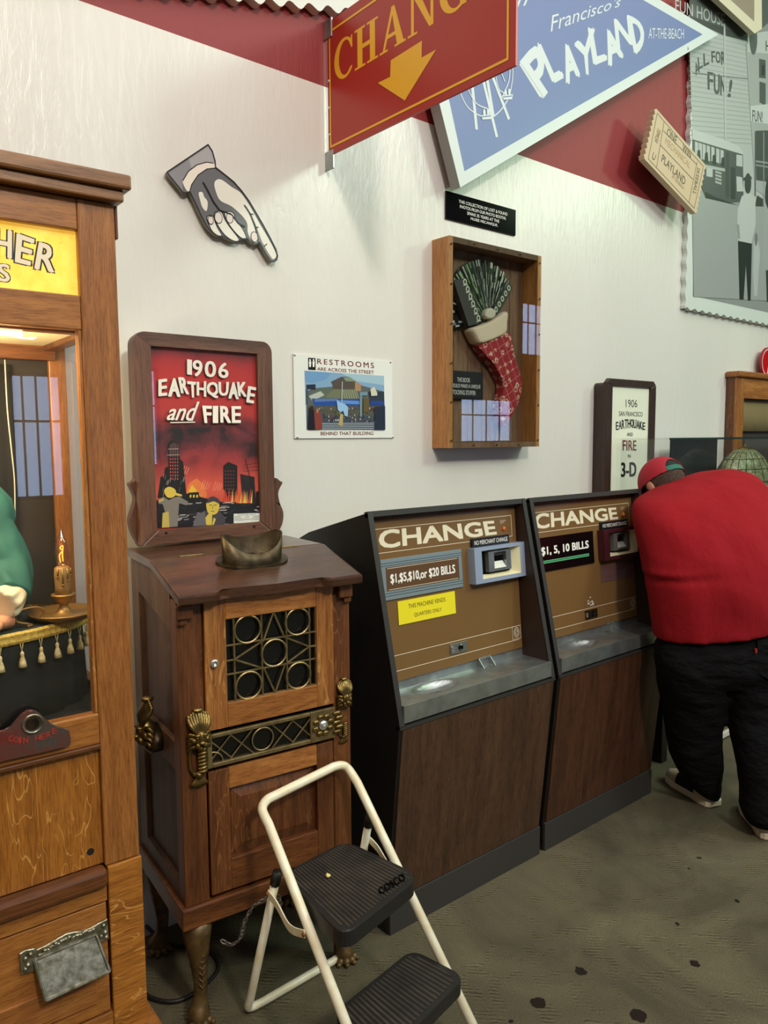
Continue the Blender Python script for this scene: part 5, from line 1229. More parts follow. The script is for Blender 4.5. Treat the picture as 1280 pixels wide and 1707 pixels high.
# two onlookers in front
GY = rgb(136, 126, 120)
A_(GY, (330,1215),(365,1190),(400,1215),(440,1195),(470,1190),(530,1225),(520,1250),(470,1235),(465,1300),(460,1390),(360,1398),(375,1290),(360,1240),(335,1240)); a.art(s, closedspline(qp((370,1150),(400,1125),(440,1140),(450,1170),(430,1195),(390,1195)), 3), YL); A_(YL, (430,1160),(490,1178),(488,1190),(430,1180)); A_(rgb(206,180,96), (360,1300),(400,1290),(405,1395),(355,1398)); A_(rgb(206,180,96), (330,1216),(365,1200),(370,1215),(335,1232))
A_(rgb(74, 68, 78), (560,1390),(590,1310),(640,1285),(740,1285),(775,1330),(778,1372),(690,1385)); A_(rgb(110, 104, 112), (560,1388),(585,1310),(640,1290),(650,1380))
a.art(s, closedspline(qp((650,1240),(665,1222),(720,1220),(738,1245),(730,1290),(705,1310),(670,1305),(655,1280)), 3), YL); a.art(s, closedspline(qp((655,1235),(668,1200),(700,1190),(735,1210),(740,1240),(700,1222)), 3), rgb(70, 62, 70)); A_(YL, (650,1380),(645,1330),(670,1300),(690,1310),(688,1380)); A_(YL, (700,1330),(715,1340),(700,1380),(690,1375))
for x in (680, 712): a.line(s, qp((x-8,1248),(x+6,1246)), .002, DK)
a.line(s, qp((695,1250),(692,1272)), .0014, DK); a.line(s, qp((682,1290),(704,1288)), .002, rgb(150, 60, 40))
# price card
A_(WHITE, (833,1305),(1005,1300),(1005,1360),(833,1368))
for t_x, y0, x0, x1 in (('QUARTERS ONLY', 1318, 862, 978), ('2 OR', 1332, 905, 935), ('1 PLAY', 1347, 895, 945)): a.text(s, t_x, qp((x0, y0), (x1, y0-2), (x1, y0-11), (x0, y0-9)), DK)
for k in range(3): a.line(s, qp((838, 1325+k*11), (880+k*10, 1325+k*11)), .0012, DK); a.line(s, qp((965-k*10, 1322+k*11), (1000, 1321+k*11)), .0012, DK)
# lettering with dark drop edge
PWH = rgb(238, 230, 220)
def shl(t_, q_, **k):
    a.text(s, t_, [(x-1.3, y+1.0) for x, y in qp(*q_)], rgb(30, 24, 28), **k); a.text(s, t_, qp(*q_), PWH, **k)
for c, x0, x1, y0, y1 in (('1', 525, 552, 375, 278), ('9', 562, 622, 388, 282), ('0', 642, 712, 392, 288), ('6', 732, 795, 398, 298)): shl(c, ((x0, y0), (x1, y0+4), (x1, y1+4), (x0, y1)), bold=.03)
for c, q_ in (('E', ((335,520),(385,515),(385,408),(335,415))), ('A', ((400,522),(472,524),(452,405),(420,405))), ('R', ((485,500),(530,508),(515,395),(465,400))), ('T', ((545,530),(575,530),(588,432),(525,425))), ('H', ((588,515),(645,525),(645,425),(588,430))), ('Q', ((655,525),(728,535),(725,430),(655,432))), ('U', ((735,515),(790,520),(795,430),(732,430))), ('A', ((800,535),(860,540),(838,430),(820,430))), ('K', ((865,520),(915,525),(912,430),(855,430))), ('E', ((918,560),(960,568),(978,468),(930,458)))):
    shl(c, q_, bold=.045)
shl('and', ((385,680),(580,688),(600,560),(400,575)), bold=.02, shear=.3); a.line(s, qp((410,698),(572,695)), .003, PWH)
for c, q_ in (('F', ((640,698),(675,698),(680,590),(625,588))), ('I', ((695,698),(722,698),(722,590),(695,590))), ('R', ((745,695),(808,698),(802,592),(742,590))), ('E', ((822,698),(872,698),(875,592),(818,592)))): shl(c, q_, bold=.045)
a.build('poster_lettering', M['art'], po, recalc=False)
MB().box(gx0_-.003, gx1_+.003, YPO+.006, YPO+.009, gz0_-.003, gz1_+.003).build('poster_glass', M['glass'], po)

# ================================================================ CHANGE MACHINES
MW = .765
def change_machine(x0, label, kind):
    root = thing('change_machine', label, 'change machine', (x0+MW/2, 2.0, 0), 'change machines against the white wall')
    fr = Frame((x0, 0, 0), 0); t_ = .020
    yk, yl, yt = 1.787, 1.735, 1.883
    core = [(1.80, .115), (1.745, .70), (1.745, .745), (1.875, .745), (1.935, 1.345), (2.205, 1.272), (2.265, 1.255), (2.265, .0), (1.83, 0), (1.83, .115)]
    MB(fr).prism([(t_, y, z) for y, z in core], (MW-2*t_, 0, 0)).build('cabinet_body', M['black'], root)
    sidep = [(1.797, 0), (1.797, .112), (1.733, .712), (yt, 1.366), (2.212, 1.275), (2.27, 1.25), (2.27, 0)]
    for xa in (0, MW-t_): MB(fr).prism([(xa, y, z) for y, z in sidep], (t_, 0, 0)).build('side_panel', M['black'] if xa == 0 else mat('inner_brown_side', rgb(46, 30, 24), .45), root, bev=.002)
    # thin grey edging on the front edge of the sides
    for xa in (0, MW-t_):
        MB(fr).prism([(xa, y, z) for y, z in ((1.731, .712), (1.736, .712), (yt+.003, 1.366), (yt-.003, 1.366))], (t_, 0, 0)).build('edge_trim', M['edge_grey'], root)
    MB(fr).prism([(0, y, z) for y, z in ((yt-.003, 1.352), (yt+.012, 1.349), (yt+.016, 1.366), (yt, 1.370))], (MW, 0, 0)).build('top_trim', M['edge_grey'], root)
    MB(fr).prism([(t_, y, z) for y, z in ((yt+.01, 1.345), (2.205, 1.262), (2.205, 1.274), (yt+.01, 1.362))], (MW-2*t_, 0, 0)).build('top_panel', M['black'], root)
    MB(fr).box(.004, MW-.004, 1.788, 1.83, 0, .112).build('kick_plate', M['kick'], root, bev=.002)
    lam = [(1.789, .116), (1.731, .700), (1.745, .700), (1.803, .116)]
    MB(fr).prism([(.012, y, z) for y, z in lam], (MW-.024, 0, 0)).build('front_laminate', M['walnut'] if kind == 1 else wood('walnut_laminate_warm', rgb(48, 28, 18), rgb(78, 48, 32), rgb(100, 64, 42), 'z', .42, None, bmp=.05), root)
    MB(fr).prism([(.0, y, z) for y, z in ((1.729, .702), (1.750, .702), (1.750, .710), (1.729, .710))], (MW, 0, 0)).build('laminate_trim', M['edge_grey'], root)
    # steel tray with coin dish
    mb = MB(fr); nx, ny = 90, 22; xa, xb, ya, yb = t_, MW-t_, 1.742, 1.876; g_ = []
    for j in range(ny+1):
        row = []
        for i in range(nx+1):
            x, y = xa+(xb-xa)*i/nx, ya+(yb-ya)*j/ny
            r_ = math.hypot((x-.235)/.105, (y-1.815)/.046); z = .772-.030*max(0, 1-r_*r_)**.6
            row.append(mb.v((x, y, z)))
        g_.append(row)
    for j in range(ny):
        for i in range(nx): mb.bm.faces.new((g_[j][i], g_[j][i+1], g_[j+1][i+1], g_[j+1][i]))
    tray = mb.build('coin_tray', M['steel'], root, True)
    MB(fr).prism([(t_, y, z) for y, z in ((1.733, .718), (1.7335, .774), (1.742, .774), (1.742, .718))], (MW-2*t_, 0, 0)).build('tray_lip', M['steel'], tray, bev=.001)
    MB(fr).prism([(t_, y, z) for y, z in ((1.870, .772), (1.876, .772), (1.880, .80), (1.874, .80))], (MW-2*t_, 0, 0)).build('tray_riser', M['steel'], tray)
    mb = MB(fr)
    mb.prism([(.495, y, z) for y, z in ((1.838, .774), (1.874, .774), (1.876, .806), (1.868, .806))], (.004, 0, 0)); mb.prism([(.555, y, z) for y, z in ((1.838, .774), (1.874, .774), (1.876, .806), (1.868, .806))], (.004, 0, 0)); mb.prism([(.495, y, z) for y, z in ((1.866, .80), (1.876, .80), (1.876, .806), (1.866, .806))], (.064, 0, 0))
    mb.box(.499, .555, 1.872, 1.8745, .776, .80, col=BLK)
    mb.build('coin_chute', M['steel'], tray)
    # inclined enamel door
    p0, p1 = Vector((x0+t_, 1.868, .800)), Vector((x0+t_, 1.916, 1.350)); ev = (p1-p0).normalized()
    S = Surf(p0, (1, 0, 0), ev); PWd, PH = MW-2*t_, (p1-p0).length
    def sbox(nm, q_, d0, d1, m, par=root, bev=0, label=None):
        a0, a1, b0_, b1_ = q_
        mb = MB(); mb.prism([S.P(a0, b0_, d0), S.P(a1, b0_, d0), S.P(a1, b1_, d0), S.P(a0, b1_, d0)], S.n*(d1-d0)); return mb.build(nm, m, par, bev=bev, label=label)
    panel = sbox('front_door', (0, PWd-.002, 0, PH-.012), -.014, 0, M['brown_panel'], bev=.003)
    MB().tube([S.P(0, PH-.010, .002), S.P(PWd, PH-.010, .002)], .0055, 10).build('piano_hinge', M['hinge_brown'], root, True)
    a = MB()
    z1 = lambda *p: T([(q[0], q[1]) for q in p], 500, 820, 3.048)
    if x0 < 2: S1 = S; CM['S'] = {}
    K = CM['S']
    def R_(key, pts):
        if x0 < 2: K[key] = S.rect(z1(*pts)); 
        return K[key]
    def Q_(key, pts):
        if x0 < 2: K[key] = [S.ab(*p) for p in z1(*pts)]
        return K[key]
    h_ = R_('head', ((378,190),(1070,120),(1078,226),(388,312)))
    def rl(q, w_=.0018): a.line(S, [(q[0], q[2]), (q[1], q[2]), (q[1], q[3]), (q[0], q[3])], w_, CREAM, px=False, closed=True)
    rl(h_)
    a.text(S, 'CHANGE', Q_('chg', ((405,288),(997,214),(982,148),(403,198))), CREAM, px=False, bold=.06)
    a.text(S, 'CHANGE\nLIGHT', Q_('tiny', ((1016,160),(1045,156),(1044,141),(1015,145))), CREAM, px=False)
    for key, (pa, pb_) in (('l1', ((473,836),(1120,676))), ('l2', ((487,912),(1125,745)))):
        q = Q_(key, (pa, pb_)); zz = (q[0][1]+q[1][1])/2; a.line(S, [(0, zz), (PWd-.02, zz)], .0018, CREAM, px=False)
    e_ = R_('emb', ((1078,686),(1118,676),(1122,740),(1080,750))); rl(e_, .0014)
    ec = ((e_[0]+e_[1])/2, (e_[2]+e_[3])/2)
    a.ell(S, ec, .015, .019, CREAM, px=False); a.ell(S, ec, .0125, .0165, rgb(96, 70, 40), px=False); a.ell(S, ec, .009, .012, CREAM, px=False); a.ell(S, ec, .007, .009, rgb(96, 70, 40), px=False); a.line(S, [(ec[0]-.006, ec[1]-.004), (ec[0]+.005, ec[1]+.005)], .002, CREAM, px=False)
    a.build('door_lettering', M['art'], panel, recalc=False)
    bt = Q_('btn', ((1033,187),))[0]; p_ = S.P(bt[0], bt[1], .003)
    MB().ball(p_, .008, 12, (1, .6, 1)).build('indicator_lamp', mat('amber_lamp', rgb(190, 84, 30), .3, emit=.25), panel, True)
    # bill plate
    bp_ = R_('bill', ((392,345),(812,293),(825,482),(427,553)))
    if kind == 1:
        pl2 = sbox('bill_plate', bp_, .001, .006, mat('pale_blue_steel', rgb(152, 170, 176), .35, .5), bev=.001)
        a = MB(); S2 = Surf(S.P(0, 0, .006), S.ex, S.ez); w_, hh = bp_[1]-bp_[0], bp_[3]-bp_[2]
        def fq(x0_, x1_, y0_, y1_): return [(bp_[0]+w_*x0_, bp_[2]+hh*y0_), (bp_[0]+w_*x1_, bp_[2]+hh*y0_), (bp_[0]+w_*x1_, bp_[2]+hh*y1_), (bp_[0]+w_*x0_, bp_[2]+hh*y1_)]
        for yy in (.10, .165, .84, .90): a.line(S2, [(bp_[0], bp_[2]+hh*yy), (bp_[1], bp_[2]+hh*yy)], .0014, BLK, px=False)
        a.art(S2, fq(.05, .955, .22, .80), rgb(92, 62, 36), px=False)
        for yy in (.25, .77): a.line(S2, [(bp_[0]+w_*.07, bp_[2]+hh*yy), (bp_[0]+w_*.935, bp_[2]+hh*yy)], .0014, CREAM, px=False)
        a.text(S2, '$1,$5,$10,or $20 BILLS', fq(.10, .90, .37, .62), WHITE, px=False, bold=.03); a.build('plate_lettering', M['art'], pl2, recalc=False)
        q4 = R_('yel', ((492,556),(782,505),(790,613),(502,680)))
        yl_ = sbox('notice_plate', q4, .0008, .003, mat('yellow_plastic', rgb(236, 220, 40), .4), label='yellow quarters only notice')
        a = MB(); S3 = Surf(S.P(0, 0, .003), S.ex, S.ez); w_, hh = q4[1]-q4[0], q4[3]-q4[2]
        for t_x, xa2, xb2, yb2 in (('THIS MACHINE VENDS', .17, .82, .62), ('QUARTERS ONLY', .26, .74, .20)):
            a.text(S3, t_x, [(q4[0]+w_*xa2, q4[2]+hh*yb2), (q4[0]+w_*xb2, q4[2]+hh*yb2), (q4[0]+w_*xb2, q4[2]+hh*(yb2+.19)), (q4[0]+w_*xa2, q4[2]+hh*(yb2+.19))], rgb(50, 44, 20), px=False)
        a.build('notice_lettering', M['art'], yl_, recalc=False)
    else:
        pl2 = sbox('bill_plate', bp_, .001, .006, M['black_gloss'], bev=.001)
        a = MB(); S2 = Surf(S.P(0, 0, .006), S.ex, S.ez); w_, hh = bp_[1]-bp_[0], bp_[3]-bp_[2]
        a.text(S2, '$1, 5, 10 BILLS', [(bp_[0]+w_*.07, bp_[2]+hh*.46), (bp_[0]+w_*.90, bp_[2]+hh*.46), (bp_[0]+w_*.90, bp_[2]+hh*.72), (bp_[0]+w_*.07, bp_[2]+hh*.72)], WHITE, px=False, bold=.05)
        for x_, c2 in ((0, rgb(120, 200, 150)), (.002, rgb(40, 130, 80))):
            a.art(S2, [(bp_[0]+w_*.07+x_, bp_[2]+hh*.24+x_), (bp_[0]+w_*.90-x_, bp_[2]+hh*.24+x_), (bp_[0]+w_*.90-x_, bp_[2]+hh*.32-x_), (bp_[0]+w_*.07+x_, bp_[2]+hh*.32-x_)], c2, px=False)
        a.build('plate_lettering', M['art'], pl2, recalc=False)
        z2 = lambda *p: T(p, 850, 800, 4.741)
        q4 = S.rect(z2((712,675),(965,640),(968,765),(722,806)))
        lb = sbox('worn_label', q4, .0008, .002, mat('faded_mauve_label', rgb(104, 74, 76), .35)); a = MB(); S3 = Surf(S.P(0, 0, .002), S.ex, S.ez); w_, hh = q4[1]-q4[0], q4[3]-q4[2]
        for k, (xa2, xb2) in enumerate(((.45, .8), (.2, .62))): a.text(S3, ('NOT', 'ACCEPTED')[k], [(q4[0]+w_*xa2, q4[2]+hh*(.55-.32*k)), (q4[0]+w_*xb2, q4[2]+hh*(.55-.32*k)), (q4[0]+w_*xb2, q4[2]+hh*(.7-.32*k)), (q4[0]+w_*xa2, q4[2]+hh*(.7-.32*k))], rgb(84, 56, 60), px=False)
        a.build('label_lettering', M['art'], lb, recalc=False)
        a = MB(); random.seed(9)
        c_ = S.ab(*z2((632, 965))[0])
        for k in range(16):
            x_, y_ = c_[0]+random.uniform(-.022, .022), c_[1]+random.uniform(-.018, .018); a.art(S, [(x_, y_), (x_+random.uniform(.004, .012), y_+.002), (x_+.008, y_+.007), (x_-.002, y_+.005)], rgb(206, 200, 196), px=False)
        a.build('sticker_remnant', M['art'], panel, recalc=False)
    # bill acceptor
    z8 = lambda *p: T(p, 770, 880, 11.636)
    if x0 < 2:
        K['bez'] = S.rect(z8((60,400),(1065,268),(1190,885),(180,1060))); K['bo'] = S.rect(z8((215,450),(960,345),(1045,860),(305,975))); K['mod'] = S.rect(z8((395,460),(840,385),(915,800),(475,890))); K['slot'] = S.rect(z8((520,470),(765,435),(820,760),(560,800)))
    z_, o4, m4, s4 = K['bez'], K['bo'], K['mod'], K['slot']
    bm_ = M['steel_blue'] if kind == 1 else mat('maroon_bezel', rgb(66, 26, 34), .35)
    D1 = .034; w_b, h_b = z_[1]-z_[0], z_[3]-z_[2]
    z_ = (z_[0], z_[1], z_[2]-.004, z_[3])
    bez = MB()
    for q in ((z_[0], o4[0], z_[2], z_[3]), (o4[1], z_[1], z_[2], z_[3]), (o4[0], o4[1], z_[2], o4[2]), (o4[0], o4[1], o4[3], z_[3])):
        bez.prism([S.P(q[0], q[2], 0), S.P(q[1], q[2], 0), S.P(q[1], q[3], 0), S.P(q[0], q[3], 0)], S.n*D1)
    bz = bez.build('bill_bezel', bm_, root)
    mb = MB(); mb.loft([[S.P(o4[0], o4[2], D1-.001), S.P(o4[1], o4[2], D1-.001), S.P(o4[1], o4[3], D1-.001), S.P(o4[0], o4[3], D1-.001)], [S.P(o4[0]+.004, o4[2]+.012, .003), S.P(o4[1]-.03, o4[2]+.012, .003), S.P(o4[1]-.03, o4[3]-.006, .003), S.P(o4[0]+.004, o4[3]-.006, .003)]], False, False)
    mb.build('bezel_throat', mat('ivory_plastic', rgb(224, 216, 178), .4), bz)
    sbox('throat_back', (o4[0], o4[1]-.02, o4[2], o4[3]), .001, .004, M['black_gloss'], bz)
    mb = MB()
    m4 = (m4[0], m4[1]-.004, m4[2]+.006, m4[3]-.002)
    for q in ((m4[0], s4[0], m4[2], m4[3]), (s4[1]-.006, m4[1], m4[2], m4[3]), (s4[0], s4[1]-.006, m4[2], s4[2]+.004), (s4[0], s4[1]-.006, s4[3]-.002, m4[3])):
        mb.prism([S.P(q[0], q[2], .004), S.P(q[1], q[2], .004), S.P(q[1], q[3], .004), S.P(q[0], q[3], .004)], S.n*.018)
    mb.build('bill_reader', M['steel'] if kind == 1 else mat('grey_reader', rgb(120, 116, 116), .4, .4), bz)
    sm = (s4[2]+s4[3])/2
    mb = MB(); mb.prism([S.P(s4[0], s4[2]+.004, .021), S.P(s4[1]-.006, s4[2]+.004, .021), S.P(s4[1]-.010, sm-.004, .007), S.P(s4[0]+.004, sm-.004, .007)], -S.n*.002); mb.build('bill_guide', mat('white_bill_guide', rgb(210, 214, 204), .4), bz)
    sbox('bill_slot', (s4[0], s4[1]-.006, sm-.004, s4[3]-.010), .004, .007, M['black_gloss'], bz); sbox('slot_hood', (s4[0], s4[1]-.006, s4[3]-.014, s4[3]-.001), .006, .014, M['edge_grey'], bz)
    # black strip above the bezel
    n4 = R_('nm', ((862,240),(1048,220),(1053,250),(865,277)))
    n4 = (n4[0], n4[1], z_[3]+.001, n4[3]+.002)
    ns_ = sbox('notice_strip', n4, .001, .012, mat('black_strip', rgb(24, 24, 28), .35), bev=.001, label='black no merchant change strip'); a = MB(); S4 = Surf(S.P(0, 0, .012), S.ex, S.ez); w_, hh = n4[1]-n4[0], n4[3]-n4[2]
    a.text(S4, 'NO MERCHANT CHANGE', [(n4[0]+w_*.05, n4[2]+hh*.25), (n4[0]+w_*.95, n4[2]+hh*.25), (n4[0]+w_*.95, n4[2]+hh*.75), (n4[0]+w_*.05, n4[2]+hh*.75)], WHITE, px=False); a.build('strip_lettering', M['art'], ns_, recalc=False)
    # lock
    l4 = R_('lock', ((760,772),(845,758),(848,808),(762,825)))
    lk_ = sbox('lock_plate', l4, .0008, .004, M['steel'] if kind == 1 else M['bronze'], bev=.001)
    cx2, cz2 = l4[0]+(l4[1]-l4[0])*.58, (l4[2]+l4[3])/2
    mb = MB(); pts = [S.P(cx2+.009*math.cos(t), cz2+.009*math.sin(t), .006) for t in (2*PI*k/20 for k in range(21))]; mb.tube(pts, .0025, 6, cap=False); mb.prism([S.P(cx2+.008*math.cos(2*PI*k/16), cz2+.008*math.sin(2*PI*k/16), .004) for k in range(16)], S.n*.001)
    mb.build('key_lock', M['black_gloss'], lk_)
    sbox('latch_clip', (l4[0]+.002, l4[0]+.012, cz2-.010, cz2+.010), .004, .009, M['chrome'], lk_, bev=.001)
    return root
CM = {}
change_machine(1.505, 'brown change machine with yellow quarters only notice and pale blue bill plate', 1)
change_machine(2.292, 'brown change machine with black bill plate and maroon bezel, beside the person in red', 2)

# ================================================================ STEP STOOL
st = thing('step_stool', 'folding cream metal step stool with two black ribbed steps, rust spotted, in front of the viewer cabinet', 'step stool', (1.16, 1.45, 0))
st['label'] = 'folding cream metal step stool with two black ribbed steps before the viewer cabinet'
A0, A1, B0, B1 = Vector((.985, 1.10, .012)), Vector((1.0, 1.71, .632)), Vector((1.345, 1.180, .012)), Vector((1.310, 1.735, .648))
def on_rail(P, Q, z): t = (z-P.z)/(Q.z-P.z); return P+(Q-P)*t
pa = on_rail(A0, A1, .595); pb = on_rail(B0, B1, .605)
top = smoothpath([pa, A1+Vector((.003, .002, -.012)), A1+Vector((.022, .012, .004)), A1+Vector((.05, .014, .008))], 5)+smoothpath([B1+Vector((-.05, .008, .006)), B1+Vector((-.022, .006, .003)), B1+Vector((-.003, -.002, -.012)), pb], 5)
MB().tube([A0]+top+[B0], .0125, 14).build('front_frame', M['cream_paint'], st, True)
R0, R1 = Vector((.985, 1.785, .013)), Vector((.995, 1.635, .47)); Q0, Q1 = Vector((1.335, 1.80, .013)), Vector((1.33, 1.668, .50))
rear = [R1, R0+(R1-R0)*.12]+smoothpath([R0+(R1-R0)*.10, R0+Vector((.004, .0, .008)), R0+Vector((.05, .003, 0))], 5)+smoothpath([Q0+Vector((-.05, -.003, 0)), Q0+Vector((-.004, 0, .008)), Q0+(Q1-Q0)*.10], 5)+[Q1]
MB().tube(rear, .0115, 12).build('rear_frame', M['cream_paint'], st, True)
for P, Q in ((R0, R1), (Q0, Q1)):
    d_ = (Q-P).normalized(); MB().tube([Q-d_*.022, Q+d_*.016], .0135, 12).build('black_cap', M['rubber'], st, True)
for x, P, Q, Rr in ((-.016, A0, A1, (R0, R1)), (.016, B0, B1, (Q0, Q1))):
    a_ = on_rail(Rr[0], Rr[1], .425)+Vector((x, 0, 0)); b_ = on_rail(P, Q, .40)+Vector((x, 0, 0))
    pth = smoothpath([a_, a_+(b_-a_)*.25+Vector((0, 0, -.005)), a_+(b_-a_)*.6+Vector((0, 0, -.028)), b_], 6); mb = MB()
    mb.loft([[p+Vector((sx*.0018, 0, sz*.011)) for sx, sz in ((-1, -1), (1, -1), (1, 1), (-1, 1))] for p in pth]); mb.build('hinge_link', M['cream_paint'], st, bev=.001)
    for p in (a_, b_): MB().ball(p+Vector((-.004 if x < 0 else .004, 0, 0)), .0065, 10, (.5, 1, 1)).build('rivet', mat('rusty_rivet', rgb(150, 96, 54), .5, .5), st)
def step(name, cs, z, th, rad=.035, nr=22):
    cs = [Vector((x, y, 0)) for x, y in cs]; out = []       # order: front-left, front-right, back-right, back-left
    for i in range(4):
        p, q, r_ = cs[i-1], cs[i], cs[(i+1) % 4]; u = (p-q).normalized(); v_ = (r_-q).normalized()
        for k in range(6):
            t = k/5; out.append(q+u*rad*(1-t)**1.7+v_*rad*t**1.7)
    base = [Vector((p.x, p.y, z)) for p in out]; c = sum(base, Vector())/len(base)
    mb = MB(); mb.loft([[p-Vector((0, 0, th)) for p in base], [p-Vector((0, 0, .004)) for p in base], [p+(c-p)*.012 for p in base]])
    s_ = mb.build(name, M['rubber'], st)
    mb = MB()
    for k in range(nr):
        t = (k+.5)/nr; a_ = cs[0].lerp(cs[1], .045+.91*t); b_ = cs[3].lerp(cs[2], .045+.91*t); d = (b_-a_).normalized(); L = (b_-a_).length; edge = .014+max(0, .03-min(t, 1-t)*.55)
        a2, b2 = a_+d*edge, b_-d*edge; w_ = Vector((.0032, 0, 0))
        mb.loft([[Vector((p.x, p.y, z-.001))+sx*w_+Vector((0, 0, h)) for sx, h in ((-1.3, 0), (-.8, .003), (.8, .003), (1.3, 0))] for p in (a2, b2)])
    mb.build('ribbed_tread', mat('worn_tread', rgb(66, 60, 52), .55, 0, rgb(40, 37, 34), 14), s_)
    return s_
s1 = step('top_step', [(.998, 1.352), (1.305, 1.42), (1.262, 1.692), (1.03, 1.665)], .452, .042, .045)
s2 = step('lower_step', [(.985, 1.215), (1.338, 1.285), (1.305, 1.455), (1.0, 1.405)], .228, .036, .035)
a = MB(); S5 = Surf((0, 0, .4555), Vector((1, .13, 0)), Vector((-.13, 1, 0)))
q = [on_plane(u, v, (0, 0, .4555), (0, 0, 1)) for u, v in T([(775,798),(905,722),(885,688),(760,768)], 380, 1230, 3.048)]
q = [((p-S5.o).dot(S5.ex), (p-S5.o).dot(S5.ez)) for p in q]
a.text(S5, 'COSCO', q, rgb(16, 15, 14), px=False, bold=.05, depth=.0009); a.build('embossed_name', M['rubber'], s1, recalc=False)
# popcorn crumb on the step
p_ = on_plane(547, 1460, (0, 0, .457), (0, 0, 1)); mb = MB()
for k in range(6): mb.ball(p_+Vector((random.uniform(-.004, .004), random.uniform(-.004, .004), .002)), .004, 8)
tagset(mb.build('popcorn_crumb', mat('popcorn', rgb(220, 206, 130), .7), None, True), 'small yellow popcorn crumb lying on the top step of the stool', 'crumb')
# chain looped round the rear leg
ch = MB(); cpts = smoothpath([Vector((.995, 1.62, .395)), Vector((1.012, 1.655, .40)), Vector((.99, 1.675, .395)), Vector((.965, 1.66, .405)), Vector((.95, 1.68, .385)), Vector((.935, 1.70, .34)), Vector((.93, 1.715, .29)), Vector((.915, 1.74, .265)), Vector((.895, 1.765, .275))], 4)
cum = [0]
for a_, b_ in zip(cpts, cpts[1:]): cum.append(cum[-1]+(b_-a_).length)
n_l = int(cum[-1]/.013)
for k in range(n_l):
    d = cum[-1]*k/n_l; i = max(j for j in range(len(cum)-1) if cum[j] <= d); p = cpts[i].lerp(cpts[i+1], (d-cum[i])/(cum[i+1]-cum[i])); t = (cpts[i+1]-cpts[i]).normalized()
    s_ = t.cross(Vector((0, 0, 1)) if k % 2 else Vector((0, 1, .3))).normalized()
    if s_.length < .1: s_ = Vector((1, 0, 0))
    ch.tube([p+t*.0095*math.cos(an)+s_*.006*math.sin(an) for an in (2*PI*j/10 for j in range(11))], .0022, 6, cap=False)
tagset(ch.build('chain', mat('dull_chain', rgb(120, 114, 106), .45, .7), None, True), 'dull metal chain wrapped round the rear leg of the step stool', 'chain')
# cable on the floor beneath the viewer cabinet
tagset(MB().tube(smoothpath([(.80, 2.22, .03), (.79, 2.05, .012), (.86, 1.95, .010), (1.0, 1.99, .010), (1.02, 2.1, .010), (.94, 2.2, .012), (.9, 2.28, .05)], 7), .006, 8).build('power_cable', M['rubber'], None, True), 'black power cable looping on the carpet under the viewer cabinet', 'cable')

# ================================================================ RIGHT-HAND BACKGROUND
def zz(*p): return T(p, 980, 560, 4.2667)
YS = 2.222
s = surf_y(YS); Rf = s.rect(zz((130,298),(486,325),(468,1110),(122,1140)))
Ri = s.rect(zz((178,352),(447,372),(432,1090),(162,1115)))
tp = thing('framed_earthquake_sign', 'narrow dark framed white 3-D earthquake sign above the second change machine', 'sign', ((Rf[0]+Rf[1])/2, YS+.05, Rf[2]))
dm = wood('dark_frame', rgb(34, 22, 18), rgb(54, 36, 30), rgb(66, 46, 38), 'z', .4, None)
X0f, X1f, Z0f, Z1f = Rf
def rr(x0, x1, z0, z1, r_): return [(x0, z0), (x1, z0)]+[(x1-r_+r_*math.cos(t), z1-r_+r_*math.sin(t)) for t in (PI/2*k/5 for k in range(6))]+[(x0+r_+r_*math.cos(t), z1-r_+r_*math.sin(t)) for t in (PI/2+PI/2*k/5 for k in range(6))]
MB().prism([(x, YS+.02, z) for x, z in rr(X0f+.004, X1f-.004, Z0f+.004, Z1f-.02, .02)], (0, .055, 0)).build('back_box', dm, tp)
for nm, q in (('frame_rail', [(Ri[0], Ri[3]), (Ri[1], Ri[3]), (X1f-.002, Z1f-.02), (X1f-.025, Z1f), (X0f+.025, Z1f), (X0f+.002, Z1f-.02)]), ('frame_rail', [(Ri[0], Ri[2]), (Ri[1], Ri[2]), (X1f, Z0f), (X0f, Z0f)]), ('frame_stile', [(X0f, Z0f), (Ri[0], Ri[2]), (Ri[0], Ri[3]), (X0f, Z1f-.02)]), ('frame_stile', [(X1f, Z0f), (Ri[1], Ri[2]), (Ri[1], Ri[3]), (X1f, Z1f-.02)])):
    MB().prism([(x, YS, z) for x, z in q], (0, .022, 0)).build(nm, dm, tp, bev=.003)
MB().box(Ri[0]-.003, Ri[1]+.003, YS+.012, YS+.018, Ri[2]-.003, Ri[3]+.003).build('sign_sheet', mat('ivory_sheet', rgb(226, 228, 208), .35), tp)
a = MB(); s = surf_y(YS+.012); s.o.y = YS+.012
def sq(*p): return zz(*p)
a.text(s, '1906', sq((268,508),(350,508),(350,455),(268,452)), BLK); a.text(s, 'SAN FRANCISCO', sq((220,570),(388,574),(388,542),(220,535)), BLK, bold=.01)
for k, c in enumerate('EARTHQUAKE'):
    x = 198+k*21; yb = 668-14*math.sin(k/9*PI); yt_ = 612-22*math.sin(k/9*PI)*1.0+4*(k/9)
    a.text(s, c, sq((x, yb), (x+18, yb), (x+18, yt_), (x, yt_)), BLK, bold=.03)
a.text(s, 'AND', sq((276,712),(318,713),(318,688),(276,686)), BLK); a.text(s, 'FIRE', sq((246,814),(342,814),(342,744),(246,742)), rgb(110, 24, 30), bold=.015); a.text(s, 'IN', sq((282,866),(302,866),(302,842),(282,842)), BLK)
a.text(s, '3-D', sq((236,1002),(340,998),(340,898),(236,902)), BLK, bold=.04); a.build('printed_words', M['art'], tp, recalc=False)
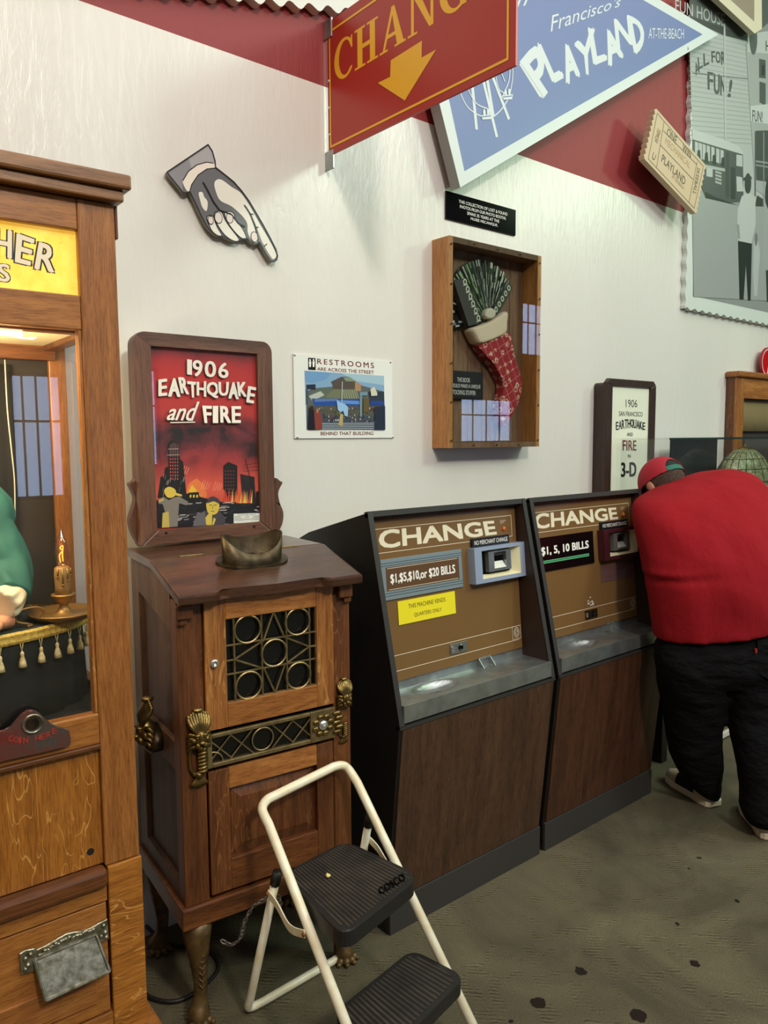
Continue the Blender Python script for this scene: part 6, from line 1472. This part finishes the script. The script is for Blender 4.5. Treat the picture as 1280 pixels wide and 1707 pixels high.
# cabinet that carries it, mostly hidden
v3 = thing('viewing_machine', 'dark wooden viewing machine on legs, mostly hidden behind the person in red', 'arcade machine', (3.2, 2.1, 0))
VX0, VX1 = 3.085, 3.33
MB().box(VX0, VX1, 2.00, 2.285, .45, Z0f-.03).build('cabinet_body', M['oak_dark'], v3, bev=.004)
MB().prism([(VX0-.02, y, z) for y, z in ((1.96, Z0f-.06), (2.29, Z0f-.004), (2.29, Z0f-.03), (1.96, Z0f-.085))], (VX1-VX0+.04, 0, 0)).build('sloping_top', M['top_wood'], v3, bev=.003)
for x, y in ((VX0+.04, 2.03), (VX1-.04, 2.03), (VX0+.04, 2.25), (VX1-.04, 2.25)): MB().tube([(x, y, .46), (x, y, .2), (x, y, 0)], .03, 12, rad=[.035, .024, .030]).build('leg', M['black'], v3, True)
kp = on_plane(1031, 818, (0, 2.04, 0), (0, 1, 0))
MB().lathe((kp.x, kp.y, Z0f-.062), [(.045, 0), (.045, .02), (.036, .042), (.026, .050), (0, .052)], 20, 'z', 1, .7).build('viewing_hood', M['bronze'], v3, True)

# glass case with lamp shade
CXL, CYF, CYB, CZ1 = on_plane(1117, 733, (0, 1.93, 0), (0, 1, 0)).x, 1.93, 2.195, 1.585
CXR, CZ0 = 4.7, 1.17
gc = thing('glass_case', 'clear glass case with dark back on a black stand holding a leaded glass shade', 'display case', ((CXL+CXR)/2, 2.1, 0))
MB().box(CXL-.02, CXR+.02, CYF-.02, 2.205, .26, CZ0).build('stand', M['black'], gc, bev=.004)
for x in (CXL+.02, CXR-.02):
    for y in (CYF+.02, 2.17): MB().box(x-.025, x+.025, y-.025, y+.025, 0, .262).build('leg', M['black'], gc)
MB().box(CXL, CXR, CYF, CYF+.005, CZ0, CZ1).build('front_glass', M['glass'], gc); MB().box(CXL, CXL+.005, CYF+.005, CYB, CZ0, CZ1).build('side_glass', M['glass'], gc); MB().box(CXR-.005, CXR, CYF+.005, CYB, CZ0, CZ1).build('side_glass', M['glass'], gc)
MB().box(CXL, CXR, CYF, CYB, CZ1, CZ1+.005).build('top_glass', M['glass'], gc)
MB().box(3.85, 4.36, CYB, CYB+.006, CZ0, CZ1).build('dark_back', mat('smoked_back', rgb(48, 52, 54), .15), gc)
MB().box(CXL, CXR, CYF-.003, CYF+.004, CZ1-.003, CZ1+.007).build('edge_strip', mat('green_glass_edge', rgb(30, 48, 44), .3), gc)
sc = on_plane(1240, 800, (0, 2.065, 0), (0, 1, 0))
MB().box(3.72, 4.5, 1.86, 1.88, .015, .045).build('foot_rail', mat('white_rail', rgb(206, 200, 190), .5), gc, bev=.004)
for x in (3.74, 4.48): MB().box(x-.012, x+.012, 1.88, 1.93, .0, .27).build('rail_bracket', M['black'], gc)
ls_ = thing('leaded_lamp_shade', 'domed green leaded glass lamp shade inside the glass case', 'lamp shade', (sc.x, sc.y, CZ0))
zt_ = on_plane(1240, 748, (0, 2.065, 0), (0, 1, 0)).z; zb_ = on_plane(1240, 850, (0, 2.065, 0), (0, 1, 0)).z
def leadm():
    m, ns, ls, b = newmat('leaded_green_glass'); co = coords(ns, ls)
    vo = ns.new('ShaderNodeTexVoronoi'); vo.feature = 'DISTANCE_TO_EDGE'; vo.inputs['Scale'].default_value = 44; ls.new(co, vo.inputs['Vector'])
    r = ramp(ns, [(.02, (1, 1, 1, 1)), (.06, (0, 0, 0, 1))]); ls.new(vo.outputs['Distance'], r.inputs[0])
    r2 = ramp(ns, [(.35, rgb(104, 112, 78)), (.65, rgb(170, 176, 132))]); ls.new(tex(ns, ls, co, 26, 3), r2.inputs[0])
    ls.new(mixc(ns, ls, r.outputs[0], r2.outputs[0], rgb(66, 62, 42)), b.inputs['Base Color']); b.inputs['Roughness'].default_value = .4; return m
hh = zt_-zb_
MB().lathe((sc.x, sc.y, zb_), [(.215, -.03), (.22, 0), (.218, hh*.25), (.205, hh*.48), (.18, hh*.68), (.14, hh*.84), (.09, hh*.95), (.05, hh)], 40, 'z', 1.4, .55).build('glass_dome', leadm(), ls_, True)
mb = MB()
for k in range(20):
    t = 2*PI*k/20; mb.tube([(sc.x+r_*1.41*math.cos(t), sc.y+r_*.556*math.sin(t), zb_+z) for r_, z in ((.22, 0), (.218, hh*.25), (.205, hh*.48), (.18, hh*.68), (.14, hh*.84), (.09, hh*.95))], .002, 5)
for r_, z in ((.221, 0), (.219, hh*.25), (.206, hh*.48), (.181, hh*.68), (.141, hh*.84)): mb.tube([(sc.x+r_*1.4*math.cos(2*PI*k/32), sc.y+r_*.555*math.sin(2*PI*k/32), zb_+z) for k in range(33)], .002, 5, cap=False)
mb.build('lead_lines', mat('lead_came', rgb(84, 80, 54), .5, .4), ls_)
MB().lathe((sc.x, sc.y, zt_-.004), [(.075, 0), (.078, .006), (.03, .012), (.012, .02), (.008, .032), (0, .034)], 24, 'z', 1, .4).build('finial', M['brass'], ls_, True)
MB().lathe((sc.x, sc.y, CZ0), [(.05, 0), (.03, .02), (.012, .03), (.012, zb_-CZ0+.04), (0, zb_-CZ0+.05)], 20).build('stand_stem', M['brass'], ls_, True)
# oak cabinet on the far right with round red sign on it
RY = 2.225; rxl = on_plane(1230, 640, (0, RY, 0), (0, 1, 0)).x; rzt = on_plane(1228, 618, (0, RY, 0), (0, 1, 0)).z
rc = thing('oak_doll_cabinet', 'oak framed glass cabinet at the right edge behind the glass case', 'cabinet', (rxl+.4, 2.24, 1.20))
W_ = .8
MB().box(rxl-.02, rxl+W_+.02, RY-.02, 2.296, rzt-.035, rzt).build('crown', M['oak_mid_h'], rc, bev=.008)
for x in (rxl, rxl+W_-.085): MB().box(x, x+.085, RY, RY+.02, 1.20, rzt-.035).build('stile', M['oak_mid'], rc, bev=.002)
MB().box(rxl+.085, rxl+W_-.085, RY, RY+.02, rzt-.16, rzt-.035).build('top_rail', M['oak_mid_h'], rc, bev=.002); MB().box(rxl+.085, rxl+W_-.085, RY, RY+.02, 1.20, 1.28).build('bottom_rail', M['oak_mid_h'], rc, bev=.002)
for x in (rxl, rxl+W_-.015): MB().box(x, x+.015, RY+.02, 2.296, 1.20, rzt-.035).build('side_panel', M['oak_dark'], rc)
MB().box(rxl+.015, rxl+W_-.015, 2.285, 2.296, 1.20, rzt-.035).build('back_panel', mat('cabinet_inside', rgb(70, 60, 58), .7), rc)
MB().box(rxl+.085, rxl+W_-.085, RY+.008, RY+.011, 1.28, rzt-.16).build('glass_pane', M['glass'], rc)
mb = MB(); nf = 40; xa, xb = rxl+.09, rxl+W_-.09
mb.loft([[(xa+(xb-xa)*k/nf, 2.262+.006*math.sin(k*2.3), z) for k in range(nf+1)]+[(xa+(xb-xa)*k/nf, 2.268+.006*math.sin(k*2.3), z) for k in range(nf, -1, -1)] for z in (rzt-.36, rzt-.27, rzt-.165)])
tagset(mb.build('fringed_drape', mat('tan_drape', rgb(150, 128, 86), .8), None, True), 'tan drape hanging in the top of the oak framed cabinet at the right edge', 'drape')
hc = on_plane(1280, 604, (0, 2.25, 0), (0, 1, 0)); hr = on_plane(1280, 579, (0, 2.25, 0), (0, 1, 0)).z-hc.z
hs = thing('round_red_sign', 'small round red sign with white rim standing on the far right oak cabinet', 'sign', (hc.x, 2.25, rzt))
def disc(r_): return [(hc.x+r_*math.cos(t), max(rzt+.0005, hc.z+r_*math.sin(t))) for t in (2*PI*j/48 for j in range(48))]
MB().prism([(x, 2.25, z) for x, z in disc(hr)], (0, .012, 0)).build('board', mat('red_rim', rgb(160, 26, 40), .4), hs)
a = MB(); s = surf_y(2.25); a.art(s, disc(hr*.90), rgb(226, 206, 208), px=False); a.art(s, disc(hr*.82), rgb(186, 14, 22), px=False); a.art(s, [(hc.x-.01, rzt+.004), (hc.x+.06, rzt+.004), (hc.x+.05, rzt+.08), (hc.x+.03, rzt+.11), (hc.x+.008, rzt+.07)], rgb(220, 214, 220), px=False); a.line(s, [(hc.x+.012, rzt+.02), (hc.x+.035, rzt+.085)], .006, rgb(60, 60, 110), px=False); a.build('painted_face', M['art_gloss'], hs, recalc=False)

# ================================================================ PERSON IN RED
FM = Frame((3.05, 1.45, 0), -40)            # local y = the way the body faces
man = thing('person', 'person in red T-shirt, black jeans and red cap bending over the machines, back turned', 'person', (3.08, 1.47, 0))
red = mat('red_jersey', rgb(150, 22, 32), .9, 0, rgb(140, 18, 28), 5, .35, 9, spec=.2, scale=(1.6, 1, .7)); red.node_tree.nodes['Bump'].inputs['Distance'].default_value = .03
denim = mat('black_denim', rgb(14, 13, 15), .9, 0, rgb(20, 19, 22), 7, .7, 12, scale=(1, 1, 2.0), spec=.15); denim.node_tree.nodes['Bump'].inputs['Distance'].default_value = .03
skinm = mat('skin', rgb(196, 140, 112), .5, 0, rgb(182, 122, 96), 20)
def my(u, v, y): return FM.Y(u, v, y)
def sup(c, hx, hy, n=36, p=2.5, ax=None, wob=None):
    out = []
    for k in range(n):
        t = 2*PI*k/n; cx_, sx_ = math.cos(t), math.sin(t)
        x = math.copysign(abs(cx_)**(2/p), cx_); y = math.copysign(abs(sx_)**(2/p), sx_)
        q = Vector(c)+ax*x*hx+Vector((0, 1, 0))*y*hy
        if wob: q += wob(q, t)
        out.append(q)
    return out
def interp(rows, n=5):
    out = []; R = [Vector(r_[:4])for r_ in rows]; E = [Vector((r_[4], r_[5], 0)) for r_ in rows]
    for i in range(len(rows)-1):
        for k in range(n):
            t = k/n
            def cr_(A):
                p0, p1, p2, p3 = A[max(i-1, 0)], A[i], A[i+1], A[min(i+2, len(A)-1)]
                return 0.5*((2*p1)+(p2-p0)*t+(2*p0-5*p1+4*p2-p3)*t*t+(3*p1-p0-3*p2+p3)*t**3)
            a_, b_ = cr_(R), cr_(E); out.append(tuple(a_)+(b_.x, b_.y))
    out.append(tuple(rows[-1])); return out
def rows_loft(mb, rows, p=2.4, n=5, wob=None):
    rings = []
    for uL, vL, uR, vR, y, dep in interp(rows, n):
        L, R = my(uL, vL, y), my(uR, vR, y); ax = (R-L); hx = ax.length/2
        rings.append(sup((L+R)/2, hx, dep, 40, p, ax.normalized(), wob))
    mb.loft(rings)
def remesh(o, vs, it=4, disp=0, size=.1):
    r_ = o.modifiers.new('remesh', 'REMESH'); r_.mode = 'VOXEL'; r_.voxel_size = vs; r_.use_smooth_shade = True
    s_ = o.modifiers.new('smooth', 'SMOOTH'); s_.factor = .5; s_.iterations = it
# ---- shirt
def fold(q, t):
    n1 = noise.noise(Vector((q.x*9+q.z*7, q.y*4, q.z*3.0-q.x*5))); n2 = noise.noise(Vector((q.x*5, 3, q.z*26+q.x*6)))
    left = max(0, 1-abs(q.z-1.04)/.16)*max(0, min(1, (-.0-q.x)/.25))
    crease = -.011*math.exp(-((q.z-1.035-.10*(q.x+.30))/.012)**2)*max(0, min(1, (-.08-q.x)/.2))+.006*math.exp(-((q.z-1.058-.10*(q.x+.30))/.012)**2)*max(0, min(1, (-.08-q.x)/.2))
    tension = .006*math.sin((q.x*.9+q.z*.35)*75)*max(0, min(1, (q.x+.10)/.15))*max(0, 1-abs(q.z-1.08)/.22)
    return Vector((-crease if q.x < -.2 else 0, -(.012*n1+.008*n2*left+crease+tension), 0))
mb = MB(FM)
rows_loft(mb, [(1093,1064,1302,1038,0,.182), (1088,1030,1304,1008,0,.188), (1083,990,1304,968,.0,.192), (1076,958,1301,936,.02,.20), (1070,925,1297,905,.05,.205), (1061,885,1290,872,.09,.20), (1056,856,1283,842,.14,.185), (1061,835,1275,816,.19,.16), (1088,817,1263,799,.235,.13), (1124,801,1246,788,.27,.095), (1164,788,1218,781,.29,.05)], 2.3, 6, fold)
# sleeves
def limb(mb, pts, n=24, sq=1.0):
    P = [Vector(p[0]) for p in pts]; rings = []
    for i, (p, r_) in enumerate(pts):
        p = Vector(p); t = (P[min(i+1, len(P)-1)]-P[max(i-1, 0)]).normalized(); s_ = t.cross(Vector((.2, -.5, 1))).normalized(); u_ = t.cross(s_)
        rings.append([p+s_*r_*math.cos(2*PI*k/n)+u_*r_*sq*math.sin(2*PI*k/n) for k in range(n)])
    mb.loft(rings)
limb(mb, [((.07, .16, 1.33), .085), ((.155, .20, 1.31), .095), ((.20, .27, 1.25), .092), ((.235, .34, 1.18), .088), ((.25, .38, 1.14), .09)])
limb(mb, [((-.17, .24, 1.25), .08), ((-.22, .30, 1.22), .08), ((-.255, .37, 1.19), .072), ((-.27, .43, 1.16), .072)])
sh = mb.build('t_shirt', red, man, True); remesh(sh, .0095, 3)
MB(FM).tube([(x, y, z) for x, y, z in [tuple(p) for p in sup(((my(1116,806,.33)+my(1116,806,.33))/2), .085, .07, 24, 2, Vector((1, 0, .15)).normalized())]]+[tuple(sup(my(1116,806,.33), .085, .07, 24, 2, Vector((1, 0, .15)).normalized())[0])], .006, 8).build('collar', red, sh, True)
# ---- jeans
def jf(q, t):
    return Vector((0, -.010*noise.noise(Vector((q.x*5+4, q.y*5, q.z*20+q.x*8)))-.008*noise.noise(Vector((q.x*8, 2, q.z*34))), 0))
mb = MB(FM)
rows_loft(mb, [(1108,1030,1290,1015,0,.135), (1102,1060,1296,1045,0,.150), (1094,1085,1304,1072,-.003,.165), (1096,1115,1307,1108,-.002,.160), (1104,1136,1302,1134,0.01,.13)], 2.5, 4, jf)
rows_loft(mb, [(1098,1090,1200,1095,.0,.155), (1099,1135,1206,1137,.015,.15), (1106,1180,1203,1185,.05,.12), (1112,1225,1199,1228,.08,.11), (1120,1262,1202,1268,.11,.10), (1138,1296,1199,1300,.14,.085), (1154,1314,1197,1318,.145,.072), (1170,1326,1194,1330,.14,.052)], 2.3, 5, jf)
rows_loft(mb, [(1205,1090,1304,1088,.0,.155), (1204,1135,1307,1133,.0,.15), (1213,1185,1308,1183,-.02,.12), (1222,1230,1308,1228,-.05,.11), (1231,1275,1306,1274,-.08,.10), (1237,1318,1303,1318,-.10,.092), (1238,1350,1303,1350,-.115,.088), (1247,1372,1300,1372,-.12,.070)], 2.3, 5, jf)
jn = mb.build('jeans', denim, man, True); remesh(jn, .0095, 2)
# back pocket, tab, seam on the seat
def seat(u, v, yy=-.165): return my(u, v, yy)
MB(FM).loft([[seat(1262,1068), seat(1312,1062), seat(1312,1120), seat(1288,1136), seat(1266,1124)], [seat(1262,1068)+Vector((0, .012, 0)), seat(1312,1062)+Vector((0, .012, 0)), seat(1312,1120)+Vector((0, .012, 0)), seat(1288,1136)+Vector((0, .012, 0)), seat(1266,1124)+Vector((0, .012, 0))]]).build('back_pocket', denim, jn)
p = seat(1260, 1085, -.170); MB(FM).box(p.x-.004, p.x+.004, p.y-.003, p.y+.008, p.z-.008, p.z+.008).build('pocket_tab', mat('red_tab', rgb(150, 24, 34), .7), jn)
# ---- shoes
def shoe(heel, toe, w_, lab):
    h, t_ = Vector((*heel, 0)), Vector((*toe, 0)); d = (t_-h).normalized(); L = (t_-h).length; s_ = Vector((-d.y, d.x, 0))
    prof = [(0, .55, .055), (.04, .80, .062), (.15, .92, .066), (.35, .82, .070), (.55, .92, .062), (.75, 1.0, .046), (.90, .82, .034), (.97, .52, .026), (1.0, .2, .02)]
    def ringz(k, z0, z1, f): 
        return None
    sole = MB(FM); up = MB(FM)
    out = [h+d*(L*p0)+s_*(w_*.5*p1) for p0, p1, _ in prof]+[h+d*(L*p0)-s_*(w_*.5*p1) for p0, p1, _ in prof[::-1]]
    c = sum(out, Vector())/len(out)
    sole.loft([[p_+(c-p_)*.05 for p_ in out], [p_+Vector((0, 0, .008)) for p_ in out], [p_+Vector((0, 0, .030)) for p_ in out], [p_+(c-p_)*.06+Vector((0, 0, .034)) for p_ in out]])
    so = sole.build('shoe', mat('cream_sole', rgb(226, 208, 182), .6), man, False, bev=.003, label=lab)
    rings = []
    for p0, p1, zt in prof:
        q = h+d*(L*(.02+.96*p0)); hw = w_*.5*p1*.92
        rings.append([q+s_*hw*math.cos(a_)+Vector((0, 0, .030+(zt)*math.sin(a_)**.8)) for a_ in (PI*k/14 for k in range(15))])
    up.loft(rings); u_ = up.build('shoe_upper', mat('cream_canvas', rgb(206, 184, 158), .75), so, True)
    pr = []
    for p0, p1, zt in [(.30, .84, .072), (.42, .86, .07), (.55, .93, .064), (.66, .97, .056)]:
        q = h+d*(L*p0); hw = w_*.5*p1*.95
        pr.append([q+s_*hw*math.cos(a_)+Vector((0, 0, .031+(zt+.001)*math.sin(a_)**.8)) for a_ in (PI*k/14 for k in range(15))])
    MB(FM).loft(pr).build('black_panel', M['cloth_black'], so, True)
    return so
shoe((.012, .115), (-.085, .405), .105, 'cream sneaker with black side panel')
shoe((.118, -.165), (.150, .125), .105, 'cream sneaker')
# ---- one continuous body
HC = my(1103, 803, .36); hup = Vector((-.30, .58, .76)).normalized(); hb_ = Vector((.34, -.82, .42)); hb_ = (hb_-hup*hb_.dot(hup)).normalized(); hs_ = hup.cross(hb_).normalized()
def body():
    V, E, Rr = [], [], []
    def add(p, r_, par=None):
        V.append(FM.W(p)-wloc(man)); Rr.append(r_); i = len(V)-1
        if par is not None: E.append((par, i))
        return i
    pel = add((-.05, .0, .80), .13); ab = add((-.06, .05, .98), .13, pel); cst = add((-.08, .12, 1.16), .14, ab); up_ = add((-.08, .20, 1.29), .11, cst); nk = add(tuple(Vector((-.12, .29, 1.37))), .062, up_)
    nk2 = add(tuple(HC-hup*.085-hb_*.005), .048, nk); hd = add(tuple(HC-hup*.02), .070, nk2); hd2 = add(tuple(HC+hup*.04), .070, hd)
    jaw = add(tuple(HC-hup*.07-hb_*.05), .048, hd); nose_ = add(tuple(HC-hup*.02-hb_*.098), .012, hd)
    for sg, sp2_, el, wr in ((-1, (-.21, .27, 1.24), (-.28, .45, 1.15), (-.30, .53, 1.30)), (1, (.13, .21, 1.28), (.255, .42, 1.09), (.14, .605, 1.20))):
        s_ = add(sp2_, .062, up_); e_ = add(el, .045, s_); w_ = add(wr, .028, e_)
        fdir = Vector((.15*-sg, 1, .0)).normalized() if sg < 0 else Vector((-.25, 1, -.02)).normalized()
        lat = fdir.cross(Vector((0, 0, 1))).normalized(); pm = add(tuple(Vector(wr)+fdir*.045+Vector((0, 0, .006))), .026, w_)
        for k, (o2, l2) in enumerate(((-.030, .062), (-.010, .075), (.010, .070), (.029, .055))):
            b0_ = Vector(wr)+fdir*.080+lat*o2+Vector((0, 0, .004)); kb = add(tuple(b0_), .0115, pm); k1 = add(tuple(b0_+fdir*l2*.5+Vector((0, 0, .003))), .0095, kb); add(tuple(b0_+fdir*l2-Vector((0, 0, .016))), .0075, k1)
        tb = add(tuple(Vector(wr)+fdir*.035+lat*(.030*sg*-1)), .0125, pm); add(tuple(Vector(wr)+fdir*.075+lat*(.052*sg*-1)-Vector((0, 0, .006))), .0095, tb)
    for hp_, kn, an, to in (((-.15, .0, .72), (-.11, .08, .38), (-.005, .17, .09), (-.06, .32, .05)), ((.08, .0, .72), (.125, -.03, .38), (.125, -.10, .09), (.14, .04, .05))):
        h_ = add(hp_, .09, pel); k_ = add(kn, .058, h_); a_ = add(an, .040, k_); add(to, .028, a_)
    me = bpy.data.meshes.new('body'); me.from_pydata([tuple(v) for v in V], E, []); o = bpy.data.objects.new('body', me); COL.objects.link(o); o.parent = man
    sm = o.modifiers.new('skin', 'SKIN'); sm.use_smooth_shade = True
    if not me.skin_vertices: 
        bpy.context.view_layer.objects.active = o
    for i, sv in enumerate(me.skin_vertices[0].data):
        sv.radius = (Rr[i], Rr[i]); sv.use_root = (i == 0)
    ss_ = o.modifiers.new('sub', 'SUBSURF'); ss_.levels = 2; ss_.render_levels = 2
    dg = bpy.context.evaluated_depsgraph_get(); ev_ = o.evaluated_get(dg); m2 = bpy.data.meshes.new_from_object(ev_)
    for v in m2.vertices:                    # keep the scalp smooth under the hair
        q = FM.L(Vector(v.co)+wloc(man))-HC
        if q.length < .2 and q.dot(hb_) > -.05 and q.dot(hup) > -.085 and q.length > .080:
            v.co = FM.W(HC+q*(.080/q.length))-wloc(man)
    o.modifiers.clear(); o.data = m2; m2.materials.clear(); m2.materials.append(skinm)
    for p_ in m2.polygons: p_.use_smooth = True
    return o
bo = body()
def headpatch(name, rad, cond, m, th=.003, seg=64, par=man, sc=(1, 1, 1)):
    mb = MB(); bm = mb.bm; c = FM.W(HC); H, B_, S_ = FM.M @ hup, FM.M @ hb_, FM.M @ hs_
    nu, nv = seg, seg//2; G = {}
    for j in range(nv+1):
        ph = PI*j/nv
        for i in range(nu):
            th_ = 2*PI*i/nu; s_, b_, h_ = math.sin(ph)*math.sin(th_), math.sin(ph)*math.cos(th_), math.cos(ph)
            G[i, j] = (s_, b_, h_)
    vs = {}
    def vert(i, j):
        if j in (0, nv): i = 0
        if (i, j) not in vs:
            s_, b_, h_ = G[i, j]; vs[i, j] = bm.verts.new(c+(S_*s_*.90*sc[0]+B_*b_*1.10*sc[1]+H*h_*1.05*sc[2])*rad)
        return vs[i, j]
    for j in range(nv):
        for i in range(nu):
            g_ = [G[i, j], G[(i+1) % nu, j], G[(i+1) % nu, j+1], G[i, j+1]]; m_ = [sum(x[k] for x in g_)/4 for k in range(3)]
            if cond(*m_):
                q = [vert(i, j), vert((i+1) % nu, j), vert((i+1) % nu, j+1), vert(i, j+1)]
                q = list(dict.fromkeys(q))
                if len(q) > 2:
                    try: bm.faces.new(q)
                    except ValueError: pass
    o = mb.build(name, m, par, True)
    sl = o.modifiers.new('solid', 'SOLIDIFY'); sl.thickness = th; sl.offset = 1
    return o
def rimz(s, b): return -.02-.10*max(0, b)+.05*max(0, -b)
arch = lambda s, b, h: b > 0 and (s/.50)**2+((h-rimz(s, b)-.02)/.50)**2 < 1
headpatch('hair', .0965, lambda s, b, h: h > -.62+.0*b and b > -.15 and h < .7, mat('short_dark_hair', rgb(48, 34, 28), .9, 0, rgb(84, 62, 50), 120, .6, 300), .002)
cap = headpatch('cap', .102, lambda s, b, h: h > rimz(s, b) and not arch(s, b, h), mat('red_cap_cloth', rgb(168, 24, 44), .75), .003, 240)
headpatch('cap_lining', .0995, lambda s, b, h: arch(s, b, h) and rimz(s, b)+.20 < h, mat('dark_green_lining', rgb(10, 30, 28), .8), .001, 160, cap)
headpatch('cap_strap', .1015, lambda s, b, h: arch(s, b, h) and rimz(s, b) < h < rimz(s, b)+.20, mat('green_strap', rgb(30, 104, 88), .7), .002, 200, cap)
c = HC-hup*.004-hb_*.10
mb = MB(FM); n_ = 18
bil = [c+hs_*.078*math.cos(PI*k/n_)-hb_*(.075*math.sin(PI*k/n_))+hup*(.010*math.sin(PI*k/n_)**2*-1) for k in range(n_+1)]
mb.loft([bil+[c+hb_*.02], [p+hup*.004 for p in bil]+[c+hb_*.02+hup*.004]]); mb.build('cap_bill', mat('red_cap_cloth_bill', rgb(168, 24, 44), .75), cap, bev=.001)
for sg in (-1, 1):
    e = HC+hs_*(.083*sg)-hup*.022+hb_*.006 if sg < 0 else HC+hs_*.076-hup*.050-hb_*.055; rot = Matrix((hs_, hb_, hup)).transposed()
    MB(FM).ball(e, .032, 16, (.32, .62, 1.0), rot).build('ear', skinm, bo, True)
    MB(FM).ball(HC-hb_*.082+hs_*(.030*sg)-hup*.008, .011, 12).build('eye', mat('eye_white', rgb(230, 226, 220), .3), bo, True)
MB(FM).ball(HC-hb_*.082-hup*.062, .022, 12, (1, .4, .3), Matrix((hs_, hb_, hup)).transposed()).build('mouth', mat('lips', rgb(160, 90, 84), .5), bo, True)
